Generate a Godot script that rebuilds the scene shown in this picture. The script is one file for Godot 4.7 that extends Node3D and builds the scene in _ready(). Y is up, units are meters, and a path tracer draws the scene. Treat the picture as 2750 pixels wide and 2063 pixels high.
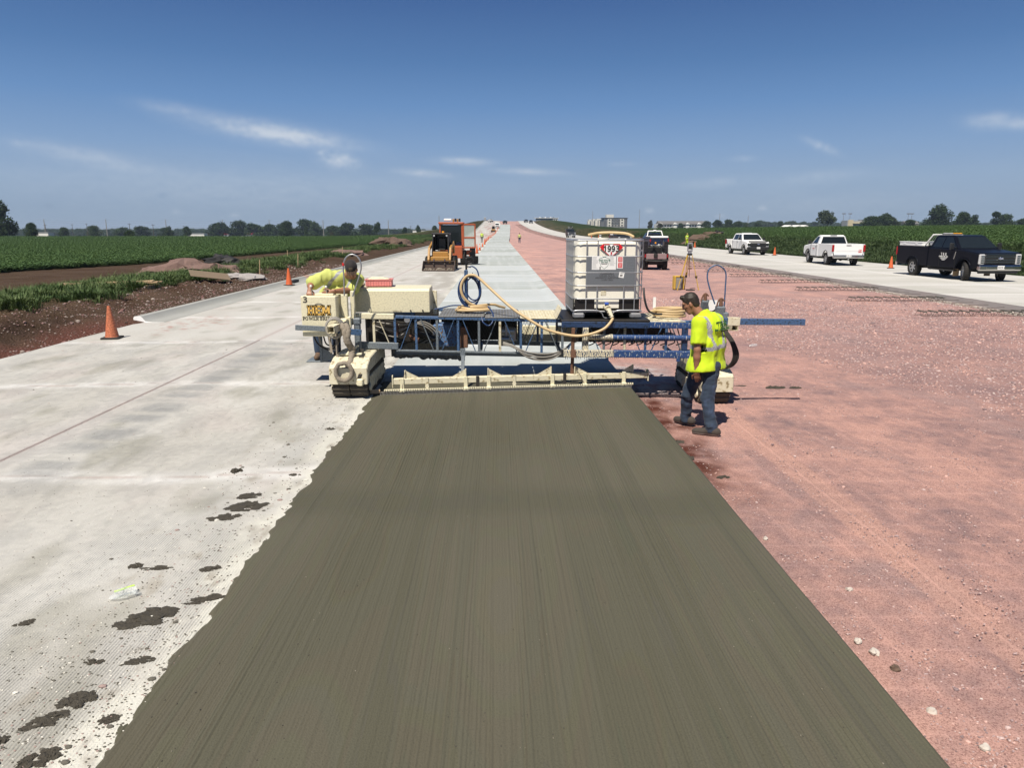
extends Node3D
# World: the finished slab surface is y = 0, the road runs along -z; D is the distance along the road, -z.
const BASE := -0.22            # crushed red stone under the paving
var M := {}                    # materials
var taken := {}                # names in use at top level
var rng := RandomNumberGenerator.new()
var nz := FastNoiseLite.new()

# ---------------------------------------------------------------- mesh builder
class MB:
	var v := PackedVector3Array()
	var n := PackedVector3Array()
	var c := PackedColorArray()
	var u := PackedVector2Array()
	var col := Color.WHITE
	var colored := false
	var xf := Transform3D()
	func tri(a: Vector3, b: Vector3, d: Vector3) -> void:
		a = xf * a; b = xf * b; d = xf * d
		var q := (b - a).cross(d - a).normalized()
		v.append(a); v.append(d); v.append(b)
		n.append(q); n.append(q); n.append(q)
		c.append(col); c.append(col); c.append(col)
		u.append(Vector2.ZERO); u.append(Vector2.ZERO); u.append(Vector2.ZERO)
	func quad(a: Vector3, b: Vector3, d: Vector3, e: Vector3) -> void:
		tri(a, b, d); tri(a, d, e)
	func quaduv(a: Vector3, b: Vector3, d: Vector3, e: Vector3) -> void:   # a is the lower left corner, then counter-clockwise
		var k := u.size()
		quad(a, b, d, e)
		u[k] = Vector2(0, 1); u[k + 1] = Vector2(1, 0); u[k + 2] = Vector2(1, 1)
		u[k + 3] = Vector2(0, 1); u[k + 4] = Vector2(0, 0); u[k + 5] = Vector2(1, 0)
	func trin(a: Vector3, b: Vector3, d: Vector3, na: Vector3, nb: Vector3, nd: Vector3) -> void:
		if (b - a).cross(d - a).dot(na + nb + nd) < 0.0:   # keep the winding in step with the normals
			var q := b; b = d; d = q
			q = nb; nb = nd; nd = q
		v.append(xf * a); v.append(xf * d); v.append(xf * b)
		n.append((xf.basis * na).normalized()); n.append((xf.basis * nd).normalized()); n.append((xf.basis * nb).normalized())
		c.append(col); c.append(col); c.append(col)
		u.append(Vector2.ZERO); u.append(Vector2.ZERO); u.append(Vector2.ZERO)
	func box(at: Vector3, size: Vector3, bev := 0.0, turn := Basis()) -> void:
		var h := size * 0.5
		var b := minf(bev, minf(h.x, minf(h.y, h.z)) * 0.9)
		var keep := xf
		xf = xf * Transform3D(turn, at)
		if b <= 0.0:
			for ax in 3:
				for s in [-1.0, 1.0]:
					var nn := Vector3.ZERO; nn[ax] = s
					var t := Vector3.ZERO; t[(ax + 1) % 3] = 1.0
					var w := nn.cross(t)
					var o := nn * h
					var th := t * h; var wh := w * h
					quad(o - th - wh, o + th - wh, o + th + wh, o - th + wh)
		else:
			var hi := h - Vector3(b, b, b)
			for ax in 3:
				for s in [-1.0, 1.0]:
					var nn := Vector3.ZERO; nn[ax] = s
					var t := Vector3.ZERO; t[(ax + 1) % 3] = 1.0
					var w := nn.cross(t)
					var o := nn * h
					var th := t * hi; var wh := w * hi
					quad(o - th - wh, o + th - wh, o + th + wh, o - th + wh)
			for ax in 3:
				var p := (ax + 1) % 3
				var q := (ax + 2) % 3
				for s in [-1.0, 1.0]:
					for r in [-1.0, 1.0]:
						var a1 := Vector3.ZERO; a1[ax] = -hi[ax]; a1[p] = s * h[p]; a1[q] = r * hi[q]
						var a2 := a1; a2[ax] = hi[ax]
						var b1 := Vector3.ZERO; b1[ax] = -hi[ax]; b1[p] = s * hi[p]; b1[q] = r * h[q]
						var b2 := b1; b2[ax] = hi[ax]
						if s * r > 0: quad(a1, a2, b2, b1)
						else: quad(a1, b1, b2, a2)
			for sx in [-1.0, 1.0]:
				for sy in [-1.0, 1.0]:
					for sz in [-1.0, 1.0]:
						var p1 := Vector3(sx * h.x, sy * hi.y, sz * hi.z)
						var p2 := Vector3(sx * hi.x, sy * h.y, sz * hi.z)
						var p3 := Vector3(sx * hi.x, sy * hi.y, sz * h.z)
						if sx * sy * sz > 0: tri(p1, p2, p3)
						else: tri(p1, p3, p2)
		xf = keep
	func bar(a: Vector3, b: Vector3, w: float, h: float, bev := 0.0) -> void:   # a box beam from a to b
		var d := b - a
		var f := d.normalized()
		var up := Vector3.UP if absf(f.y) < 0.95 else Vector3.FORWARD
		var r := f.cross(up).normalized()
		box((a + b) * 0.5, Vector3(w, h, d.length()), bev, Basis(r, r.cross(f) * 1.0, -f))
	func cyl(a: Vector3, b: Vector3, r1: float, r2 := -1.0, seg := 10, caps := true) -> void:
		if r2 < 0.0: r2 = r1
		var f := (b - a).normalized()
		var s := f.cross(Vector3.UP if absf(f.y) < 0.9 else Vector3.RIGHT).normalized()
		var t := s.cross(f)
		for i in seg:
			var a1 := TAU * i / seg
			var a2 := TAU * (i + 1) / seg
			var d1 := s * cos(a1) + t * sin(a1)
			var d2 := s * cos(a2) + t * sin(a2)
			trin(a + d1 * r1, a + d2 * r1, b + d2 * r2, d1, d2, d2)
			trin(a + d1 * r1, b + d2 * r2, b + d1 * r2, d1, d2, d1)
			if caps:
				tri(a, a + d2 * r1, a + d1 * r1)
				tri(b, b + d1 * r2, b + d2 * r2)
	func tube(pts: Array, r: float, seg := 8, closed := false) -> void:
		var k := pts.size()
		var rings := []
		var s := Vector3.ZERO
		for i in k:
			var p: Vector3 = pts[i]
			var f: Vector3
			if closed: f = (pts[(i + 1) % k] - pts[(i + k - 1) % k]).normalized()
			else: f = (pts[mini(i + 1, k - 1)] - pts[maxi(i - 1, 0)]).normalized()
			if i == 0: s = f.cross(Vector3.UP if absf(f.y) < 0.9 else Vector3.RIGHT).normalized()
			else: s = (s - f * s.dot(f)).normalized()
			var t := s.cross(f)
			var ring := []
			for j in seg + 1:
				var a := TAU * j / seg
				ring.append(s * cos(a) + t * sin(a))
			rings.append(ring)
		for i in (k if closed else k - 1):
			var p: Vector3 = pts[i]
			var q: Vector3 = pts[(i + 1) % k]
			var ra: Array = rings[i]
			var rb: Array = rings[(i + 1) % k]
			for j in seg:
				trin(p + ra[j] * r, p + ra[j + 1] * r, q + rb[j + 1] * r, ra[j], ra[j + 1], rb[j + 1])
				trin(p + ra[j] * r, q + rb[j + 1] * r, q + rb[j] * r, ra[j], rb[j + 1], rb[j])
		if not closed:
			for j in seg:
				tri(pts[0], pts[0] + rings[0][j + 1] * r, pts[0] + rings[0][j] * r)
				tri(pts[k - 1], pts[k - 1] + rings[k - 1][j] * r, pts[k - 1] + rings[k - 1][j + 1] * r)
	func lathe(prof: Array, at: Vector3, turn := Basis(), seg := 20, smooth := true) -> void:   # prof: Vector2(radius, height)
		var keep := xf
		xf = xf * Transform3D(turn, at)
		for i in prof.size() - 1:
			var p: Vector2 = prof[i]
			var q: Vector2 = prof[i + 1]
			var sl := Vector2(q.y - p.y, p.x - q.x).normalized()
			for j in seg:
				var a := TAU * j / seg
				var b := TAU * (j + 1) / seg
				var da := Vector3(cos(a), 0, -sin(a)); var db := Vector3(cos(b), 0, -sin(b))
				var na := da * sl.x + Vector3.UP * sl.y; var nb := db * sl.x + Vector3.UP * sl.y
				var p1 := da * p.x + Vector3.UP * p.y; var p2 := db * p.x + Vector3.UP * p.y
				var q1 := da * q.x + Vector3.UP * q.y; var q2 := db * q.x + Vector3.UP * q.y
				if smooth:
					trin(p1, p2, q2, na, nb, nb); trin(p1, q2, q1, na, nb, na)
				else:
					quad(p1, p2, q2, q1)
		xf = keep
	# a side outline (z, y) carried across x; the half width may change with height; edges bevelled
	func prism(poly: Array, hw: Callable, bev := 0.0) -> void:
		var k := poly.size()
		var area := 0.0
		for i in k: area += poly[i].cross(poly[(i + 1) % k])
		if area < 0.0: poly = poly.duplicate(); poly.reverse()
		var inn := []
		for i in k:
			var a: Vector2 = poly[(i + k - 1) % k]; var b: Vector2 = poly[i]; var d: Vector2 = poly[(i + 1) % k]
			var e1 := (b - a).normalized(); var e2 := (d - b).normalized()
			var m := Vector2(-e1.y, e1.x) + Vector2(-e2.y, e2.x)
			var l := m.length()
			m = m / maxf(l, 0.001)
			inn.append(b + m * bev / maxf(0.5, l * 0.5))
		var pk := PackedVector2Array()
		for p in inn: pk.append(p)
		var idx := Geometry2D.triangulate_polygon(pk)
		for s in [-1.0, 1.0]:
			var t := 0
			while t < idx.size():
				var pts := []
				for j in 3:
					var q: Vector2 = inn[idx[t + j]]
					pts.append(Vector3(s * hw.call(q.y), q.y, q.x))
				var nn: Vector3 = (pts[1] - pts[0]).cross(pts[2] - pts[0])
				if nn.x * s > 0.0: tri(pts[0], pts[1], pts[2])
				else: tri(pts[0], pts[2], pts[1])
				t += 3
			if bev > 0.0:
				for i in k:
					var b: Vector2 = poly[i]; var d: Vector2 = poly[(i + 1) % k]
					var bi: Vector2 = inn[i]; var di: Vector2 = inn[(i + 1) % k]
					var q1 := Vector3(s * (hw.call(b.y) - bev), b.y, b.x); var q2 := Vector3(s * (hw.call(d.y) - bev), d.y, d.x)
					var q3 := Vector3(s * hw.call(di.y), di.y, di.x); var q4 := Vector3(s * hw.call(bi.y), bi.y, bi.x)
					if s < 0: quad(q1, q2, q3, q4)
					else: quad(q1, q4, q3, q2)
		for i in k:
			var b: Vector2 = poly[i]; var d: Vector2 = poly[(i + 1) % k]
			var wb: float = hw.call(b.y) - bev; var wd: float = hw.call(d.y) - bev
			quad(Vector3(-wb, b.y, b.x), Vector3(wb, b.y, b.x), Vector3(wd, d.y, d.x), Vector3(-wd, d.y, d.x))
	func prism2(at: Vector3, poly: Array, half: float, bev := 0.0) -> void:   # a plate of the given half thickness
		var keep := xf
		xf = xf * Transform3D(Basis(), at)
		prism(poly, func(_y): return half, bev)
		xf = keep
	func mesh() -> ArrayMesh:
		var a := []
		a.resize(Mesh.ARRAY_MAX)
		a[Mesh.ARRAY_VERTEX] = v
		a[Mesh.ARRAY_NORMAL] = n
		a[Mesh.ARRAY_TEX_UV] = u
		if colored: a[Mesh.ARRAY_COLOR] = c
		var m := ArrayMesh.new()
		m.add_surface_from_arrays(Mesh.PRIMITIVE_TRIANGLES, a)
		return m

# ---------------------------------------------------------------- nodes
func numbered(called: String) -> String:
	if not taken.has(called):
		taken[called] = 0
		return called
	taken[called] += 1
	return "%s_%03d" % [called, taken[called]]

func thing(called: String, label: String, category: String, at := Vector3.ZERO, turn := 0.0, group := "") -> Node3D:
	var o := Node3D.new()
	o.name = numbered(called)
	add_child(o)
	o.position = at
	o.rotation.y = turn
	return tag(o, label, category, group)

func tag(o: Node3D, label: String, category: String, group := "") -> Node3D:
	o.set_meta("label", label)
	o.set_meta("category", category)
	if group: o.set_meta("group", group)
	return o

func part(called: String, b: MB, m: Material, parent: Node) -> MeshInstance3D:
	return inst(called, b.mesh(), m, parent)

func inst(called: String, mesh: Mesh, m: Material, parent: Node, at := Transform3D()) -> MeshInstance3D:
	var o := MeshInstance3D.new()
	o.name = called
	o.mesh = mesh
	o.material_override = m
	o.transform = at
	parent.add_child(o, true)
	return o

func single(called: String, b: MB, m: Material, label: String, category: String, at := Vector3.ZERO, turn := 0.0, group := "") -> MeshInstance3D:
	var o := inst(numbered(called), b.mesh(), m, self)
	o.position = at
	o.rotation.y = turn
	tag(o, label, category, group)
	return o

func copy_of(o: Node3D, at: Vector3, turn := 0.0, label := "", group := "") -> Node3D:
	var d: Node3D = o.duplicate()
	var stem := String(o.name)
	if stem.length() > 4 and stem.substr(stem.length() - 4, 1) == "_" and stem.right(3).is_valid_int(): stem = stem.left(stem.length() - 4)
	d.name = numbered(stem)
	add_child(d)
	d.position = at
	d.rotation.y = turn
	if label: d.set_meta("label", label)
	if group: d.set_meta("group", group)
	return d

func structure(called: String, mesh: Mesh, m: Material) -> MeshInstance3D:
	var o := inst(numbered(called), mesh, m, self)
	o.set_meta("kind", "structure")
	return o

func many(called: String, mesh: Mesh, m: Material, places: Array, tints: Array, label: String, category: String) -> MultiMeshInstance3D:
	var mm := MultiMesh.new()
	mm.transform_format = MultiMesh.TRANSFORM_3D
	mm.use_colors = true
	mm.mesh = mesh
	mm.instance_count = places.size()
	for i in places.size():
		mm.set_instance_transform(i, places[i])
		mm.set_instance_color(i, tints[i])
	var o := MultiMeshInstance3D.new()
	o.name = numbered(called)
	o.multimesh = mm
	o.material_override = m
	add_child(o)
	o.set_meta("kind", "stuff")
	tag(o, label, category)
	return o

# ---------------------------------------------------------------- materials
func mat(key: String, r: float, g: float, b: float, rough := 0.7, metal := 0.0) -> StandardMaterial3D:
	var m := StandardMaterial3D.new()
	m.resource_name = key
	m.albedo_color = Color(r, g, b).linear_to_srgb()
	m.roughness = rough
	m.metallic = metal
	M[key] = m
	return m

func noise_image(size: int, freq: float, seed_: int, type := FastNoiseLite.TYPE_SIMPLEX_SMOOTH, oct := 4, cell := -1) -> Image:
	var f := FastNoiseLite.new()
	f.seed = seed_
	f.noise_type = type
	f.frequency = freq
	f.fractal_octaves = oct
	if oct <= 1: f.fractal_type = FastNoiseLite.FRACTAL_NONE
	if cell >= 0: f.cellular_return_type = cell
	return f.get_seamless_image(size, size, false, false, 0.15, true)

func ramp_texture(im: Image, stops: Array) -> ImageTexture:   # stops: [[position, Color in sRGB], ...]
	var g := Gradient.new()
	g.offsets = PackedFloat32Array(stops.map(func(s): return s[0]))
	g.colors = PackedColorArray(stops.map(func(s): return s[1]))
	im.convert(Image.FORMAT_L8)
	var d := im.get_data()
	var table := []
	for i in 256:
		var q := g.sample(i / 255.0)
		table.append(q)
	var out := PackedByteArray()
	out.resize(d.size() * 3)
	for i in d.size():
		var q: Color = table[d[i]]
		out[i * 3] = int(q.r * 255.0); out[i * 3 + 1] = int(q.g * 255.0); out[i * 3 + 2] = int(q.b * 255.0)
	return ImageTexture.create_from_image(Image.create_from_data(im.get_width(), im.get_height(), false, Image.FORMAT_RGB8, out))

func grey(x: float) -> Color: return Color(x, x, x)

func grained(key: String, r: float, g: float, b: float, tex: Texture2D, size: float, rough := 0.8, bump: Texture2D = null, relief := 0.0) -> StandardMaterial3D:
	var m := mat(key, r, g, b, rough)
	m.albedo_texture = tex
	m.uv1_triplanar = true
	m.uv1_world_triplanar = true
	m.uv1_scale = Vector3.ONE / size
	if bump:
		m.heightmap_enabled = true
		m.heightmap_texture = bump
		m.heightmap_scale = relief
	return m

# ---------------------------------------------------------------- shape of the land
func curve(pts: Array, x: float) -> float:
	if x <= pts[0][0]: return pts[0][1]
	var k := pts.size()
	if x >= pts[k - 1][0]: return pts[k - 1][1]
	for i in k - 1:
		if x <= pts[i + 1][0]:
			var x0: float = pts[i][0]; var x1: float = pts[i + 1][0]
			var y0: float = pts[i][1]; var y1: float = pts[i + 1][1]
			var s := (y1 - y0) / (x1 - x0)
			var m0 := 0.0; var m1 := 0.0
			if i > 0:
				var q: float = (y0 - pts[i - 1][1]) / (x0 - pts[i - 1][0])
				m0 = 0.0 if q * s <= 0.0 else 2.0 * q * s / (q + s)
			if i < k - 2:
				var q: float = (pts[i + 2][1] - y1) / (pts[i + 2][0] - x1)
				m1 = 0.0 if q * s <= 0.0 else 2.0 * q * s / (q + s)
			var t := (x - x0) / (x1 - x0)
			var h := x1 - x0
			return y0 * (1 + 2 * t) * (1 - t) * (1 - t) + m0 * h * t * (1 - t) * (1 - t) + y1 * t * t * (3 - 2 * t) + m1 * h * t * t * (t - 1)
	return 0.0

const RISE := [[0, 0.0], [110, 0.0], [180, 0.13], [269, 1.3], [400, 4.7], [526, 7.9], [620, 8.3], [800, 6.5], [1100, 4.0]]
func rise(D: float) -> float: return curve(RISE, D)
func mid_right(D: float) -> float: return curve([[0, 1.97], [120, 1.97], [181, 2.95], [269, 4.5], [400, 6.4]], D)
func mid_left(D: float) -> float: return curve([[0, -1.72], [120, -1.72], [181, -1.35], [269, 0.0], [400, 1.4]], D)
func far_left(D: float) -> float: return curve([[0, 15.9], [60, 16.0], [180, 17.0], [269, 15.0], [320, 13.7], [420, 12.9], [526, 14.0], [800, 16.0]], D)
func far_right(D: float) -> float: return curve([[0, 26.3], [60, 25.9], [90, 25.4], [180, 25.0], [240, 23.0], [350, 21.6], [430, 22.3], [526, 25.0], [800, 27.0]], D)

func ground_h(x: float, D: float) -> float:
	var e := rise(D)
	var h := -0.36
	if x < -8.6:
		var l := -x
		var strip := curve([[8.6, -0.2], [10.3, -0.17], [11.6, 0.16], [12.6, 0.3], [15.5, 0.16], [18.5, -0.3], [20.0, -0.42], [28.0, -0.46], [60.0, -0.5]], l)
		var verge := curve([[8.6, -0.06], [9.2, 0.1], [10.5, 0.12], [13.0, 0.2], [17.0, -0.1], [19.5, -0.42], [28.0, -0.46], [60.0, -0.5]], l)
		h = lerpf(strip, verge, smoothstep(15.5, 18.5, D))
		var rough := clampf((l - 10.0) / 1.5, 0.0, 1.0) * clampf((20.0 - l) / 2.0, 0.0, 1.0)
		h += rough * (nz.get_noise_2d(x * 28.0, D * 28.0) * 0.22 + nz.get_noise_2d(x * 90.0, D * 90.0) * 0.07)
		h += clampf((l - 19.0) / 2.0, 0.0, 1.0) * nz.get_noise_2d(x * 12.0, D * 12.0) * 0.06
		var k := 1.0 - smoothstep(9.0, 60.0, l) * 0.95
		return h + e * k - clampf(D - 275.0, 0.0, 625.0) * 0.0132 * smoothstep(20.0, 110.0, l)
	if x > far_right(D) - 0.2:
		var r := x - far_right(D)
		h = curve([[-0.2, -0.3], [0.3, -0.1], [2.2, -0.25], [4.0, 0.05], [9.0, 0.95], [16.0, 1.25], [60.0, 2.2], [130.0, 2.75], [400.0, 3.4]], r)
		var rough2 := clampf(r / 1.5, 0.0, 1.0) * clampf((12.0 - r) / 4.0, 0.0, 1.0)
		h += rough2 * nz.get_noise_2d(x * 20.0, D * 20.0) * 0.25
		h *= 1.0 - smoothstep(190.0, 380.0, D) * 0.4
		var k2 := 1.0 - smoothstep(8.0, 60.0, r) * 0.85
		return h + e * k2
	return h + e

# ---------------------------------------------------------------- sheets
func span(a: float, b: float, step: float) -> Array:
	var k := maxi(1, int(ceil((b - a) / step)))
	var out := []
	for i in k + 1: out.append(a + (b - a) * i / k)
	return out

func grow(a: float, b: float, s0: float, s1: float) -> Array:   # steps that grow from s0 to s1
	var out := [a]
	var x := a
	while x < b:
		x += s0 + (s1 - s0) * (x - a) / (b - a)
		out.append(minf(x, b))
	if out.size() > 2 and out[-1] - out[-2] < s0 * 0.3: out.remove_at(out.size() - 2)
	return out

# a sheet over the grid xs by Ds; where() gives the point, tint() its base colour
func sheet(xs: Array, Ds: Array, where: Callable, tint: Callable) -> ArrayMesh:
	var w := xs.size(); var h := Ds.size()
	var v := PackedVector3Array(); v.resize(w * h)
	var c := PackedColorArray(); c.resize(w * h)
	var n := PackedVector3Array(); n.resize(w * h)
	for j in h:
		for i in w:
			var p: Vector3 = where.call(xs[i], Ds[j])
			v[j * w + i] = p
			c[j * w + i] = tint.call(p.x, Ds[j])
	var idx := PackedInt32Array()
	idx.resize((w - 1) * (h - 1) * 6)
	var k := 0
	for j in h - 1:
		for i in w - 1:
			var a := j * w + i
			idx[k] = a; idx[k + 1] = a + w; idx[k + 2] = a + 1
			idx[k + 3] = a + 1; idx[k + 4] = a + w; idx[k + 5] = a + w + 1
			k += 6
	for j in h:
		for i in w:
			var l := v[j * w + maxi(i - 1, 0)]; var r := v[j * w + mini(i + 1, w - 1)]
			var f := v[mini(j + 1, h - 1) * w + i]; var b := v[maxi(j - 1, 0) * w + i]
			n[j * w + i] = (r - l).cross(f - b).normalized()
	var a := []
	a.resize(Mesh.ARRAY_MAX)
	a[Mesh.ARRAY_VERTEX] = v; a[Mesh.ARRAY_NORMAL] = n; a[Mesh.ARRAY_COLOR] = c; a[Mesh.ARRAY_INDEX] = idx
	var m := ArrayMesh.new()
	m.add_surface_from_arrays(Mesh.PRIMITIVE_TRIANGLES, a)
	return m

func mixc(a: Color, b: Color, t: float) -> Color: return a.lerp(b, clampf(t, 0.0, 1.0))
func N(x: float, y: float) -> float: return nz.get_noise_2d(x, y)

# ---------------------------------------------------------------- camera, sky, sun
func build_view() -> void:
	var cam := Camera3D.new()
	cam.name = "camera"
	cam.fov = 56.743
	cam.near = 0.05
	cam.far = 6000.0
	add_child(cam)
	cam.position = Vector3(0, 2.3, 0)
	cam.rotation_order = EULER_ORDER_YXZ
	cam.rotation_degrees = Vector3(-12.3015, -1.1136, 0)
	cam.current = true
	var sun := DirectionalLight3D.new()
	sun.name = "sun"
	sun.light_color = Color(1.0, 0.965, 0.91)
	sun.light_energy = 1.6
	sun.light_angular_distance = 0.53
	sun.shadow_enabled = true
	add_child(sun)
	sun.look_at_from_position(Vector3(-0.255, 1.0, 0.54) * 10.0, Vector3.ZERO)
	var env := Environment.new()
	env.background_mode = Environment.BG_SKY
	var sky := Sky.new()
	var sm := PanoramaSkyMaterial.new()
	sm.panorama = sky_image()
	sky.sky_material = sm
	env.sky = sky
	env.background_energy_multiplier = 0.77
	env.tonemap_mode = Environment.TONE_MAPPER_LINEAR
	env.tonemap_exposure = 1.3
	env.fog_enabled = true
	env.fog_density = 0.00015
	env.fog_light_color = Color(0.78, 0.86, 0.96)
	env.sdfgi_enabled = true
	env.ssao_enabled = true
	env.ssil_enabled = true
	var we := WorldEnvironment.new()
	we.name = "world_environment"
	we.environment = env
	add_child(we)

# thin high cloud: [degrees from the road direction to the right, degrees above the horizon, half width, half height, slant, strength]
const WISPS := [[-16.2, 6.77, 6.98, 0.94, -0.125, 0.62], [-15.9, 6.7, 4.33, 0.55, -0.125, 0.3], [-23.1, 8.1, 3.14, 0.57, -0.1, 0.22], [-28.5, 4.7, 5.43, 0.77, -0.17, 0.3], [-32.1, 5.34, 1.55, 0.22, -0.1, 0.18], [-11.9, 4.97, 1.85, 0.63, -0.1, 0.62], [-13.2, 5.58, 0.41, 0.16, 0.3, 0.5], [-11.5, 5.27, 0.42, 0.16, 0.2, 0.6], [-2.6, 5.06, 2.64, 0.35, -0.02, 0.62], [-5.7, 4.18, 2.63, 0.3, -0.08, 0.55],
	[2.4, 4.33, 3.58, 0.24, -0.04, 0.55], [23.6, 5.72, 1.44, 0.34, -0.45, 0.42], [33.7, 6.76, 2.03, 0.63, -0.05, 0.42], [35.3, 6.52, 0.84, 0.53, 0.0, 0.38], [18.3, 5.05, 1.13, 0.22, 0.0, 0.22], [16.6, 3.4, 3.15, 0.46, 0.08, 0.18], [23.6, 3.62, 4.13, 0.61, 0.1, 0.16], [11.7, 1.37, 0.4, 0.2, 0.0, 0.55], [20.0, 1.53, 0.36, 0.16, 0.0, 0.4], [17.0, 0.99, 0.41, 0.17, 0.0, 0.3], [-24.3, 2.31, 0.4, 0.16, 0.0, -0.3], [-31.2, 1.49, 0.4, 0.14, 0.0, -0.22],
	[-23.5, 1.19, 0.35, 0.16, 0.0, 0.35], [-19.6, 0.96, 0.44, 0.16, 0.0, 0.3], [18.2, 3.51, 0.3, 0.14, 0.0, -0.2], [-19.0, 2.83, 21.0, 2.11, -0.02, 0.17], [24.9, 1.78, 15.8, 1.39, 0.0, 0.1], [9.6, 4.84, 1.52, 0.18, 0.0, 0.16],
	[80, 7, 7, 1.0, -0.1, 0.5], [105, 3, 18, 1.8, 0.0, 0.15], [120, 5, 6, 0.8, 0.1, 0.4], [165, 7, 8, 1.0, -0.1, 0.5], [205, 5, 6, 0.7, 0.05, 0.4], [220, 3, 20, 1.9, 0.0, 0.15], [250, 7, 7, 0.9, -0.12, 0.5], [290, 5, 5, 0.7, 0.0, 0.4]]

func sky_image() -> ImageTexture:
	var w := 2048; var h := 1024
	var im := Image.create(w, h, false, Image.FORMAT_RGBF)
	var sky_stops := [[0.0, Vector3(0.292, 0.375, 0.490)], [1.5, Vector3(0.285, 0.378, 0.510)], [3.5, Vector3(0.295, 0.405, 0.565)], [6.0, Vector3(0.228, 0.36, 0.575)], [9.0, Vector3(0.148, 0.284, 0.53)], [12.0, Vector3(0.098, 0.21, 0.435)], [16.0, Vector3(0.062, 0.141, 0.34)], [30.0, Vector3(0.042, 0.095, 0.235)], [60.0, Vector3(0.036, 0.08, 0.195)], [90.0, Vector3(0.034, 0.075, 0.178)]]
	var f := FastNoiseLite.new()
	f.seed = 5; f.frequency = 1.0; f.fractal_octaves = 5
	for j in h:
		var el := 90.0 - (j + 0.5) / h * 180.0
		var base := Vector3(0.22, 0.22, 0.21)
		if el >= -0.5:
			for i in sky_stops.size() - 1:
				if el <= sky_stops[i + 1][0] or i == sky_stops.size() - 2:
					var t := clampf((el - sky_stops[i][0]) / (sky_stops[i + 1][0] - sky_stops[i][0]), 0.0, 1.0)
					base = (sky_stops[i][1] as Vector3).lerp(sky_stops[i + 1][1], t)
					break
		if el <= 0.0 or el >= 12.0:
			im.fill_rect(Rect2i(0, j, w, 1), Color(base.x, base.y, base.z))
			continue
		for i in w:
			# the first column of a panorama looks along -z
			var az := (i + 0.5) / w * 360.0
			if az > 180.0: az -= 360.0
			var c := base
			if el > 0.0 and el < 14.0:
				var cover := 0.0
				for q in WISPS:
					var dx: float = az - q[0]
					if dx < -180.0: dx += 360.0
					if dx > 180.0: dx -= 360.0
					if absf(dx) > q[2] * 1.5: continue
					var dy: float = el - q[1] - q[4] * dx
					var g := exp(-2.2 * (dx * dx / (q[2] * q[2]) + dy * dy / (q[3] * q[3])))
					if g < 0.02: continue
					var s := 0.8 + 0.6 * f.get_noise_2d(az * 0.5, (el - q[4] * dx) * 2.6 + 40.0) + (0.9 if q[2] < 2.0 else 0.4) * f.get_noise_2d(az * 2.4, el * 5.0)
					cover += g * clampf(s, 0.0, 1.25) * q[5] * 1.25
				cover += 0.05 * maxf(0.0, f.get_noise_2d(az * 0.12, el * 0.9)) * smoothstep(8.0, 3.0, el)
				c = c.lerp(Vector3(0.60, 0.66, 0.745) if cover > 0.0 else Vector3(0.16, 0.2, 0.3), clampf(absf(cover), 0.0, 0.9))
			im.set_pixel(i, j, Color(c.x, c.y, c.z))
	return ImageTexture.create_from_image(im)

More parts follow.
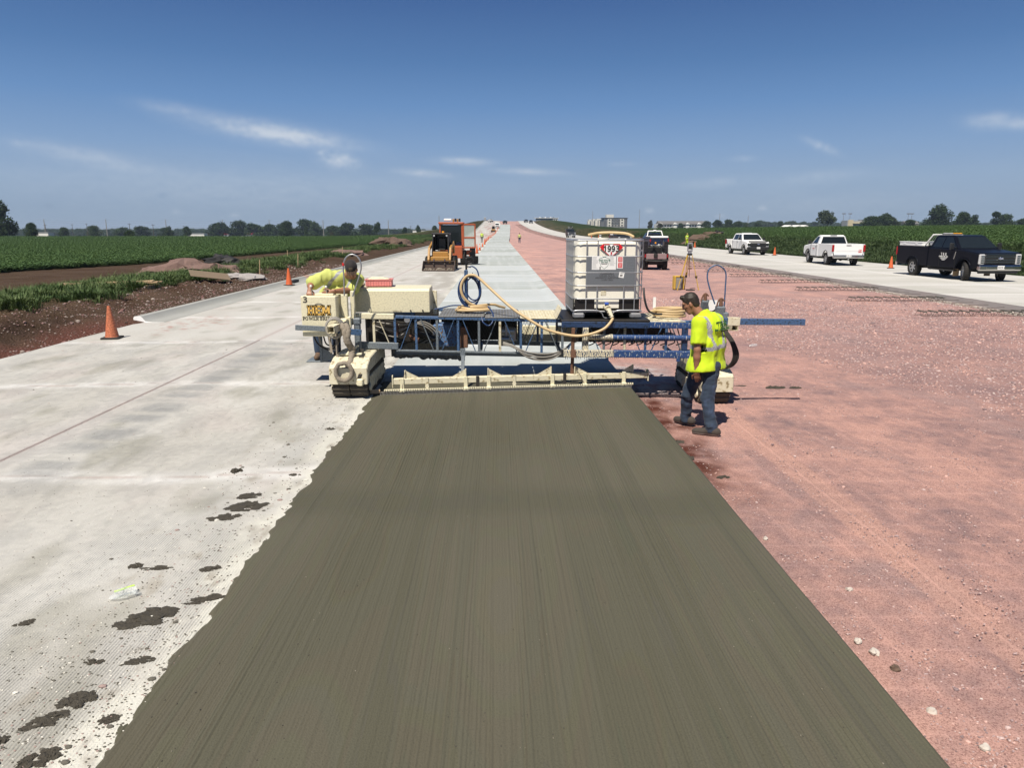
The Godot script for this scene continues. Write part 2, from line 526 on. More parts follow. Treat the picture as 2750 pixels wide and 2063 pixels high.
# ---------------------------------------------------------------- surfaces
func build_materials() -> void:
	var fine := noise_image(512, 0.11, 11, FastNoiseLite.TYPE_SIMPLEX_SMOOTH, 5)
	var speck := noise_image(512, 0.35, 12, FastNoiseLite.TYPE_VALUE, 2)
	var stones := noise_image(1024, 0.055, 13, FastNoiseLite.TYPE_CELLULAR, 1, FastNoiseLite.RETURN_CELL_VALUE)
	var stone_d := noise_image(1024, 0.055, 13, FastNoiseLite.TYPE_CELLULAR, 1, FastNoiseLite.RETURN_DISTANCE2_DIV)
	var soil := noise_image(512, 0.05, 14, FastNoiseLite.TYPE_SIMPLEX_SMOOTH, 6)
	M.t_fine = ramp_texture(fine.duplicate(), [[0.0, grey(0.80)], [0.35, grey(0.93)], [1.0, grey(1.0)]])
	M.t_speck = ramp_texture(speck, [[0.0, grey(0.62)], [0.18, grey(0.9)], [0.8, grey(0.97)], [1.0, grey(1.0)]])
	M.t_stone = ramp_texture(stones, [[0.0, Color(0.74, 0.71, 0.72)], [0.3, Color(0.9, 0.88, 0.88)], [0.55, Color(0.97, 0.96, 0.96)], [1.0, Color(1, 1, 1)]])
	M.t_stone_h = ramp_texture(stone_d, [[0.0, grey(1.0)], [0.6, grey(0.8)], [1.0, grey(0.0)]])
	M.t_soil = ramp_texture(soil.duplicate(), [[0.0, Color(0.5, 0.48, 0.46)], [0.45, Color(0.8, 0.78, 0.75)], [0.7, Color(0.95, 0.92, 0.9)], [1.0, Color(1, 1, 1)]])
	M.t_soil_h = ImageTexture.create_from_image(soil)
	M.t_fine_h = ImageTexture.create_from_image(fine)
	M.t_rust = ramp_texture(noise_image(512, 0.03, 21, FastNoiseLite.TYPE_SIMPLEX_SMOOTH, 6), [[0.0, Color(0.42, 0.3, 0.22)], [0.25, Color(0.62, 0.52, 0.42)], [0.36, Color(0.95, 0.94, 0.92)], [1.0, Color(1, 1, 1)]])
	M.t_leaf = ramp_texture(noise_image(512, 0.04, 22, FastNoiseLite.TYPE_SIMPLEX_SMOOTH, 5), [[0.0, Color(0.55, 0.6, 0.5)], [0.5, Color(0.85, 0.88, 0.8)], [1.0, Color(1, 1, 0.95)]])
	for a in [["slab", M.t_speck, 0.9, 0.85, M.t_fine_h, 0.25], ["wet_concrete", M.t_fine, 0.7, 0.62, M.t_fine_h, 0.18], ["red_stone", M.t_stone, 0.37, 0.95, M.t_stone_h, 0.4], ["soil_ground", M.t_soil, 1.7, 0.95, M.t_soil_h, 4.0], ["field_ground", M.t_leaf, 2.3, 0.95, null, 0.0]]:
		var m := grained(a[0], 1, 1, 1, a[1], a[2], a[3], a[4], a[5])
		m.vertex_color_use_as_albedo = true
	M.slab.metallic_specular = 0.3
	M.wet_concrete.metallic_specular = 0.28
	M.red_stone.metallic_specular = 0.2
	M.soil_ground.metallic_specular = 0.1
	M.field_ground.metallic_specular = 0.1

# base colours of the surfaces (linear)
func tint_slab(x: float, D: float) -> Color:
	var c := mixc(Color(0.4797, 0.4679, 0.4322), Color(0.5367, 0.53, 0.4987), 0.5 + 0.9 * N(x * 16.0, D * 5.0))
	c = mixc(c, Color(0.5225, 0.4775, 0.4512), clampf(N(x * 11.0 + 50.0, D * 7.0) * 1.2 - 0.12, 0.0, 0.45))      # pink stone dust
	c = mixc(c, Color(0.342, 0.3342, 0.2898), clampf(N(x * 22.0 - 90.0, D * 9.0 + 30.0) * 1.7 - 0.25, 0.0, 0.7))     # grey-green cement stains
	# white curing compound heavier along the joints
	var t := fposmod(D - 6.45 + 0.18 * N(x * 10.0, 3.0) - 0.035 * (x + 5.0), 4.2)
	t = minf(t, 4.2 - t)
	c = mixc(c, Color(0.665, 0.6589, 0.6365), (1.0 - smoothstep(0.06, 0.26, t)) * (0.75 + N(x * 30.0, D * 30.0)))
	c = mixc(c, Color(0.475, 0.4011, 0.3705), (1.0 - smoothstep(0.008, 0.03, t)) * 0.7)
	var j := absf(x + 5.05)
	c = mixc(c, Color(0.532, 0.5109, 0.4892), (1.0 - smoothstep(0.1, 0.45, j)) * 0.6)
	c = mixc(c, Color(0.38, 0.3104, 0.2898), (1.0 - smoothstep(0.0, 0.05, j)) * 0.9)
	# scuffed trail of a dragged bar beside the joint
	var g := absf(x + 4.45) + 0.1 * N(D * 9.0, 7.0)
	var scuff := (1.0 - smoothstep(0.1, 0.42, g)) * smoothstep(5.5, 7.0, D) * (1.0 - smoothstep(13.0, 17.0, D))
	c = mixc(c, Color(0.342, 0.3438, 0.3372), scuff * clampf(0.62 + 1.5 * N(x * 6.0 + D * 40.0, D * 26.0), 0.0, 0.9))
	# smeared slurry by the fresh slab
	var e := x + 1.78
	c = mixc(c, Color(0.627, 0.616, 0.5557), clampf((1.0 - smoothstep(0.0, 0.34, -e)) * (1.15 + 2.4 * N(x * 45.0, D * 22.0)), 0.0, 1.0))
	c = mixc(c, Color(0.38, 0.3533, 0.304), clampf((1.0 - smoothstep(0.1, 1.4, -e)) * (N(x * 70.0, D * 45.0) * 3.2 - 1.05), 0.0, 0.8))
	if D > 10.0 and D < 40.0:
		c = mixc(c, Color(0.38, 0.3629, 0.3277), clampf((1.0 - smoothstep(0.5, 2.6, -e)) * (0.55 + 1.6 * N(x * 18.0, D * 6.0)), 0.0, 0.85) * smoothstep(10.0, 16.0, D))
	if D > 14.0 and x < -6.6 and D < 22.0:
		c = mixc(c, Color(0.399, 0.2292, 0.1995), clampf(N(x * 60.0, D * 60.0) * 4.0 - 0.6, 0.0, 0.8) * (1.0 - smoothstep(0.3, 1.4, absf(x + 7.6) + absf(D - 17.8) * 0.5)))
	# far lanes dusted with red stone
	c = mixc(c, Color(0.38, 0.2387, 0.2137), clampf((N(x * 6.0, D * 0.7) * 2.2 + 0.1), 0.0, 0.8) * smoothstep(120.0, 230.0, D) * smoothstep(-8.4, -6.0, x))
	return c

func tint_sprayed(x: float, D: float) -> Color:
	# curing compound went on unevenly: thick on some panels, thin on others, drawn out across the lane
	var panel := floorf((D - 14.2) / 4.5)
	var thin := clampf(0.25 + 0.9 * N(panel * 37.0, 11.0) + (0.45 if panel > 6.0 else 0.0), 0.0, 1.0)
	var c := mixc(Color(0.513, 0.549, 0.558), Color(0.378, 0.4095, 0.387), thin + 0.5 * N(x * 4.0, D * 9.0))
	c = mixc(c, Color(0.315, 0.3375, 0.306), clampf(N(x * 2.0, D * 26.0) * 2.0 - 0.15, 0.0, 0.7) * thin)
	c = mixc(c, Color(0.504, 0.531, 0.5265), clampf(N(x * 40.0, D * 1.4) * 1.6, 0.0, 0.6))
	var t := fposmod(D - 14.2, 4.5)
	t = minf(t, 4.5 - t)
	return mixc(c, Color(0.648, 0.6705, 0.666), (1.0 - smoothstep(0.04, 0.16, t)) * 0.8)

func tint_wet(x: float, D: float) -> Color:
	var c := mixc(Color(0.0968, 0.0927, 0.065), Color(0.1159, 0.1083, 0.0791), 0.5 + 0.9 * N(x * 9.0, D * 3.5))
	c = mixc(c, Color(0.0859, 0.0849, 0.0608), clampf(N(x * 55.0, D * 1.2) * 1.2, 0.0, 0.5))
	c = mixc(c, Color(0.0832, 0.0813, 0.0579), 0.5 * (1.0 - smoothstep(0.06, 0.5, absf(D - 5.75 + 0.2 * N(x * 8.0, 1.0)))))
	return c

func tint_base(x: float, D: float) -> Color:
	var dust := 0.62 + 0.6 * N(x * 7.0 + 20.0, D * 7.0) + 0.45 * N(x * 22.0, D * 22.0) + 0.4 * N(x * 90.0, D * 90.0)
	var coarse := smoothstep(0.0, 2.2, x - curve([[3.0, 4.2], [6.0, 4.7], [8.0, 6.1], [11.0, 5.7], [14.0, 5.0], [20.0, 4.4], [40, 4.0]], D) + 1.5 * N(x * 12.0, D * 12.0))
	dust = lerpf(dust, dust * 0.5 + 0.08, coarse * (1.0 - smoothstep(18.0, 26.0, D) * 0.5))
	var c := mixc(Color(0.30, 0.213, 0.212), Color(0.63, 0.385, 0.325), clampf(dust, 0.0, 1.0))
	c = mixc(c, Color(0.42, 0.305, 0.29), clampf(N(x * 9.0, D * 5.0 + 300.0) * 1.5 - 0.25 + N(x * 60.0, D * 60.0) * 0.5, 0.0, 0.5))
	var tr := absf(x - 3.19)
	if D < 10.4:
		c = mixc(c, Color(0.68, 0.415, 0.335), (1.0 - smoothstep(0.13, 0.2, tr)) * 0.55)
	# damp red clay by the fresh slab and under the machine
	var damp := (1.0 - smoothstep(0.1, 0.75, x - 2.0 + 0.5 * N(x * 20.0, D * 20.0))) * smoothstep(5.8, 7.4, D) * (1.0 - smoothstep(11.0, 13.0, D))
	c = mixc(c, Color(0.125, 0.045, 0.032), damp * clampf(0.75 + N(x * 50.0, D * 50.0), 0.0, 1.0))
	# overspray behind the machine
	var spray := (1.0 - smoothstep(0.4, 1.3, x - 2.0)) * smoothstep(10.4, 11.2, D) * (1.0 - smoothstep(12.6, 13.6, D))
	c = mixc(c, Color(0.62, 0.62, 0.62), spray * clampf(0.7 + N(x * 60.0, D * 60.0) * 1.4, 0.0, 0.95))
	return c

func tint_far_slab(x: float, D: float) -> Color:
	var c := mixc(Color(0.504, 0.4914, 0.4536), Color(0.5712, 0.5586, 0.5292), 0.5 + 0.9 * N(x * 4.0, D * 5.0))
	c = mixc(c, Color(0.4452, 0.441, 0.399), clampf(N(x * 3.0 + 70.0, D * 9.0) * 1.5, 0.0, 0.6))
	var t := fposmod(D - 21.0, 4.4)
	t = minf(t, 4.4 - t)
	c = mixc(c, Color(0.6552, 0.6426, 0.6216), (1.0 - smoothstep(0.08, 0.32, t)) * 0.75)
	return mixc(c, Color(0.6468, 0.6384, 0.6174), (1.0 - smoothstep(0.1, 0.4, absf(x - far_left(D) - 4.6))) * 0.6)

func tint_ground(x: float, D: float) -> Color:
	var c := mixc(Color(0.0944, 0.0664, 0.0496), Color(0.132, 0.0976, 0.076), 0.5 + N(x * 6.0, D * 6.0) + 0.4 * N(x * 45.0, D * 45.0))
	var grass := Color(0.0416, 0.0656, 0.024)
	if x < -8.6:
		var l := -x
		c = mixc(c, Color(0.04, 0.0296, 0.024), (1.0 - smoothstep(0.0, 1.5, absf(l - 11.2))) * clampf(0.6 + 1.5 * N(x * 30.0, D * 30.0), 0.0, 1.0) * (1.0 - smoothstep(16.0, 20.0, D)))
		c = mixc(c, Color(0.16, 0.076, 0.0656), (1.0 - smoothstep(9.6, 10.9, l + 0.4 * N(x * 30.0, D * 20.0))) * (1.0 - smoothstep(16.5, 19.0, D)))
		c = mixc(c, grass, clampf((1.0 - smoothstep(0.8, 2.8, absf(l - 14.6))) * (0.5 + 2.0 * N(x * 8.0, D * 8.0)), 0.0, 0.9))
		c = mixc(c, Color(0.04, 0.068, 0.024), smoothstep(-0.5, 1.5, field_edge(D) - x) * smoothstep(30.0, 60.0, D) * clampf(0.75 + N(x * 20.0, D * 20.0), 0.0, 1.0))
		var far := smoothstep(230.0, 290.0, D)
		c = mixc(c, Color(0.096, 0.108, 0.048), far * 0.8)
		return c
	if x > far_right(D) - 0.2:
		var r := x - far_right(D)
		c = mixc(c, grass, smoothstep(0.8, 2.5, r + N(x * 15.0, D * 15.0)))
		c = mixc(c, Color(0.136, 0.116, 0.084), smoothstep(230.0, 290.0, D) * (1.0 - smoothstep(4.0, 14.0, r)) * clampf(0.6 + N(x * 10.0, D * 2.0) * 2.0, 0.0, 1.0))
		return c
	return c

func build_setting() -> void:
	var xs := []
	for q in [[-2500.0, -600.0, 240.0], [-600.0, -120.0, 40.0], [-120.0, -36.0, 6.0], [-36.0, -20.0, 1.0], [-20.0, -8.4, 0.28], [-8.4, 24.0, 6.0], [24.0, 42.0, 0.6], [42.0, 130.0, 6.0], [130.0, 600.0, 40.0], [600.0, 2500.0, 240.0]]:
		var s := span(q[0], q[1], q[2])
		if xs.size(): s.remove_at(0)
		xs.append_array(s)
	var ds := []
	for q in [[-60.0, 8.0, 8.0], [8.0, 60.0, 0.3], [60.0, 150.0, 1.5], [150.0, 700.0, 8.0], [700.0, 4000.0, 200.0]]:
		var s := span(q[0], q[1], q[2])
		if ds.size(): s.remove_at(0)
		ds.append_array(s)
	structure("ground", sheet(xs, ds, func(x, D): return Vector3(x, ground_h(x, D), -D), tint_ground), M.soil_ground)
	build_base()
	build_slabs()

func build_base() -> void:
	# red stone base: fine near the camera for wheel tracks and ruts
	var hgt := func(x, D):
		var h: float = N(x * 14.0, D * 14.0) * 0.012 + N(x * 70.0, D * 70.0) * 0.006
		if D < 10.6:
			var tr: float = x - 3.19
			if absf(tr) < 0.2: h += -0.008 + 0.006 * cos(tr * 92.0) + 0.003 * cos(D * 75.0)
		return Vector3(x, BASE + h + rise(D), -D)
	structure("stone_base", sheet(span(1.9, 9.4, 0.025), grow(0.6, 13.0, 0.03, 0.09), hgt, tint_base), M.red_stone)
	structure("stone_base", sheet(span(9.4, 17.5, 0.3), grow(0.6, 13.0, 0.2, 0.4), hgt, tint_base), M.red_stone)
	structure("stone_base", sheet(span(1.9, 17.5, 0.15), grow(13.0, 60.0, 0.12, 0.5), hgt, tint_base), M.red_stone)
	structure("stone_base", sheet(span(0.0, 17.5, 0.7), grow(60.0, 560.0, 1.0, 6.0), func(x, D): return Vector3(lerpf(mid_left(D) - 0.4, far_left(D) + 0.4, x / 17.5), BASE + rise(D), -D), tint_base), M.red_stone)

func side_wall(xf: Callable, y0: float, y1: float, Ds: Array, tint: Color, lean := 0.0) -> ArrayMesh:
	return sheet([0.0, 1.0], Ds, func(t, D): return Vector3(xf.call(D) + lean * (1.0 - t) + 0.008 * N(D * 60.0, t * 50.0), lerpf(y0, y1, t) + rise(D), -D), func(x, D): return mixc(tint * 0.94, tint, 0.5 + N(D * 30.0, 0.0)))

func build_slabs() -> void:
	# older slab with tined grooves 19 mm apart, as far as they show
	var gx := []
	var x := -9.0
	while x < -1.66:
		gx.append(x); gx.append(x + 0.0125); gx.append(x + 0.0132); gx.append(x + 0.0162)
		x += 0.019
	var groove := func(px, D):
		var s := fposmod(px + 9.0, 0.019)
		var wob := 0.0035 * N(px * 3.0, D * 60.0) + 0.0022 * N(px * 900.0, D * 420.0)
		var h := 0.0006 * N(px * 300.0, D * 120.0)
		if s > 0.0128 and s < 0.014:
			h -= 0.0085 * clampf(0.85 + 1.3 * N(px * 26.0, D * 16.0) + 1.1 * N(px * 150.0, D * 190.0), 0.05, 1.5)
		if absf(px + 5.05) < 0.006: h -= 0.01
		return Vector3(px + wob, h, -D)
	structure("concrete_slab", sheet(gx.filter(func(q): return q > -5.4), grow(1.2, 6.0, 0.028, 0.05), groove, tint_slab), M.slab)
	structure("concrete_slab", sheet(gx, grow(6.0, 15.0, 0.05, 0.12), groove, tint_slab), M.slab)
	var edge := func(px, D): return Vector3(lerpf(-9.0, mid_left(D) + 0.06, px), rise(D), -D)
	structure("concrete_slab", sheet(span(0.0, 1.0, 0.012), grow(15.0, 60.0, 0.08, 0.3), edge, tint_slab), M.slab)
	structure("concrete_slab", sheet(span(0.0, 1.0, 0.03), grow(60.0, 620.0, 0.5, 5.0), edge, tint_slab), M.slab)
	structure("concrete_slab", side_wall(func(D): return -9.0 + 0.0 * D, -0.25, 0.0, grow(0.4, 18.0, 0.3, 0.3), Color(0.53, 0.52, 0.49)), M.slab)
	# fresh slab: dragged lines, pits, a ragged edge lapping over the older slab
	var wx := []
	for q in span(-1.86, 1.97, 0.0052): wx.append(q)
	var wet := func(px, D):
		var h := 0.006
		var line: float = 0.0046 * N(px * 1500.0, D * 2.5) + 0.002 * N(px * 420.0 + 9.0, D * 1.8) + 0.0012 * N(px * 1300.0, D * 120.0)
		line *= 0.75 + 0.9 * clampf(N(px * 12.0, D * 5.0) + 0.3, 0.0, 1.0)
		h += line + 0.003 * N(px * 5.0, D * 7.0)
		var lap: float = -1.755 + 0.035 * N(D * 34.0, 0.0) + 0.03 * N(D * 150.0, 5.0) + 0.035 * N(D * 480.0, 9.0) - 0.05 * maxf(0.0, N(D * 13.0, 80.0))
		if px < lap: h = 0.006 - (lap - px) * 0.6
		if px > 1.945: h -= (px - 1.945) * 0.5
		return Vector3(px + 0.012 * N(D * 4.0, px * 3.0), h, -D)
	structure("fresh_slab", sheet(wx, grow(1.2, 10.75, 0.032, 0.09), wet, tint_wet), M.wet_concrete)
	structure("fresh_slab", side_wall(func(D): return 1.962 + 0.0 * D, BASE - 0.05, -0.008, grow(0.4, 10.75, 0.08, 0.1), Color(0.093, 0.087, 0.071), 0.02), M.wet_concrete)
	# sprayed slab behind the machine, grooved near it, with a raised lip along its outer edge
	var sx := []
	x = -1.8
	while x < 1.95:
		sx.append(x); sx.append(x + 0.0125); sx.append(x + 0.0157)
		x += 0.019
	sx.append(1.97)
	structure("sprayed_slab", sheet(sx, grow(10.75, 17.0, 0.1, 0.2), func(px, D):
		var s := fposmod(px + 1.8, 0.019)
		var h := 0.004
		if s > 0.012 and s < 0.0133: h -= 0.0055
		h += 0.055 * smoothstep(1.62, 1.93, px) * smoothstep(12.5, 14.0, D)
		return Vector3(px + 0.003 * N(px * 3.0, D * 60.0), h, -D), tint_sprayed), M.slab)
	var lip := func(px, D):
		var l := mid_left(D) - 0.08
		var q := lerpf(l, mid_right(D), px)
		var h := 0.004 + 0.055 * smoothstep(0.9, 0.985, px)
		return Vector3(q, h + rise(D), -D)
	structure("sprayed_slab", sheet(span(0.0, 1.0, 0.02), grow(17.0, 60.0, 0.08, 0.3), lip, tint_sprayed), M.slab)
	structure("sprayed_slab", sheet(span(0.0, 1.0, 0.05), grow(60.0, 400.0, 0.5, 5.0), lip, tint_sprayed), M.slab)
	structure("sprayed_slab", side_wall(func(D): return mid_right(D), BASE - 0.05, 0.055, grow(12.5, 400.0, 0.2, 5.0), Color(0.5, 0.53, 0.53), 0.02), M.slab)
	structure("sprayed_slab", side_wall(func(D): return mid_right(D), BASE - 0.05, 0.0, grow(10.75, 12.5, 0.2, 0.2), Color(0.5, 0.53, 0.53), 0.02), M.slab)
	# carriageway on the far side, with its cut edge showing
	structure("carriageway_slab", sheet(span(0.0, 1.0, 0.03), grow(8.0, 90.0, 0.11, 0.3), func(px, D): return Vector3(lerpf(far_left(D), far_right(D), px), rise(D), -D), tint_far_slab), M.slab)
	structure("carriageway_slab", sheet(span(0.0, 1.0, 0.1), grow(90.0, 620.0, 0.5, 5.0), func(px, D): return Vector3(lerpf(far_left(D), far_right(D), px), rise(D), -D), tint_far_slab), M.slab)
	structure("carriageway_slab", side_wall(func(D): return far_left(D), BASE - 0.05, 0.0, grow(8.0, 620.0, 0.2, 4.0), Color(0.54, 0.52, 0.49)), M.slab)
	structure("carriageway_slab", side_wall(func(D): return far_right(D), BASE - 0.1, 0.0, grow(8.0, 620.0, 0.4, 4.0), Color(0.54, 0.52, 0.49)), M.slab)
	# kerb on the left
	var kx := [[-9.16, -0.2], [-9.16, 0.11], [-9.135, 0.15], [-8.99, 0.155], [-8.955, 0.14], [-8.87, 0.03], [-8.7, 0.006], [-8.4, 0.004]]
	var ids := range(kx.size())
	structure("kerb", sheet(ids, grow(18.0, 620.0, 0.15, 5.0), func(i, D): return Vector3(kx[i][0] + 0.004 * N(D * 50.0, i), kx[i][1] + rise(D), -D), func(px, D):
		var c := mixc(Color(0.35, 0.355, 0.33), Color(0.40, 0.405, 0.385), 0.5 + N(px * 30.0, D * 8.0))
		return mixc(c, Color(0.6, 0.27, 0.14), 0.5 * (1.0 - smoothstep(0.3, 0.55, absf(D - 34.0))) * (1.0 if px < -8.6 else 0.0))), M.slab)
	var b := MB.new()
	for i in kx.size() - 1:
		b.tri(Vector3(kx[0][0], -0.2, -18.0), Vector3(kx[i + 1][0], kx[i + 1][1], -18.0), Vector3(kx[i][0], kx[i][1], -18.0))
	b.tri(Vector3(-9.16, -0.2, -18.0), Vector3(-8.4, -0.2, -18.0), Vector3(-8.4, 0.004, -18.0))
	structure("kerb", b.mesh(), M.slab)

# ---------------------------------------------------------------- lettering
func lettering(parent: Node, called: String, words: String, height: float, m: Material, at: Transform3D, serif := true, bold := 0.0, depth := 0.002, squeeze := 1.0) -> MeshInstance3D:
	var f := SystemFont.new()
	f.font_names = PackedStringArray(["Droid Serif" if serif else "Droid Sans"])
	f.font_weight = 700 if bold > 0.0 else 400
	var t := TextMesh.new()
	t.text = words
	t.font = f
	t.font_size = 32
	t.pixel_size = height / 23.0
	t.depth = depth
	t.curve_step = 2.0
	return inst(called, t, m, parent, at * Transform3D(Basis().scaled(Vector3(squeeze, 1, 1)), Vector3.ZERO))

func paint_materials() -> void:
	var t: Texture2D = M.t_rust
	M.t_grime = ramp_texture(noise_image(512, 0.018, 41, FastNoiseLite.TYPE_SIMPLEX_SMOOTH, 7), [[0.0, Color(0.5, 0.45, 0.38)], [0.22, Color(0.74, 0.7, 0.62)], [0.33, Color(0.95, 0.94, 0.92)], [1.0, Color(1, 1, 1)]])
	grained("cream_paint", 0.76, 0.705, 0.50, M.t_fine, 1.9, 0.45)
	grained("cream_dusty", 0.66, 0.62, 0.475, M.t_grime, 0.8, 0.65)
	grained("blue_paint", 0.062, 0.125, 0.255, M.t_rust, 0.6, 0.42)
	grained("grey_blue_paint", 0.20, 0.25, 0.30, M.t_soil, 0.5, 0.5)
	grained("navy_paint", 0.022, 0.05, 0.125, M.t_rust, 0.8, 0.4)
	var sp := ramp_texture(noise_image(512, 0.02, 31, FastNoiseLite.TYPE_SIMPLEX_SMOOTH, 6), [[0.0, Color(0.1, 0.18, 0.32)], [0.36, Color(0.12, 0.2, 0.35)], [0.46, Color(0.84, 0.8, 0.68)], [1.0, Color(0.92, 0.88, 0.76)]])
	grained("splattered_paint", 0.9, 0.9, 0.9, sp, 0.35, 0.6).uv1_scale = Vector3(6, 1.6, 6)
	var sp2 := ramp_texture(noise_image(512, 0.02, 32, FastNoiseLite.TYPE_SIMPLEX_SMOOTH, 6), [[0.0, Color(0.9, 0.9, 0.85)], [0.18, Color(0.85, 0.85, 0.8)], [0.27, Color(0.16, 0.27, 0.45)], [1.0, Color(0.2, 0.32, 0.52)]])
	grained("streaked_blue", 0.9, 0.9, 0.9, sp2, 0.4, 0.4).uv1_scale = Vector3(4, 0.7, 4)
	var rb := ramp_texture(noise_image(512, 0.025, 33, FastNoiseLite.TYPE_SIMPLEX_SMOOTH, 5), [[0.0, Color(0.33, 0.24, 0.2)], [0.3, Color(0.4, 0.33, 0.28)], [0.4, Color(0.32, 0.46, 0.64)], [1.0, Color(0.37, 0.52, 0.7)]])
	grained("rusty_blue", 0.9, 0.9, 0.9, rb, 0.5, 0.6)
	grained("rust", 0.24, 0.13, 0.085, M.t_soil, 0.4, 0.85)
	grained("rubber", 0.035, 0.033, 0.03, M.t_soil, 0.5, 0.8)
	grained("dusty_rubber", 0.135, 0.122, 0.10, M.t_soil, 0.35, 0.9)
	grained("grease", 0.025, 0.022, 0.02, M.t_soil, 0.3, 0.5)
	mat("steel", 0.42, 0.42, 0.42, 0.4, 0.8)
	grained("galvanised", 0.50, 0.51, 0.53, M.t_fine, 0.3, 0.42).metallic = 0.75
	grained("tread_plate", 0.36, 0.38, 0.39, M.t_soil, 0.35, 0.5).metallic = 0.35
	grained("canvas", 0.42, 0.41, 0.365, M.t_soil, 0.5, 0.9)
	grained("sleeve_fabric", 0.34, 0.31, 0.26, M.t_soil, 0.25, 0.9)
	grained("tan_hose", 0.60, 0.44, 0.235, M.t_fine, 0.4, 0.5)
	mat("blue_hose", 0.018, 0.045, 0.13, 0.35)
	mat("black_plastic", 0.018, 0.018, 0.018, 0.4)
	mat("grey_hose", 0.25, 0.235, 0.21, 0.7)
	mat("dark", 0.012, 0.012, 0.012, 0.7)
	mat("gold_letter", 0.70, 0.44, 0.11, 0.5)
	mat("ink", 0.035, 0.03, 0.025, 0.6)
	mat("red_letter", 0.6, 0.03, 0.03, 0.5)
	mat("white_paint", 0.80, 0.80, 0.78, 0.35)
	mat("wood", 0.42, 0.30, 0.18, 0.8)

func smooth_path(pts: Array, per := 6) -> Array:
	var out := []
	var k := pts.size()
	for i in k - 1:
		var a: Vector3 = pts[maxi(i - 1, 0)]; var b: Vector3 = pts[i]; var c: Vector3 = pts[i + 1]; var d: Vector3 = pts[mini(i + 2, k - 1)]
		for j in per: out.append(b.cubic_interpolate(c, a, d, float(j) / per))
	out.append(pts[k - 1])
	return out

func W(x: float, y: float, D: float) -> Vector3: return Vector3(x, y, -D)

# a crawler track: side length along z, pads round the loop, a frame, and a sloping cover at its front
func crawler(root: Node3D, b0: Vector3, wide: float, front: float, back: float, high: float) -> void:
	# b0: middle of its footprint (world); front and back are D
	var r := high * 0.5
	var t := Node3D.new()
	t.name = "crawler_track"
	root.add_child(t, true)
	var o := -root.position
	var n := 44
	var len1 := back - front - high
	var loop := 2.0 * len1 + TAU * r
	var pad := MB.new()
	pad.box(Vector3.ZERO, Vector3(wide * 0.485, 0.05, loop / n * 0.8), 0.012)
	pad.box(Vector3(0, 0.028, 0), Vector3(wide * 0.485, 0.016, 0.025), 0.004)
	var pm := pad.mesh()
	var core := MB.new()
	core.xf = Transform3D(Basis(), o)
	var pl := []
	for k in 12: pl.append(Vector2(-(front + r) + cos(PI * 0.5 - PI * k / 11.0) * (r - 0.045), b0.y + r + sin(PI * 0.5 - PI * k / 11.0) * (r - 0.045)))
	for k in 12: pl.append(Vector2(-(back - r) + cos(-PI * 0.5 - PI * k / 11.0) * (r - 0.045), b0.y + r + sin(-PI * 0.5 - PI * k / 11.0) * (r - 0.045)))
	core.xf = Transform3D(Basis(), o + Vector3(b0.x, 0, 0))
	core.prism(pl, func(_y): return wide * 0.49, 0.01)
	inst("track_belt", core.mesh(), M.rubber, t)
	for i in n:
		var s := loop * i / n
		var p: Vector2; var nrm: Vector2
		if s < len1: p = Vector2(front + r + s, 0.0); nrm = Vector2(0, -1)
		elif s < len1 + PI * r:
			var a := -PI * 0.5 + (s - len1) / r
			p = Vector2(back - r + cos(a) * r, r + sin(a) * r); nrm = Vector2(cos(a), sin(a))
		elif s < 2.0 * len1 + PI * r: p = Vector2(back - r - (s - len1 - PI * r), high); nrm = Vector2(0, 1)
		else:
			var a := PI * 0.5 + (s - 2.0 * len1 - PI * r) / r
			p = Vector2(front + r + cos(a) * r, r + sin(a) * r); nrm = Vector2(cos(a), sin(a))
		p -= nrm * 0.03
		var up := Vector3(0, nrm.y, -nrm.x)
		var bs := Basis(Vector3.RIGHT, up, Vector3.RIGHT.cross(up))
		for sx in [-0.25, 0.25]:
			inst("track_pad", pm, M.dusty_rubber, t, Transform3D(bs, Vector3(b0.x + sx * wide, b0.y + p.y, -p.x) + o))
	var fr := MB.new()
	fr.xf = Transform3D(Basis(), o)
	for sx in [-1.0, 1.0]:
		fr.box(W(b0.x + sx * wide * 0.5, b0.y + r * 1.1, (front + back) * 0.5), Vector3(0.03, r * 1.15, len1), 0.008)
		for k in 4: fr.cyl(W(b0.x + sx * wide * 0.5, b0.y + r * 0.75, front + r + len1 * k / 3.0), W(b0.x + sx * (wide * 0.5 + 0.025), b0.y + r * 0.75, front + r + len1 * k / 3.0), 0.05, -1, 12)
	inst("track_frame", fr.mesh(), M.cream_dusty, t)

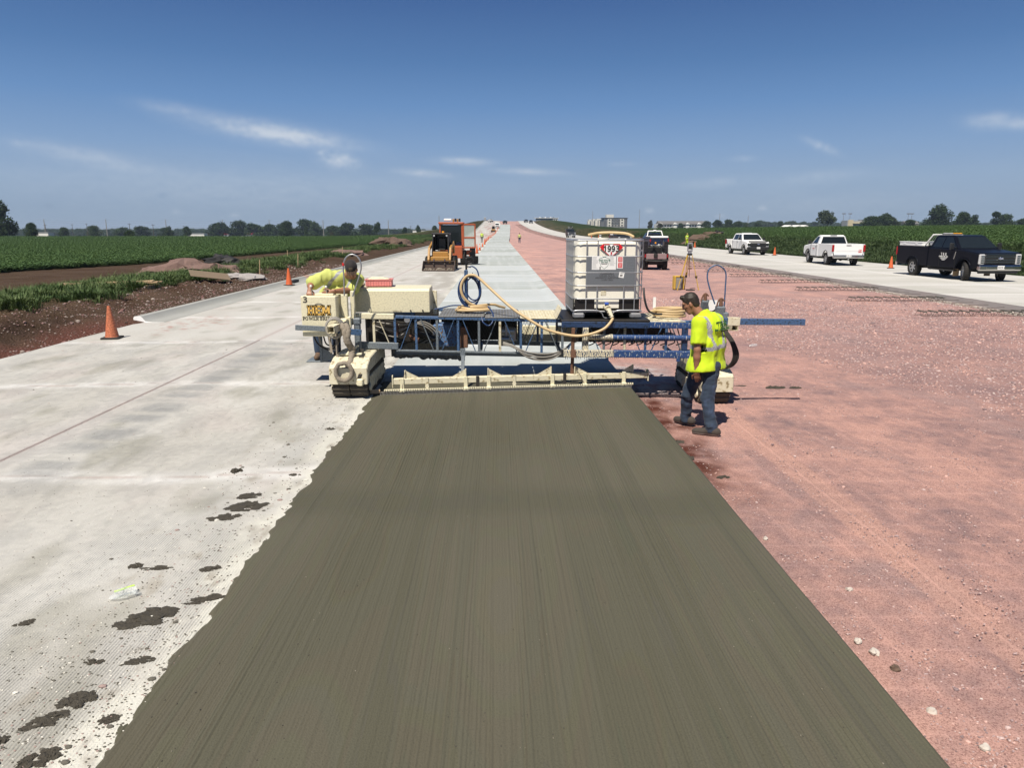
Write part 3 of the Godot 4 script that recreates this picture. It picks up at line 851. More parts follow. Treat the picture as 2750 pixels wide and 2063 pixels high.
func build_bridge() -> void:
	var root := thing("power_bridge", "cream and blue tracked work bridge spanning the fresh concrete slab, lettered HEM POWER BRIDGE", "paving machine", Vector3(0.55, 0, -10.8))
	var o := Transform3D(Basis(), -root.position)
	var mb := func() -> MB:
		var b := MB.new()
		b.xf = o
		return b
	var b: MB
	var top := func(x): return 1.045 - 0.028 * (x + 1.5)
	var bot := func(x): return 0.545 - 0.024 * (x + 1.5)
	# --- truss: chords, posts and braces of the front and the rear face
	for D in [10.4, 11.45]:
		b = mb.call(); b.bar(W(-1.5, top.call(-1.5), D), W(2.75, top.call(2.75), D), 0.045, 0.045, 0.006); part("upper_chord", b, M.blue_paint, root)
		b = mb.call(); b.bar(W(-1.5, bot.call(-1.5), D), W(1.0, bot.call(1.0), D), 0.05, 0.03, 0.005); b.bar(W(-1.5, bot.call(-1.5) - 0.032, D + 0.02), W(1.0, bot.call(1.0) - 0.032, D + 0.02), 0.012, 0.05); part("lower_chord", b, M.grey_blue_paint, root)
		b = mb.call(); b.bar(W(-2.08, 1.06, D), W(-1.52, 1.05, D), 0.06, 0.085, 0.008); part("upper_stub_beam", b, M.cream_paint, root)
		b = mb.call(); b.bar(W(-2.04, 0.63, D), W(-1.47, 0.61, D), 0.06, 0.1, 0.008); part("lower_stub_beam", b, M.grey_blue_paint, root)
		var k := 0
		var x := -1.82
		while x < 2.75:
			b = mb.call()
			b.bar(W(x, bot.call(x) + 0.015, D), W(x, top.call(x) - 0.02, D), 0.036, 0.03, 0.004)
			part("truss_post", b, [M.cream_dusty, M.blue_paint, M.blue_paint, M.grey_blue_paint, M.blue_paint, M.grey_blue_paint][k % 6] if k > 0 else M.cream_dusty, root)
			b = mb.call()
			var up := k % 2 == 1
			var xa := x + 0.07; var xb := x + 0.25
			b.bar(W(xa, (bot if up else top).call(xa) + (0.02 if up else -0.02), D), W(xb, (top if up else bot).call(xb) + (-0.02 if up else 0.02), D), 0.038, 0.012, 0.003)
			part("truss_brace", b, M.cream_dusty if k == 0 else (M.blue_paint if (k * 7 + int(D)) % 3 else M.grey_blue_paint), root)
			x += 0.3075; k += 1
	for x in [-1.5, -0.27, 0.95, 2.7]:
		b = mb.call(); b.bar(W(x, bot.call(x) - 0.03, 10.42), W(x, bot.call(x) - 0.03, 11.43), 0.05, 0.05, 0.005); part("cross_member", b, M.grey_blue_paint, root)
	# --- walking deck plates
	for q in [[-0.88, -0.2, M.tread_plate], [-0.195, 0.32, M.tread_plate], [0.325, 0.93, M.cream_dusty], [2.2, 2.76, M.cream_dusty]]:
		b = mb.call()
		var h: float = top.call((q[0] + q[1]) * 0.5) + 0.03
		b.box(W((q[0] + q[1]) * 0.5, h, 10.92), Vector3(q[1] - q[0] - 0.006, 0.008, 1.1), 0.002)
		var nx := int((q[1] - q[0]) / 0.045)
		for i in nx:
			for j in 24:
				var c := W(q[0] + 0.03 + i * 0.045, h + 0.005, 10.4 + 0.045 * j)
				b.box(c, Vector3(0.026, 0.003, 0.008), 0.0, Basis(Vector3.UP, PI * 0.25 if (i + j) % 2 else -PI * 0.25))
		part("deck_plate", b, q[2], root)
	# --- engine bay: hood, block, tank, guard mesh, pump
	var hood := mb.call() as MB
	hood.xf = o * Transform3D(Basis(), W(-1.57, 0, 10.85))
	hood.prism([Vector2(-0.26, 1.09), Vector2(0.25, 1.09), Vector2(0.25, 1.40), Vector2(0.215, 1.435), Vector2(-0.22, 1.455), Vector2(-0.26, 1.42)], func(_y): return 0.555, 0.008)
	var hd := part("engine_hood", hood, M.cream_paint, root)
	lettering(hd, "lettering", "SERIES 70", 0.022, M.ink, o * Transform3D(Basis(), W(-1.5, 1.105, 10.588)), false)
	for x in [-1.3, -1.12]:
		b = mb.call(); b.cyl(W(x, 1.115, 10.592), W(x, 1.115, 10.575), 0.012, -1, 10); inst("latch", b.mesh(), M.black_plastic, hd)
	b = mb.call(); b.box(W(-0.97, 1.2, 10.95), Vector3(0.07, 0.36, 0.05), 0.006); part("hood_stop", b, M.cream_dusty, root)
	b = mb.call(); b.box(W(-1.65, 0.82, 10.95), Vector3(0.7, 0.42, 0.55), 0.03); b.box(W(-1.2, 0.8, 10.9), Vector3(0.3, 0.3, 0.4), 0.03); b.cyl(W(-1.25, 0.82, 10.62), W(-0.95, 0.68, 10.6), 0.05, -1, 14); part("engine_block", b, M.grease, root)
	b = mb.call(); b.cyl(W(-1.52, 0.93, 10.5), W(-1.49, 0.75, 10.52), 0.04, 0.025, 14); part("filter_canister", b, M.rust, root)
	b = mb.call(); b.cyl(W(-1.32, 0.76, 10.52), W(-1.18, 0.66, 10.52), 0.03, 0.045, 14); part("exhaust_pipe", b, M.rust, root)
	b = mb.call(); b.cyl(W(-1.33, 1.0, 10.42), W(-1.33, 1.0, 10.38), 0.042, -1, 20); part("pressure_gauge", b, M.steel, root)
	b = mb.call(); b.box(W(-0.78, 0.72, 10.85), Vector3(0.42, 0.34, 0.3), 0.015); part("fluid_tank", b, M.rusty_blue, root)
	b = mb.call(); b.box(W(-0.51, 0.72, 10.56), Vector3(0.11, 0.32, 0.1), 0.01); part("valve_housing", b, M.rust, root)
	var g := mb.call() as MB
	for i in 30:
		var x0 := -0.86 + i * 0.045
		g.bar(W(x0, 0.6, 11.0), W(x0 + 0.18, 0.98, 11.0), 0.006, 0.004); g.bar(W(x0 + 0.18, 0.6, 11.003), W(x0, 0.98, 11.003), 0.006, 0.004)
	part("guard_mesh", g, M.black_plastic, root)
	b = mb.call(); b.box(W(-0.3, 0.78, 11.25), Vector3(1.2, 0.42, 0.02)); b.box(W(-1.5, 0.8, 11.4), Vector3(1.1, 0.5, 0.02)); part("shade_backing", b, M.dark, root)  # added dark sheets that stand in for the shade inside the truss
	b = mb.call()
	b.cyl(W(0.05, 0.78, 10.75), W(0.24, 0.78, 10.75), 0.07, -1, 14); b.box(W(0.2, 0.72, 10.8), Vector3(0.14, 0.2, 0.2), 0.02); b.cyl(W(0.0, 0.68, 10.6), W(0.16, 0.68, 10.6), 0.04, -1, 12); b.cyl(W(0.12, 0.88, 10.7), W(0.12, 0.7, 10.7), 0.025, -1, 10)
	part("pump", b, M.steel, root)
	# --- hydraulic lines
	for i in 9:
		b = mb.call()
		var s := rng.randf_range(-0.02, 0.02)
		b.tube(smooth_path([W(0.02 + s, 0.60 + 0.02 * (i % 4), 10.5), W(0.2, 0.62 + s, 10.36), W(0.42, 0.54 - 0.012 * i + s, 10.33 + 0.01 * (i % 3)), W(0.68, 0.50 - 0.012 * i, 10.32 + 0.012 * (i % 4)), W(0.92, 0.55 - 0.008 * i + s, 10.36), W(1.2, 0.66 + 0.012 * i, 10.6)]), 0.0085 + 0.002 * (i % 2), 7)
		part("hydraulic_line", b, M.grey_hose, root)
	for i in 6:
		b = mb.call()
		b.tube(smooth_path([W(-1.85, 0.98 - 0.03 * i, 10.6), W(-1.5, 0.96 - 0.045 * i, 10.5), W(-1.15, 0.9 + 0.01 * i, 10.5 + 0.02 * i), W(-1.0 + 0.03 * i, 0.75, 10.6), W(-1.2 + 0.05 * i, 0.62, 10.62)]), 0.009, 7)
		part("hydraulic_line", b, M.grey_hose if i % 2 else M.rubber, root)
	# --- tote platform with its outrigger frame
	b = mb.call(); b.box(W(1.56, 0.985, 10.97), Vector3(1.3, 0.04, 1.4), 0.005); part("tote_platform", b, M.grease, root)
	b = mb.call(); b.bar(W(0.92, 0.945, 10.27), W(2.2, 0.925, 10.27), 0.06, 0.085, 0.006); part("platform_edge_beam", b, M.navy_paint, root)
	b = mb.call(); b.bar(W(2.2, 0.935, 10.27), W(2.86, 0.915, 10.27), 0.06, 0.085, 0.006); part("platform_edge_beam", b, M.streaked_blue, root)
	b = mb.call(); b.box(W(0.88, 1.1, 10.55), Vector3(0.02, 0.17, 0.5), 0.004, Basis(Vector3.FORWARD, 0.45)); part("drip_plate", b, M.cream_dusty, root)
	for x in [1.27, 2.72]:
		b = mb.call(); b.bar(W(x, 0.56, 10.25), W(x, 0.9, 10.25), 0.085, 0.06, 0.006); part("platform_post", b, M.splattered_paint if x < 2.0 else M.navy_paint, root)
	b = mb.call(); b.cyl(W(1.3, 0.765, 10.22), W(1.62, 0.76, 10.22), 0.04, -1, 16); b.cyl(W(1.62, 0.76, 10.22), W(1.66, 0.76, 10.22), 0.046, -1, 16); part("spray_pipe", b, M.splattered_paint, root)
	b = mb.call(); b.cyl(W(1.66, 0.76, 10.22), W(2.8, 0.745, 10.22), 0.04, -1, 16); part("spray_pipe", b, M.streaked_blue, root)
	b = mb.call(); b.bar(W(0.95, 0.525, 10.22), W(1.68, 0.52, 10.22), 0.08, 0.1, 0.008); part("outrigger_beam", b, M.splattered_paint, root)
	b = mb.call(); b.bar(W(1.68, 0.52, 10.22), W(2.85, 0.5, 10.22), 0.08, 0.105, 0.008); b.box(W(2.62, 0.47, 10.17), Vector3(0.05, 0.13, 0.03), 0.004); part("outrigger_beam", b, M.streaked_blue, root)
	b = mb.call()
	for i in 60: b.cyl(W(0.98 + i * 0.031, 0.47, 10.21), W(0.98 + i * 0.031, 0.47 - rng.randf_range(0.006, 0.04), 10.21), 0.006, 0.002, 5)
	part("dried_drips", b, M.grey_hose, root)
	b = mb.call(); b.box(W(1.9, 0.8, 11.0), Vector3(1.4, 0.22, 0.5), 0.02); b.box(W(2.0, 0.62, 11.2), Vector3(1.6, 0.1, 0.3), 0.01); part("spray_reservoir", b, M.grease, root)
	for i in 12:
		b = mb.call(); var x := 1.35 + i * 0.12
		b.tube(smooth_path([W(x, 0.86, 10.5), W(x + 0.04, 0.72, 10.42 + 0.03 * (i % 3)), W(x + 0.09, 0.64, 10.5), W(x + 0.02, 0.58, 10.6)]), 0.009, 6)
		part("spray_line", b, M.rubber, root)
	b = mb.call(); b.bar(W(0.2, 0.61, 11.75), W(2.5, 0.57, 11.75), 0.1, 0.26, 0.01); part("spray_hood", b, M.cream_paint, root)
	b = mb.call()
	var ragged := []
	for i in 41:
		var x := -1.75 + 1.2 * i / 40.0
		ragged.append([W(x, 0.55, 11.5), W(x, 0.24 - 0.05 * i / 40.0 + rng.randf_range(-0.018, 0.018), 11.52 + 0.02 * sin(i))])
	for i in 40: b.quad(ragged[i][1], ragged[i + 1][1], ragged[i + 1][0], ragged[i][0])
	part("canvas_skirt", b, M.canvas, root)
	# --- hangers that carry the rake
	for q in [[-0.52, 10.33, 0.58, 10.17, M.grey_blue_paint], [1.085, 10.2, 0.9, 10.28, M.rust]]:
		b = mb.call(); b.bar(W(q[0], q[2], q[1]), W(q[0], 0.16, q[3]), 0.05, 0.022, 0.004); b.box(W(q[0], 0.53, q[1] - 0.04), Vector3(0.075, 0.12, 0.012), 0.003); part("rake_hanger", b, q[4], root)
	b = mb.call(); b.bar(W(-1.83, 0.58, 10.45), W(-1.9, 0.2, 10.4), 0.035, 0.02, 0.004); part("support_bracket", b, M.grey_blue_paint, root)
	build_rake(root, o)
	# --- left leg, crawler and control station
	var lx := -2.05
	b = mb.call(); b.bar(W(-2.03, 0.36, 10.25), W(-2.03, 1.05, 10.25), 0.085, 0.085, 0.012); part("leg_post", b, M.grey_blue_paint, root)
	b = mb.call(); b.box(W(-2.03, 1.0, 10.25), Vector3(0.105, 0.09, 0.105), 0.012); part("leg_collar", b, M.grey_blue_paint, root)
	b = mb.call(); b.bar(W(-2.83, 0.955, 9.93), W(-2.42, 0.93, 9.95), 0.02, 0.075, 0.003); part("bumper_bar", b, M.grey_blue_paint, root)
	b = mb.call(); b.bar(W(-2.42, 0.92, 9.98), W(-1.95, 0.85, 10.12), 0.03, 0.085, 0.004); part("bumper_bar", b, M.blue_paint, root)
	b = mb.call()
	for sy in [-1.0, 1.0]:
		b.bar(W(-2.29, 0.95 + sy * 0.045, 9.7), W(-2.14, 1.0 + sy * 0.045, 10.25), 0.1, 0.008)
	for sx in [-1.0, 1.0]: b.bar(W(-2.29 + sx * 0.048, 0.95, 9.7), W(-2.14 + sx * 0.048, 1.0, 10.25), 0.008, 0.098)
	b.box(W(-2.22, 0.97, 9.95), Vector3(0.08, 0.08, 0.01))
	part("hitch_tube", b, M.cream_dusty, root)
	crawler(root, Vector3(lx, 0.007, 0), 0.5, 9.6, 11.15, 0.34)
	b = mb.call(); b.xf = o * Transform3D(Basis(), Vector3(lx, 0, 0))
	b.prism([Vector2(-9.56, 0.22), Vector2(-9.56, 0.44), Vector2(-9.62, 0.48), Vector2(-9.85, 0.545), Vector2(-10.4, 0.56), Vector2(-11.1, 0.5), Vector2(-11.15, 0.3), Vector2(-11.1, 0.3), Vector2(-10.9, 0.36), Vector2(-9.75, 0.36), Vector2(-9.62, 0.22)], func(_y): return 0.262, 0.012)
	part("track_cover", b, M.cream_dusty, root)
	b = mb.call(); b.box(W(lx - 0.02, 0.575, 9.98), Vector3(0.3, 0.025, 0.16), 0.006); b.bar(W(lx - 0.12, 0.55, 9.9), W(lx + 0.06, 0.68, 10.05), 0.03, 0.03, 0.005); b.box(W(lx + 0.16, 0.25, 9.56), Vector3(0.09, 0.1, 0.08), 0.015); b.cyl(W(lx + 0.17, 0.24, 9.5), W(lx + 0.17, 0.24, 9.6), 0.03, -1, 12); part("track_motor", b, M.cream_paint, root)
	b = mb.call()
	for i in 4: b.tube(smooth_path(ring(W(-2.28, 0.95, 9.86 + 0.02 * i), 0.105 + 0.007 * i, 0.13 + 0.006 * i, Basis(Vector3.UP, 0.25), 14), 2), 0.011, 7, true)
	part("hose_coil", b, M.grey_hose, root)
	for i in 2:
		b = mb.call()
		b.tube(wrinkled(smooth_path([W(-2.2 + 0.07 * i, 1.0, 9.92), W(-2.13 + 0.05 * i, 0.93, 9.84), W(-2.11 + 0.03 * i, 0.78, 9.82), W(-2.06 + 0.02 * i, 0.66, 9.88), W(-2.05, 0.55, 9.84), W(-2.06, 0.44, 9.6)], 9), 0.008), 0.04 if i == 0 else 0.036, 9)
		part("hose_sleeve", b, M.sleeve_fabric, root)
	b = mb.call(); b.tube(wrinkled(smooth_path(ring(W(-2.1, 0.4, 9.52), 0.11, 0.12, Basis(), 18), 2), 0.006), 0.03, 8, true); part("hose_sleeve", b, M.sleeve_fabric, root)
	for i in 5:
		b = mb.call(); b.tube(smooth_path([W(-1.98 + 0.012 * i, 0.62, 10.1), W(-1.93 + 0.015 * i, 0.5, 9.75), W(-1.9 + 0.012 * i, 0.38, 9.58), W(-1.94, 0.26, 9.55)]), 0.009, 7); part("hydraulic_line", b, M.rubber, root)
	b = mb.call(); b.bar(W(-2.585, 0.39, 10.3), W(-2.585, 0.8, 10.3), 0.04, 0.02, 0.003); b.tri(W(-2.565, 0.64, 10.3), W(-2.565, 0.39, 10.3), W(-2.36, 0.46, 10.3)); b.tri(W(-2.565, 0.64, 10.305), W(-2.36, 0.46, 10.305), W(-2.565, 0.39, 10.305)); part("step_bracket", b, M.grey_blue_paint, root)
	for i in 5:
		b = mb.call(); b.tube(smooth_path([W(-2.66 + 0.07 * i, 0.84, 10.2), W(-2.6 + 0.06 * i, 0.68 - 0.03 * (i % 2), 10.2), W(-2.42 + 0.03 * i, 0.6 + 0.03 * (i % 3), 10.15), W(-2.28, 0.72, 10.1), W(-2.22, 0.85, 10.0)]), 0.011, 7); part("hydraulic_line", b, M.grey_hose if i % 2 else M.rubber, root)
	b = mb.call(); b.bar(W(-2.4, 0.9, 10.05), W(-2.34, 0.6, 9.9), 0.03, 0.03); b.bar(W(-2.27, 0.86, 9.95), W(-2.25, 0.42, 9.85), 0.03, 0.02); part("strap", b, M.sleeve_fabric, root)
	# control box
	var cb := mb.call() as MB
	cb.box(W(-2.51, 1.1, 10.22), Vector3(0.49, 0.565, 0.44), 0.01)
	var box := part("control_box", cb, M.cream_paint, root)
	for q in [[0.009, 9.9985, "letter_outline", M.ink], [0.0, 9.996, "lettering", M.gold_letter]]:
		# slab-serif block letters H, E, M
		b = mb.call()
		for st in [[-0.125, 0, 0.026, 0.13], [-0.065, 0, 0.026, 0.13], [-0.095, 0, 0.05, 0.024], [-0.125, 0.055, 0.042, 0.022], [-0.125, -0.055, 0.042, 0.022], [-0.065, 0.055, 0.042, 0.022], [-0.065, -0.055, 0.042, 0.022],
				[-0.018, 0, 0.028, 0.13], [0.01, 0.056, 0.075, 0.022], [0.01, -0.056, 0.075, 0.022], [0.006, 0, 0.05, 0.022], [0.041, 0.044, 0.014, 0.034], [0.041, -0.044, 0.014, 0.034],
				[0.073, 0, 0.024, 0.13], [0.153, 0, 0.026, 0.13], [0.073, -0.055, 0.04, 0.022], [0.153, -0.055, 0.042, 0.022], [0.069, 0.055, 0.032, 0.022], [0.157, 0.055, 0.034, 0.022]]:
			b.box(W(-2.52 + st[0], 1.185 + st[1], q[1]), Vector3(st[2] + q[0] * 2.0, st[3] + q[0] * 2.0, 0.003 if q[0] > 0 else 0.004))
		for s in [-1.0, 1.0]: b.box(W(-2.407 + s * 0.0165, 1.195, q[1]), Vector3(0.02 + q[0] * 2.0, 0.105 + q[0], 0.003), 0.0, Basis(Vector3.BACK, -s * 0.33))
		inst(q[2], b.mesh(), q[3], box)
	lettering(box, "lettering", "POWER BRIDGE", 0.048, M.ink, o * Transform3D(Basis(), W(-2.505, 1.072, 9.997)), true, 0.4, 0.002, 0.88)
	b = mb.call()
	for s in [-1.0, 1.0]:
		b.tube(arc(W(-2.505, 1.185, 9.999), 0.095, 0.95 if s > 0 else PI + 0.95, 2.19 if s > 0 else PI + 2.19, 8), 0.004, 5)
	inst("emblem_ring", b.mesh(), M.ink, box)
	lettering(box, "lettering", "3", 0.085, M.ink, o * Transform3D(Basis(), W(-2.69, 1.335, 9.997)), false, 0.6, 0.002)
	b = mb.call(); b.box(W(-2.45, 1.395, 10.2), Vector3(0.26, 0.03, 0.2), 0.006); inst("lid", b.mesh(), M.cream_paint, box)
	for q in [[-2.62, 1.50, 10.12], [-2.41, 1.49, 10.12]]:
		b = mb.call(); b.cyl(W(q[0], 1.38, q[2]), W(q[0] - 0.005, q[1], q[2] - 0.02), 0.006, -1, 8); inst("lever", b.mesh(), M.steel, box)
		b = mb.call(); b.lathe([Vector2(0, -0.018), Vector2(0.013, -0.013), Vector2(0.018, 0), Vector2(0.013, 0.013), Vector2(0, 0.018)], W(q[0] - 0.005, q[1] + 0.015, q[2] - 0.02), Basis(), 12); inst("lever_knob", b.mesh(), M.white_paint, box)
	b = mb.call(); b.bar(W(-2.19, 1.0, 10.22), W(-2.19, 1.39, 10.22), 0.09, 0.07, 0.008); b.bar(W(-2.09, 1.0, 10.3), W(-2.09, 1.43, 10.3), 0.06, 0.06, 0.008); b.box(W(-2.2, 1.0, 10.1), Vector3(0.13, 0.12, 0.1), 0.012); b.bar(W(-2.12, 0.9, 10.15), W(-2.12, 1.08, 10.15), 0.05, 0.06, 0.01); part("mast", b, M.cream_paint, root)
	b = mb.call(); b.tube(smooth_path([W(-2.16, 1.38, 10.08), W(-2.15, 1.62, 10.06), W(-2.145, 1.8, 10.05), W(-2.105, 1.91, 10.05), W(-2.02, 1.955, 10.05), W(-1.935, 1.91, 10.05), W(-1.9, 1.8, 10.05), W(-1.935, 1.66, 10.07), W(-2.05, 1.37, 10.1)]), 0.0105, 9); part("sensor_hoop", b, M.galvanised, root)
	b = mb.call(); b.cyl(W(-2.147, 1.8, 10.05), W(-2.147, 1.84, 10.05), 0.016, -1, 10); part("hoop_clamp", b, M.red_letter, root)
	# --- right leg and crawler, standing on the stone base
	b = mb.call(); b.bar(W(3.25, 0.2, 10.5), W(3.25, 1.2, 10.35), 0.13, 0.11, 0.015); b.box(W(3.32, 1.06, 10.35), Vector3(0.1, 0.1, 0.1), 0.02); part("leg_post", b, M.grey_blue_paint, root)
	b = mb.call(); b.bar(W(3.15, 0.9, 10.9), W(3.15, 1.24, 10.8), 0.1, 0.09, 0.012); part("leg_post", b, M.grey_blue_paint, root)
	b = mb.call(); b.bar(W(2.7, 0.93, 10.45), W(3.3, 0.93, 10.45), 0.07, 0.09, 0.008); b.bar(W(2.7, 0.5, 10.45), W(3.3, 0.45, 10.45), 0.07, 0.09, 0.008); part("end_beam", b, M.blue_paint, root)
	for q in [[3.25, 1.22, 10.34], [3.15, 1.25, 10.8]]:
		b = mb.call(); b.cyl(W(q[0], q[1] - 0.02, q[2]), W(q[0], q[1] + 0.09, q[2]), 0.03, 0.022, 10); b.tube(smooth_path([W(q[0] - 0.06, q[1] - 0.03, q[2]), W(q[0] - 0.04, q[1] + 0.05, q[2]), W(q[0], q[1] + 0.09, q[2]), W(q[0] + 0.05, q[1] + 0.05, q[2])]), 0.012, 7); part("jack_head", b, M.rust, root)
	b = mb.call(); b.quad(W(3.2, 1.08, 10.85), W(3.36, 1.08, 10.75), W(3.36, 1.24, 10.75), W(3.2, 1.24, 10.85)); part("marker_plate", b, M.white_paint, root)
	b = mb.call(); b.bar(W(3.19, 1.06, 10.6), W(3.3, 1.2, 10.45), 0.025, 0.025); part("stay", b, M.rubber, root)
	b = mb.call(); b.tube(smooth_path([W(3.18, 1.22, 10.4), W(3.09, 1.45, 10.4), W(3.045, 1.62, 10.4), W(3.07, 1.73, 10.4), W(3.17, 1.785, 10.4), W(3.27, 1.74, 10.4), W(3.315, 1.66, 10.4), W(3.32, 1.5, 10.4), W(3.32, 1.15, 10.4)]), 0.0105, 9); part("sensor_hoop", b, M.blue_paint, root)
	b = mb.call(); b.bar(W(3.1, 1.05, 9.75), W(3.17, 1.05, 9.75), 0.06, 0.1, 0.006); part("outrigger_arm", b, M.blue_paint, root)
	b = mb.call(); b.bar(W(3.17, 1.05, 9.75), W(3.34, 1.045, 9.75), 0.07, 0.115, 0.006); part("arm_socket", b, M.cream_dusty, root)
	b = mb.call(); b.bar(W(3.34, 1.045, 9.75), W(4.25, 1.035, 9.75), 0.05, 0.085, 0.005); part("outrigger_arm", b, M.blue_paint, root)
	b = mb.call()
	for sy in [-1.0, 1.0]: b.bar(W(3.36, 0.93 + sy * 0.042, 9.98), W(3.34, 0.9 + sy * 0.042, 10.4), 0.095, 0.007)
	for sx in [-1.0, 1.0]: b.bar(W(3.36 + sx * 0.045, 0.93, 9.98), W(3.34 + sx * 0.045, 0.9, 10.4), 0.007, 0.09)
	b.box(W(3.35, 0.91, 10.2), Vector3(0.08, 0.08, 0.01)); b.bar(W(3.12, 1.05, 9.78), W(3.2, 0.98, 10.4), 0.06, 0.08); part("hitch_tube", b, M.cream_dusty, root)
	for i in 3:
		b = mb.call(); b.tube(smooth_path([W(3.22 + 0.03 * i, 0.86, 10.1), W(3.32 + 0.02 * i, 0.72, 10.0), W(3.37 + 0.03 * i, 0.52, 9.98), W(3.33 + 0.02 * i, 0.36, 10.05), W(3.2, 0.28, 10.2)]), 0.018, 8); part("hydraulic_line", b, M.rubber, root)
	crawler(root, Vector3(3.17, BASE + 0.008, 0), 0.45, 10.08, 11.6, 0.3)
	b = mb.call(); b.xf = o * Transform3D(Basis(), Vector3(3.18, 0, 0))
	b.prism([Vector2(-10.03, -0.02), Vector2(-10.03, 0.2), Vector2(-10.1, 0.25), Vector2(-10.35, 0.33), Vector2(-11.4, 0.33), Vector2(-11.55, 0.05), Vector2(-11.4, 0.1), Vector2(-10.3, 0.1), Vector2(-10.12, -0.02)], func(_y): return 0.235, 0.012)
	part("track_cover", b, M.cream_dusty, root)

func ring(c: Vector3, rx: float, ry: float, turn: Basis, k: int) -> Array:
	var out := []
	for i in k:
		var a := TAU * i / k
		out.append(c + turn * Vector3(cos(a) * rx, sin(a) * ry, 0))
	out.append(out[0])
	return out

func arc(c: Vector3, r: float, a0: float, a1: float, k: int) -> Array:
	var out := []
	for i in k + 1:
		var a := a0 + (a1 - a0) * i / k
		out.append(c + Vector3(cos(a) * r, sin(a) * r, 0))
	return out

func wrinkled(pts: Array, amount: float) -> Array:
	var out := []
	for p in pts: out.append(p + Vector3(rng.randf_range(-1, 1), rng.randf_range(-1, 1), rng.randf_range(-1, 1)) * amount)
	return out

# the tining rake: a box beam on hangers, gussets, clamps and a long comb of spring tines set a little askew
func build_rake(root: Node3D, o: Transform3D) -> void:
	var a := W(-1.5, 0.175, 9.95); var z := W(2.22, 0.165, 10.4)
	var along := (z - a).normalized()
	var at := func(x, y, dz) -> Vector3:
		var t: float = (x + 1.5) / 3.72
		var p := a.lerp(z, t)
		return Vector3(x, y, p.z + dz)
	var rake := MB.new()
	rake.xf = o
	rake.bar(a, z, 0.09, 0.085, 0.008)
	var bm := part("rake_beam", rake, M.cream_dusty, root)
	var b: MB
	for e in [a - along * 0.008, z + along * 0.008]:
		b = MB.new(); b.xf = o; b.box(e, Vector3(0.016, 0.17, 0.11), 0.004, Basis(Vector3.UP, atan2(-along.z, along.x))); inst("end_plate", b.mesh(), M.cream_dusty, bm)
	for q in [[-1.33, 1.0], [-0.47, -1.0], [-0.15, 1.0], [0.77, -1.0], [1.12, 1.0], [2.0, -1.0]]:
		b = MB.new(); b.xf = o
		var p0: Vector3 = at.call(q[0], 0.215, 0.0); var p1: Vector3 = at.call(q[0] + q[1] * 0.2, 0.215, 0.0); var p2: Vector3 = at.call(q[0], 0.325, 0.0)
		for dz in [-0.006, 0.006]: b.tri(p0 + Vector3(0, 0, dz), p1 + Vector3(0, 0, dz), p2 + Vector3(0, 0, dz))
		b.bar(p1, p2, 0.012, 0.006)
		b.box((p0 + p2) * 0.5, Vector3(0.014, 0.12, 0.07), 0.003)
		inst("gusset", b.mesh(), M.cream_dusty, bm)
	for x in [-1.37, -0.47, -0.14, 0.79, 1.27, 1.86]:
		b = MB.new(); b.xf = o
		b.box(at.call(x, 0.14, 0.055), Vector3(0.055, 0.18, 0.02), 0.005); b.box(at.call(x, 0.05, 0.07), Vector3(0.075, 0.05, 0.05), 0.01); b.cyl(at.call(x, 0.06, 0.09), at.call(x, 0.06, 0.11), 0.013, -1, 8)
		inst("comb_clamp", b.mesh(), M.cream_paint, bm)
	for x in [-1.02, -0.3, 0.23, 0.97]:
		b = MB.new(); b.xf = o
		b.cyl(at.call(x, 0.1, 0.06), at.call(x, 0.1, 0.03), 0.028, -1, 14); b.box(at.call(x, 0.17, 0.05), Vector3(0.045, 0.12, 0.012), 0.004)
		inst("adjuster", b.mesh(), M.rubber if x > 0.5 or x < -0.2 and x > -0.5 else M.cream_dusty, bm)
	b = MB.new(); b.xf = o
	b.bar(at.call(-1.62, 0.06, 0.07), at.call(2.0, 0.05, 0.07), 0.03, 0.028, 0.003)
	inst("comb_bar", b.mesh(), M.cream_paint, bm)
	b = MB.new(); b.xf = o
	b.bar(at.call(-1.78, 0.03, 0.06), at.call(2.0, 0.03, 0.06), 0.03, 0.022, 0.003)
	inst("comb_backing", b.mesh(), M.dusty_rubber, bm)
	b = MB.new(); b.xf = o
	for i in 112:
		var x := -1.6 + i * 0.0322
		b.box(at.call(x, 0.062, 0.086), Vector3(0.009, 0.02, 0.004))
	inst("comb_holes", b.mesh(), M.dark, bm)
	b = MB.new(); b.xf = o
	for i in 190:
		var x := -1.66 + i * 0.0192
		b.cyl(at.call(x, 0.05, 0.085), at.call(x, 0.005, 0.14), 0.0022, -1, 4, false)
	inst("tines", b.mesh(), M.steel, bm)
	b = MB.new(); b.xf = o; b.box(at.call(-1.75, 0.05, 0.08), Vector3(0.16, 0.06, 0.05), 0.012, Basis(Vector3.UP, 0.3)); inst("end_block", b.mesh(), M.wood, bm)
	b = MB.new(); b.xf = o
	b.tube(smooth_path([at.call(1.12, 0.31, 0.0), at.call(1.2, 0.2, 0.05), at.call(1.27, 0.06, 0.08)]), 0.005, 6); inst("tie_wire", b.mesh(), M.sleeve_fabric, bm)
	b = MB.new(); b.xf = o; b.tube(smooth_path([at.call(-1.33, 0.3, 0.0), at.call(-1.36, 0.15, 0.06), at.call(-1.37, 0.03, 0.08)]), 0.005, 6)
	inst("tie_wire", b.mesh(), M.sleeve_fabric, bm)

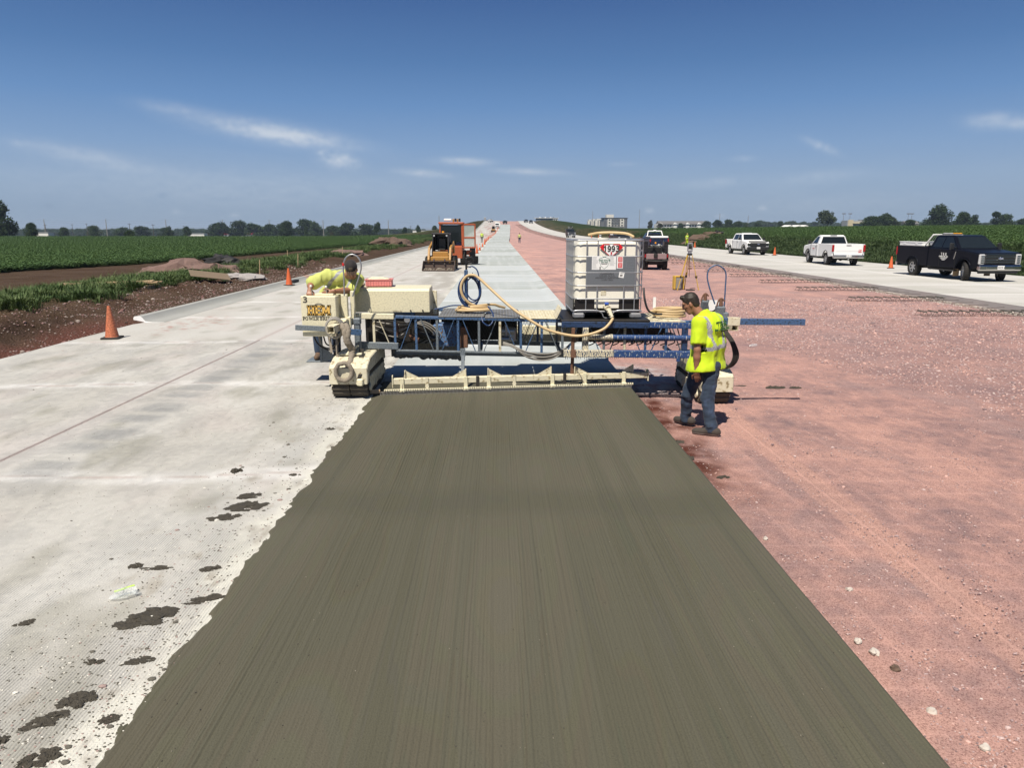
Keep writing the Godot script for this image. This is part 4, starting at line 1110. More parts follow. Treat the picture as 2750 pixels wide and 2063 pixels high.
# ---------------------------------------------------------------- caged liquid tote, hoses, spray gun and crate on the bridge
func build_tote() -> void:
	mat("tank_plastic", 0.80, 0.77, 0.66, 0.35)
	grained("label_plate", 0.27, 0.29, 0.31, M.t_fine, 0.8, 0.35).metallic = 0.5
	mat("placard_red", 0.62, 0.012, 0.02, 0.4)
	mat("sticker_white", 0.80, 0.80, 0.78, 0.5)
	mat("sticker_green", 0.02, 0.12, 0.08, 0.5)
	mat("valve_blue", 0.03, 0.09, 0.42, 0.4)
	grained("sediment", 0.018, 0.016, 0.015, M.t_speck, 0.2, 0.4)
	var root := thing("liquid_tote", "white plastic liquid tote in a steel cage with red 1993 placard, standing on the bridge", "tote", W(1.6, 1.0, 11.0))
	# bottle: rounded box with ribs left between the cage bars
	var w := 0.48; var d := 0.57
	var b := MB.new()
	var prof := [[0.0, 0.16, 0.05], [0.0, 0.2, 0.0], [0.0, 1.04, 0.0], [0.03, 1.10, 0.03], [0.12, 1.13, 0.1], [0.4, 1.14, 0.35]]
	var ringp := func(inset, y) -> Array:
		var out := []
		var r := 0.11
		for c in 4:
			var sx: float = [1.0, -1.0, -1.0, 1.0][c]; var sz: float = [1.0, 1.0, -1.0, -1.0][c]
			for i in 7:
				var a := PI * 0.5 * c + PI * 0.5 * i / 6.0
				out.append(Vector3(sx * maxf(0.01, w - r - inset) + cos(a) * r, y, sz * maxf(0.01, d - r - inset) + sin(a) * r))
		return out
	var last: Array = ringp.call(0.02, 0.16)
	for q in [[0.012, 0.165], [0.0, 0.19], [0.0, 0.335], [-0.004, 0.35], [0.0, 0.365], [0.0, 0.56], [0.0, 0.9], [0.0, 1.05], [0.012, 1.085], [0.04, 1.11], [0.1, 1.122], [0.36, 1.13]]:
		var cur: Array = ringp.call(q[0], q[1])
		var k := cur.size()
		for i in k:
			var j := (i + 1) % k
			var n1 := Vector3(cur[i].x - clampf(cur[i].x, -w + 0.11, w - 0.11), 0, cur[i].z - clampf(cur[i].z, -d + 0.11, d - 0.11)).normalized()
			var n2 := Vector3(cur[j].x - clampf(cur[j].x, -w + 0.11, w - 0.11), 0, cur[j].z - clampf(cur[j].z, -d + 0.11, d - 0.11)).normalized()
			var up := Vector3.UP * clampf((q[0]) * 8.0, 0.0, 1.5)
			b.trin(last[i], cur[i], cur[j], n1 + up, n1 + up, n2 + up)
			b.trin(last[i], cur[j], last[j], n1 + up, n2 + up, n2 + up)
		last = cur
	b.cyl(Vector3(0, 1.12, 0), Vector3(0, 1.17, 0), 0.09, -1, 20)
	var bottle := part("tank", b, M.tank_plastic, root)
	# dark residue standing at the foot of the tank, seen through its four lower corners
	for q in [[-0.335, 0.29], [0.32, 0.3]]:
		b = MB.new(); b.box(Vector3(q[0], 0.215, d + 0.004), Vector3(q[1], 0.15, 0.006), 0.002); inst("residue", b.mesh(), M.sediment, bottle)
	b = MB.new(); b.box(Vector3(-w - 0.004, 0.215, 0.1), Vector3(0.006, 0.15, 0.8), 0.002); inst("residue", b.mesh(), M.sediment, bottle)
	# cage
	var fz := d + 0.035; var fx := w + 0.028
	for y in [0.115, 0.30, 0.49, 0.68, 0.909, 1.14]:
		b = MB.new()
		var loop := []
		for q in [[-fx, fz - 0.08], [-fx + 0.08, fz], [fx - 0.08, fz], [fx, fz - 0.08], [fx, -fz + 0.08], [fx - 0.08, -fz], [-fx + 0.08, -fz], [-fx, -fz + 0.08]]: loop.append(Vector3(q[0], y, q[1]))
		b.tube(loop, 0.0095 if y < 1.1 else 0.0125, 8, true)
		part("cage_hoop", b, M.galvanised, root)
	for s in [1.0, -1.0]:
		for x in [-0.32, -0.16, 0.23, 0.39]:
			for seg in ([[0.1, 0.49], [0.909, 1.14]] if s > 0 and x > -0.3 and x < 0.38 else [[0.1, 1.14]]):
				b = MB.new(); b.bar(Vector3(x, seg[0], s * fz), Vector3(x, seg[1], s * fz), 0.016, 0.014, 0.004); part("cage_bar", b, M.galvanised, root)
		for i in 7:
			var z := -0.5 + i * 0.166
			b = MB.new(); b.bar(Vector3(s * fx, 0.1, z), Vector3(s * fx, 1.135, z), 0.014, 0.016, 0.004); part("cage_bar", b, M.galvanised, root)
	b = MB.new(); b.box(Vector3(0.03, 0.70, fz + 0.006), Vector3(0.7, 0.41, 0.003), 0.001); var plate := part("label_plate", b, M.label_plate, root)
	sticker_sheet(plate, fz + 0.0085)
	# hazard placard: white diamond field with red corners
	var pz := d + 0.02
	b = MB.new()
	b.xf = Transform3D(Basis(), Vector3(0.034, -0.005, 0))
	b.quad(Vector3(-0.165, 1.05, pz), Vector3(-0.02, 0.93, pz), Vector3(0.02, 0.93, pz), Vector3(0.165, 1.05, pz)); b.quad(Vector3(-0.165, 1.05, pz), Vector3(0.165, 1.05, pz), Vector3(0.12, 1.095, pz - 0.006), Vector3(-0.12, 1.095, pz - 0.006))
	var pl := part("hazard_placard", b, M.sticker_white, root)
	b = MB.new(); pz += 0.002
	b.xf = Transform3D(Basis(), Vector3(0.034, -0.005, 0))
	for s in [-1.0, 1.0]:
		b.tri(Vector3(s * 0.165, 1.05, pz), Vector3(s * 0.105, 1.0, pz), Vector3(s * 0.105, 1.075, pz)); b.tri(Vector3(s * 0.165, 1.05, pz), Vector3(s * 0.105, 1.075, pz), Vector3(s * 0.12, 1.094, pz - 0.004))
		b.quad(Vector3(s * 0.165, 1.05, pz), Vector3(s * 0.02, 0.93, pz), Vector3(s * 0.032, 0.93, pz), Vector3(s * 0.165, 1.04, pz))
		b.quad(Vector3(s * 0.105, 1.079, pz - 0.002), Vector3(s * 0.02, 1.079, pz - 0.002), Vector3(s * 0.04, 1.096, pz - 0.004), Vector3(s * 0.12, 1.096, pz - 0.004))
	inst("red_corner", b.mesh(), M.placard_red, pl)
	lettering(pl, "lettering", "1993", 0.086, M.ink, Transform3D(Basis(), Vector3(0.034, 1.021, pz + 0.002)), false, 0.3, 0.002, 0.92)
	lettering(pl, "lettering", "3", 0.04, M.placard_red, Transform3D(Basis(), Vector3(0.034, 0.955, pz + 0.002)), false, 0.2, 0.002)
	b = MB.new(); b.box(Vector3(-0.06, 0.385, d + 0.004), Vector3(0.075, 0.075, 0.002)); part("faded_sticker", b, M.cream_dusty, root)
	# pallet: steel corner feet, skid runners
	for sx in [-1.0, 1.0]:
		for sz in [-1.0, 1.0]:
			b = MB.new(); b.box(Vector3(sx * (fx - 0.09), 0.058, sz * (fz - 0.06)), Vector3(0.17, 0.085, 0.14), 0.02); b.cyl(Vector3(sx * (fx - 0.11), 0.055, sz * (fz + 0.009)), Vector3(sx * (fx - 0.11), 0.055, sz * (fz + 0.013)), 0.013, -1, 12); part("pallet_foot", b, M.galvanised, root)
	b = MB.new(); b.box(Vector3(0, 0.118, 0), Vector3(0.98, 0.025, 1.16), 0.006); b.box(Vector3(0, 0.06, -0.2), Vector3(0.9, 0.08, 0.8), 0.0); part("pallet_deck", b, M.grease, root)
	for q in [[-0.5, -0.12], [0.12, 0.5]]:
		b = MB.new(); b.tube(smooth_path([Vector3(q[0], 0.115, fz - 0.01), Vector3(q[0] + 0.06, 0.13, fz + 0.005), Vector3(q[1] - 0.06, 0.13, fz + 0.005), Vector3(q[1], 0.115, fz)]), 0.014, 7); part("pallet_rail", b, M.galvanised, root)
	for s in [-1.0, 1.0]:
		b = MB.new(); b.tube(smooth_path([Vector3(s * 0.13, 0.12, fz), Vector3(s * 0.08, 0.09, fz), Vector3(s * 0.05, 0.03, fz), Vector3(0.0, 0.02, fz)]), 0.008, 7); part("pallet_rail", b, M.galvanised, root)
	# outlet valve
	b = MB.new(); b.cyl(Vector3(-0.02, 0.19, d), Vector3(0.0, 0.16, fz + 0.06), 0.045, -1, 14); b.cyl(Vector3(0.0, 0.16, fz + 0.06), Vector3(0.05, 0.04, fz + 0.12), 0.04, 0.03, 14); var valve := part("outlet_valve", b, M.cream_dusty, root)
	b = MB.new(); b.box(Vector3(-0.02, 0.235, fz + 0.04), Vector3(0.06, 0.035, 0.05), 0.008); inst("valve_cap", b.mesh(), M.valve_blue, valve)
	for k in 4:
		b = MB.new(); var p := Vector3(0.0, 0.15, fz + 0.065).lerp(Vector3(0.05, 0.05, fz + 0.115), k / 3.0); b.lathe([Vector2(0.044, -0.008), Vector2(0.048, 0), Vector2(0.044, 0.008)], p, Basis(Vector3.RIGHT, 0.5), 14); inst("hose_clamp", b.mesh(), M.grease, valve)
	# hoses: each one a thing of its own
	single_tube("tan_hose", [W(1.66, 1.03, 10.25), W(1.6, 0.96, 10.18), W(1.5, 0.88, 10.15), W(1.3, 0.81, 10.15), W(1.07, 0.79, 10.18), W(0.72, 0.87, 10.22), W(0.4, 1.04, 10.3), W(0.16, 1.2, 10.42), W(-0.12, 1.44, 10.6), W(-0.28, 1.58, 10.68), W(-0.38, 1.63, 10.7), W(-0.48, 1.6, 10.72), W(-0.55, 1.48, 10.72), W(-0.54, 1.34, 10.72), W(-0.45, 1.22, 10.74), W(-0.32, 1.15, 10.78), W(-0.26, 1.12, 10.8)], 0.021, M.tan_hose, "tan rubber hose drooping from the tote valve up and over a blue post", "hose")
	var coil := []
	for i in 46:
		var a := TAU * i / 14.0 + 0.4
		var q := i / 45.0
		coil.append(W(-0.38 + cos(a) * (0.27 - 0.07 * q), 1.09 + 0.05 * q + 0.012 * sin(a * 1.3), 10.88 - sin(a) * (0.2 - 0.05 * q)))
	coil.append(W(-0.1, 1.17, 10.9)); coil.append(W(0.02, 1.13, 11.0)); coil.append(W(0.1, 1.1, 11.1))
	single_tube("tan_hose", coil, 0.02, M.tan_hose, "tan hose lying in a flat coil on the deck plate beside the blue post", "hose", 3)
	coil = []
	for i in 40:
		var a := TAU * i / 13.0
		coil.append(W(2.62 + cos(a) * (0.25 - 0.02 * (i % 5) * 0.3), 1.0 + 0.0028 * i, 10.85 - sin(a) * 0.2))
	coil.append(W(2.4, 1.09, 10.75)); coil.append(W(2.28, 1.07, 10.7))
	single_tube("tan_hose", coil, 0.02, M.tan_hose, "tan hose coiled on the deck by the walking man's face", "hose", 3)
	single_tube("black_hose", [W(2.14, 1.45, 10.5), W(2.15, 1.28, 10.42), W(2.2, 1.14, 10.42), W(2.3, 1.07, 10.5), W(2.45, 1.05, 10.6)], 0.016, M.black_plastic, "black hose curving down beside the white tote", "hose")
	single_tube("tan_hose", [W(1.4, 2.21, 11.2), W(1.55, 2.24, 11.1), W(1.75, 2.245, 11.05), W(1.95, 2.23, 11.0), W(2.05, 2.18, 10.9)], 0.02, M.tan_hose, "tan hose lying across the top of the white tote", "hose")
	var bh := MB.new()
	for q in [[0.15, 0.24, -0.43, 1.38], [0.165, 0.22, -0.42, 1.4], [0.13, 0.2, -0.4, 1.42], [0.11, 0.17, -0.37, 1.42], [0.16, 0.23, -0.44, 1.37]]:
		bh.tube(smooth_path(ring(W(q[2], q[3], 10.74 + 0.012 * q[0] * 10.0), q[0], q[1], Basis(Vector3.UP, 0.2) * Basis(Vector3.BACK, 0.12), 14), 3), 0.0105, 7, true)
	bh.tube(smooth_path([W(-0.44, 1.74, 10.78), W(-0.38, 1.75, 10.78), W(-0.31, 1.69, 10.76), W(-0.28, 1.55, 10.74), W(-0.26, 1.4, 10.74)]), 0.0105, 7)
	bh.tube(smooth_path([W(-0.56, 1.17, 10.76), W(-0.7, 1.17, 10.74), W(-0.85, 1.14, 10.7), W(-0.96, 1.12, 10.68)]), 0.0105, 7)
	bh.tube(smooth_path([W(-0.15, 1.16, 10.66), W(-0.08, 1.08, 10.5), W(-0.08, 0.98, 10.36), W(-0.14, 0.92, 10.33), W(-0.22, 0.97, 10.33), W(-0.24, 1.04, 10.38)]), 0.0105, 7)
	tag(inst(numbered("spray_hose"), bh.mesh(), M.blue_hose, self), "thin blue spray hose hung in loops on the blue post", "hose")
	b = MB.new(); b.bar(W(-0.48, 1.05, 10.8), W(-0.48, 1.7, 10.8), 0.055, 0.055, 0.01); b.cyl(W(-0.38, 1.66, 10.72), W(-0.38, 1.56, 10.75), 0.008, -1, 8); b.bar(W(-0.46, 1.6, 10.78), W(-0.37, 1.58, 10.74), 0.012, 0.012)
	single("hose_post", b, M.blue_paint, "blue square steel post standing on the bridge deck, hung with hoses", "post")
	b = MB.new()
	b.cyl(W(-0.475, 1.70, 10.8), W(-0.475, 1.79, 10.8), 0.016, -1, 10); b.cyl(W(-0.46, 1.75, 10.8), W(-0.41, 1.74, 10.79), 0.012, -1, 10)
	b.box(W(-0.47, 1.835, 10.8), Vector3(0.05, 0.1, 0.045), 0.015); b.bar(W(-0.47, 1.875, 10.8), W(-0.385, 1.885, 10.78), 0.03, 0.03, 0.008); b.tube(smooth_path([W(-0.45, 1.8, 10.79), W(-0.39, 1.795, 10.785), W(-0.365, 1.83, 10.78), W(-0.375, 1.88, 10.78)]), 0.009, 7); b.tube(smooth_path([W(-0.455, 1.83, 10.79), W(-0.42, 1.825, 10.785), W(-0.41, 1.86, 10.78)]), 0.006, 6)
	single("spray_gun", b, M.black_plastic, "black spray gun with trigger guard stuck on top of the blue post", "spray gun")
	# pink crate on the hood
	mat("crate_pink", 0.62, 0.22, 0.21, 0.5)
	var cr := thing("crate", "low pink plastic crate holding rags on the engine hood", "crate", W(-1.8, 1.457, 10.92), 0.06)
	b = MB.new()
	b.box(Vector3(0, 0.006, 0), Vector3(0.38, 0.012, 0.26))
	for s in [-1.0, 1.0]:
		b.box(Vector3(0, 0.05, s * 0.13), Vector3(0.38, 0.09, 0.008), 0.002); b.box(Vector3(s * 0.19, 0.05, 0), Vector3(0.008, 0.09, 0.26), 0.002)
	part("crate_body", b, M.crate_pink, cr)
	b = MB.new()
	for s in [-1.0, 1.0]: b.box(Vector3(0, 0.097, s * 0.133), Vector3(0.41, 0.014, 0.022), 0.004); b.box(Vector3(s * 0.197, 0.097, 0), Vector3(0.022, 0.014, 0.25), 0.004)
	part("rim", b, M.crate_pink, cr)
	for i in 9:
		b = MB.new(); b.box(Vector3(-0.16 + i * 0.04, 0.045, 0.138), Vector3(0.006, 0.075, 0.01), 0.001); part("rib", b, M.crate_pink, cr)
	var rag := MB.new()
	lump(rag, Vector3(-0.02, 0.09, 0), Vector3(0.17, 0.035, 0.1), 5, 0.5)
	single("rag", rag, M.cream_dusty, "crumpled pale rag heaped in the pink crate", "rag", W(-1.8, 1.462, 10.92))
	rag = MB.new(); lump(rag, Vector3(0, 0.03, 0), Vector3(0.05, 0.035, 0.04), 9, 0.6)
	single("rag", rag, M.sleeve_fabric, "wadded grey rag on the hood beside the pink crate", "rag", W(-2.04, 1.45, 10.8))

func single_tube(called: String, pts: Array, r: float, m: Material, label: String, category: String, per := 6) -> void:
	var b := MB.new()
	b.tube(smooth_path(pts, per), r, 9)
	single(called, b, m, label, category)

# an uneven lump: a squashed sphere pushed about by noise
func lump(b: MB, at: Vector3, size: Vector3, seed_: int, rough := 0.35, rings := 7, flat := false) -> void:
	var f := FastNoiseLite.new()
	f.seed = seed_; f.frequency = 0.9
	var pt := func(i, j) -> Vector3:
		var th: float = PI * i / rings; var ph: float = TAU * j / (rings * 2)
		var d := Vector3(sin(th) * cos(ph), cos(th), sin(th) * sin(ph))
		var k: float = 1.0 + rough * f.get_noise_3d(d.x * 1.6, d.y * 1.6, d.z * 1.6) + rough * 0.6 * f.get_noise_3d(d.x * 4.0 + 9.0, d.y * 4.0, d.z * 4.0)
		var q := d * k
		if flat: q.y = maxf(q.y, -0.05)
		return at + q * size
	for i in rings:
		for j in rings * 2:
			var p00: Vector3 = pt.call(i, j); var p01: Vector3 = pt.call(i, (j + 1) % (rings * 2)); var p10: Vector3 = pt.call(i + 1, j); var p11: Vector3 = pt.call(i + 1, (j + 1) % (rings * 2))
			if i > 0: b.tri(p00, p01, p11)
			if i < rings - 1: b.tri(p00, p11, p10)

# printed labels on the grey plate: text blocks, a shield, red warnings, embossed lines, a barcode slip
func sticker_sheet(plate: Node3D, z: float) -> void:
	var b := MB.new(); b.box(Vector3(-0.07, 0.818, z), Vector3(0.35, 0.19, 0.001)); var s := inst("product_label", b.mesh(), M.sticker_white, plate)
	b = MB.new()
	for q in [[-0.235, 0.9, 12], [0.015, 0.9, 9]]:
		for i in q[2]:
			var w := rng.randf_range(0.05, 0.092)
			b.box(Vector3(q[0] - 0.002 + (w - 0.09) * 0.5 + 0.045, q[1] - i * 0.0145, z + 0.001), Vector3(w, 0.003, 0.0006))
	inst("small_print", b.mesh(), M.label_plate, plate)
	b = MB.new()
	var sh := [Vector2(-0.075, 0.885), Vector2(-0.045, 0.892), Vector2(-0.005, 0.905), Vector2(0.035, 0.892), Vector2(0.065, 0.885), Vector2(0.064, 0.83), Vector2(0.045, 0.775), Vector2(-0.005, 0.735), Vector2(-0.055, 0.775), Vector2(-0.074, 0.83), Vector2(-0.075, 0.885)]
	var pts := []
	for p in sh: pts.append(Vector3(p.x - 0.06, p.y, z + 0.0015))
	b.tube(pts, 0.002, 5)
	b.box(Vector3(-0.065, 0.903, z + 0.001), Vector3(0.045, 0.008, 0.0006))
	inst("shield_outline", b.mesh(), M.sticker_green, plate)
	lettering(plate, "lettering", "1200-WHITE", 0.026, M.sticker_green, Transform3D(Basis(), Vector3(-0.065, 0.858, z + 0.0015)), false, 0.5, 0.001, 0.85)
	lettering(plate, "lettering", "Series", 0.026, M.sticker_green, Transform3D(Basis(), Vector3(-0.065, 0.832, z + 0.0015)), false, 0.5, 0.001)
	b = MB.new(); b.box(Vector3(-0.065, 0.811, z + 0.001), Vector3(0.1, 0.005, 0.0006)); b.box(Vector3(-0.065, 0.801, z + 0.001), Vector3(0.085, 0.005, 0.0006)); b.box(Vector3(-0.125, 0.745, z + 0.001), Vector3(0.015, 0.04, 0.0006)); inst("print_lines", b.mesh(), M.ink, plate)
	b = MB.new(); b.box(Vector3(0.16, 0.828, z), Vector3(0.088, 0.175, 0.001)); inst("warning_label", b.mesh(), M.sticker_white, plate)
	for y in [0.868, 0.785]:
		b = MB.new(); b.box(Vector3(0.165, y, z + 0.001), Vector3(0.062, 0.07, 0.0006)); inst("red_square", b.mesh(), M.placard_red, plate)
		b = MB.new()
		for i in 4: b.box(Vector3(0.165, y + 0.02 - i * 0.013, z + 0.0016), Vector3(rng.randf_range(0.035, 0.05), 0.004, 0.0004))
		inst("small_print", b.mesh(), M.sticker_white, plate)
	var k := 0
	for t in ["FLAMMABLE", "LIQUID, N.O.S.", "AROMATIC-NAPHTHA", "3 UN 1993"]:
		lettering(plate, "stencil", t, 0.022, M.grease, Transform3D(Basis(), Vector3(-0.02, 0.665 - k * 0.03, z)), false, 0.0, 0.001, 1.15); k += 1
	b = MB.new(); b.box(Vector3(0.19, 0.648, z), Vector3(0.075, 0.08, 0.001), 0.0, Basis(Vector3.BACK, -0.16)); var slip := inst("barcode_slip", b.mesh(), M.sticker_white, plate)
	b = MB.new()
	for i in 7: b.box(Vector3(0.17 + i * 0.0052, 0.64, z + 0.001), Vector3(0.0028 if i % 3 else 0.0045, 0.03, 0.0006), 0.0, Basis(Vector3.BACK, -0.16))
	b.box(Vector3(0.197, 0.672, z + 0.001), Vector3(0.05, 0.005, 0.0006), 0.0, Basis(Vector3.BACK, -0.16)); inst("barcode", b.mesh(), M.ink, plate)
	b = MB.new()
	for q in [[0.31, 0.84, 0.11, 0.002], [0.31, 0.76, 0.11, 0.002]]: b.box(Vector3(q[0], q[1], z), Vector3(q[2], q[3], 0.001))
	for x in [0.255, 0.365]: b.box(Vector3(x, 0.8, z), Vector3(0.002, 0.08, 0.001))
	inst("embossed_frame", b.mesh(), M.galvanised, plate)

# ---------------------------------------------------------------- people: distance fields meshed as surface nets
class Field:
	var o: Vector3
	var s: float
	var nx: int
	var ny: int
	var nz: int
	var d := PackedFloat32Array()
	var slack := 0.0
	func _init(lo: Vector3, hi: Vector3, cell: float) -> void:
		o = lo; s = cell
		nx = int(ceil((hi.x - lo.x) / cell)) + 1
		ny = int(ceil((hi.y - lo.y) / cell)) + 1
		nz = int(ceil((hi.z - lo.z) / cell)) + 1
		d.resize(nx * ny * nz)
		d.fill(1.0)
	func _range(lo: Vector3, hi: Vector3) -> Array:
		return [clampi(int((lo.x - o.x) / s), 0, nx - 1), clampi(int((hi.x - o.x) / s) + 1, 0, nx - 1), clampi(int((lo.y - o.y) / s), 0, ny - 1), clampi(int((hi.y - o.y) / s) + 1, 0, ny - 1), clampi(int((lo.z - o.z) / s), 0, nz - 1), clampi(int((hi.z - o.z) / s) + 1, 0, nz - 1)]
	func cap(a: Vector3, b: Vector3, ra: float, rb: float, k := 0.03) -> void:   # tapered capsule
		var m := maxf(ra, rb) + k + s * 2.0
		var r := _range(Vector3(minf(a.x, b.x), minf(a.y, b.y), minf(a.z, b.z)) - Vector3(m, m, m), Vector3(maxf(a.x, b.x), maxf(a.y, b.y), maxf(a.z, b.z)) + Vector3(m, m, m))
		var ab := b - a
		var l2 := maxf(ab.length_squared(), 1e-8)
		for z in range(r[4], r[5] + 1):
			for y in range(r[2], r[3] + 1):
				var i: int = (z * ny + y) * nx + r[0]
				var p := o + Vector3(r[0], y, z) * s
				for x in range(r[0], r[1] + 1):
					var t := clampf((p - a).dot(ab) / l2, 0.0, 1.0)
					var q := (p - a - ab * t).length() - lerpf(ra, rb, t)
					var e := d[i]
					var h := maxf(k - absf(e - q), 0.0)
					d[i] = minf(e, q) - h * h * 0.25 / k
					i += 1
					p.x += s
	func ell(c: Vector3, rad: Vector3, turn := Basis(), k := 0.03) -> void:   # ellipsoid
		var m := maxf(rad.x, maxf(rad.y, rad.z)) + k + s * 2.0
		var r := _range(c - Vector3(m, m, m), c + Vector3(m, m, m))
		var inv := turn.inverse()
		for z in range(r[4], r[5] + 1):
			for y in range(r[2], r[3] + 1):
				var i: int = (z * ny + y) * nx + r[0]
				var p := o + Vector3(r[0], y, z) * s
				for x in range(r[0], r[1] + 1):
					var l := inv * (p - c)
					var k0 := (l / rad).length()
					var k1 := (l / (rad * rad)).length()
					var q := k0 * (k0 - 1.0) / maxf(k1, 1e-5) if k0 > 1e-4 else -rad.x
					var e := d[i]
					var h := maxf(k - absf(e - q), 0.0)
					d[i] = minf(e, q) - h * h * 0.25 / k
					i += 1
					p.x += s
	func cut(c: Vector3, n: Vector3) -> void:   # keep what lies behind the plane
		slack = maxf(slack, s * 1.5)
		var i := 0
		for z in nz:
			for y in ny:
				var p := o + Vector3(0, y, z) * s
				for x in nx:
					d[i] = maxf(d[i], (p - c).dot(n))
					i += 1
					p.x += s
	func folds(f: FastNoiseLite, amount: float, stretch: Vector3) -> void:
		slack = amount * 2.0 + s
		var i := 0
		for z in nz:
			for y in ny:
				for x in nx:
					if absf(d[i]) < 0.06:
						var p := (o + Vector3(x, y, z) * s) * stretch
						d[i] += f.get_noise_3d(p.x, p.y, p.z) * amount
					i += 1
	func build(b: MB, tint: Callable) -> void:
		var at := {}
		var sx := 1; var sy := nx; var sz := nx * ny
		var off := [0, sx, sy, sx + sy, sz, sx + sz, sy + sz, sx + sy + sz]
		var co := [Vector3(0, 0, 0), Vector3(1, 0, 0), Vector3(0, 1, 0), Vector3(1, 1, 0), Vector3(0, 0, 1), Vector3(1, 0, 1), Vector3(0, 1, 1), Vector3(1, 1, 1)]
		var ed := [[0, 1], [2, 3], [4, 5], [6, 7], [0, 2], [1, 3], [4, 6], [5, 7], [0, 4], [1, 5], [2, 6], [3, 7]]
		var pos := PackedVector3Array()
		var lim := s * 1.8 + slack
		for z in nz - 1:
			for y in ny - 1:
				var i := (z * ny + y) * nx
				for x in nx - 1:
					if absf(d[i]) < lim:
						var neg := 0
						for k in 8:
							if d[i + off[k]] < 0.0: neg += 1
						if neg > 0 and neg < 8:
							var sum := Vector3.ZERO; var cnt := 0
							for e in ed:
								var da := d[i + off[e[0]]]; var db := d[i + off[e[1]]]
								if (da < 0.0) != (db < 0.0):
									sum += (co[e[0]] as Vector3).lerp(co[e[1]], da / (da - db)); cnt += 1
							at[i] = pos.size()
							pos.append(o + (Vector3(x, y, z) + sum / cnt) * s)
					i += 1
		var nrm := PackedVector3Array(); nrm.resize(pos.size())
		var tris := PackedInt32Array()
		for i in at:
			for ax in 3:
				var st: int = [sx, sy, sz][ax]
				var u: int = [sy, sz, sx][ax]
				var v: int = [sz, sx, sy][ax]
				var a := d[i]; var c := d[i + st]
				if (a < 0.0) == (c < 0.0): continue
				if not (at.has(i - u) and at.has(i - v) and at.has(i - u - v)): continue
				var q := [at[i], at[i - u], at[i - u - v], at[i - v]]
				if a < 0.0: q = [q[0], q[1], q[2], q[3]]
				else: q = [q[0], q[3], q[2], q[1]]
				for t in [[0, 1, 2], [0, 2, 3]]:
					var p0 := pos[q[t[0]]]; var p1 := pos[q[t[1]]]; var p2 := pos[q[t[2]]]
					var fn := (p1 - p0).cross(p2 - p0)
					for k in 3:
						nrm[q[t[k]]] += fn
						tris.append(q[t[k]])
		var j := 0
		while j < tris.size():
			b.col = tint.call(pos[tris[j]])
			b.trin(pos[tris[j]], pos[tris[j + 1]], pos[tris[j + 2]], nrm[tris[j]], nrm[tris[j + 1]], nrm[tris[j + 2]])
			j += 3
		b.colored = true

func plainc(c: Color) -> Callable: return func(_p): return c

# a hand: palm from the wrist, five fingers curled by bend; dir points along the palm, out is the back of the hand, thumb side
func hand(b: MB, wrist: Vector3, dir: Vector3, out: Vector3, thumb: Vector3, bend: float, skin: Color) -> void:
	var f := Field.new(wrist - Vector3(0.17, 0.17, 0.17), wrist + Vector3(0.17, 0.17, 0.17), 0.0042)
	dir = dir.normalized()
	thumb = (thumb - dir * thumb.dot(dir)).normalized()
	out = thumb.cross(dir).normalized() * (1.0 if thumb.cross(dir).dot(out) > 0 else -1.0)
	f.cap(wrist - dir * 0.03, wrist + dir * 0.02, 0.027, 0.026, 0.02)
	for i in 4:
		f.cap(wrist + dir * 0.02 + thumb * (0.012 - 0.008 * i), wrist + dir * 0.088 + thumb * (0.030 - 0.0195 * i), 0.016, 0.0115, 0.018)
	var lens := [0.072, 0.08, 0.074, 0.058]
	for i in 4:
		var p := wrist + dir * (0.09 - 0.004 * absf(i - 1)) + thumb * (0.030 - 0.0195 * i)
		var d := dir
		var r := 0.0092
		for j in 3:
			var turn: float = bend * (0.55 + 0.35 * j) + 0.05 * i
			d = (d * cos(turn) - out * sin(turn)).normalized()
			var q: Vector3 = p + d * lens[i] * [0.46, 0.32, 0.24][j]
			f.cap(p, q, r, r - 0.0009, 0.004)
			p = q; r -= 0.0009
	var t0 := wrist + dir * 0.03 + thumb * 0.024
	var t1 := t0 + (dir * 0.6 + thumb * 0.75 - out * 0.25).normalized() * 0.042
	var t2 := t1 + (dir * 0.9 + thumb * 0.25 - out * (0.3 + bend * 0.4)).normalized() * 0.036
	var t3 := t2 + (dir * 0.9 - thumb * 0.05 - out * (0.4 + bend * 0.5)).normalized() * 0.026
	f.cap(t0, t1, 0.0145, 0.0115, 0.012); f.cap(t1, t2, 0.0108, 0.0098, 0.004); f.cap(t2, t3, 0.0096, 0.0085, 0.003)
	f.build(b, plainc(skin))

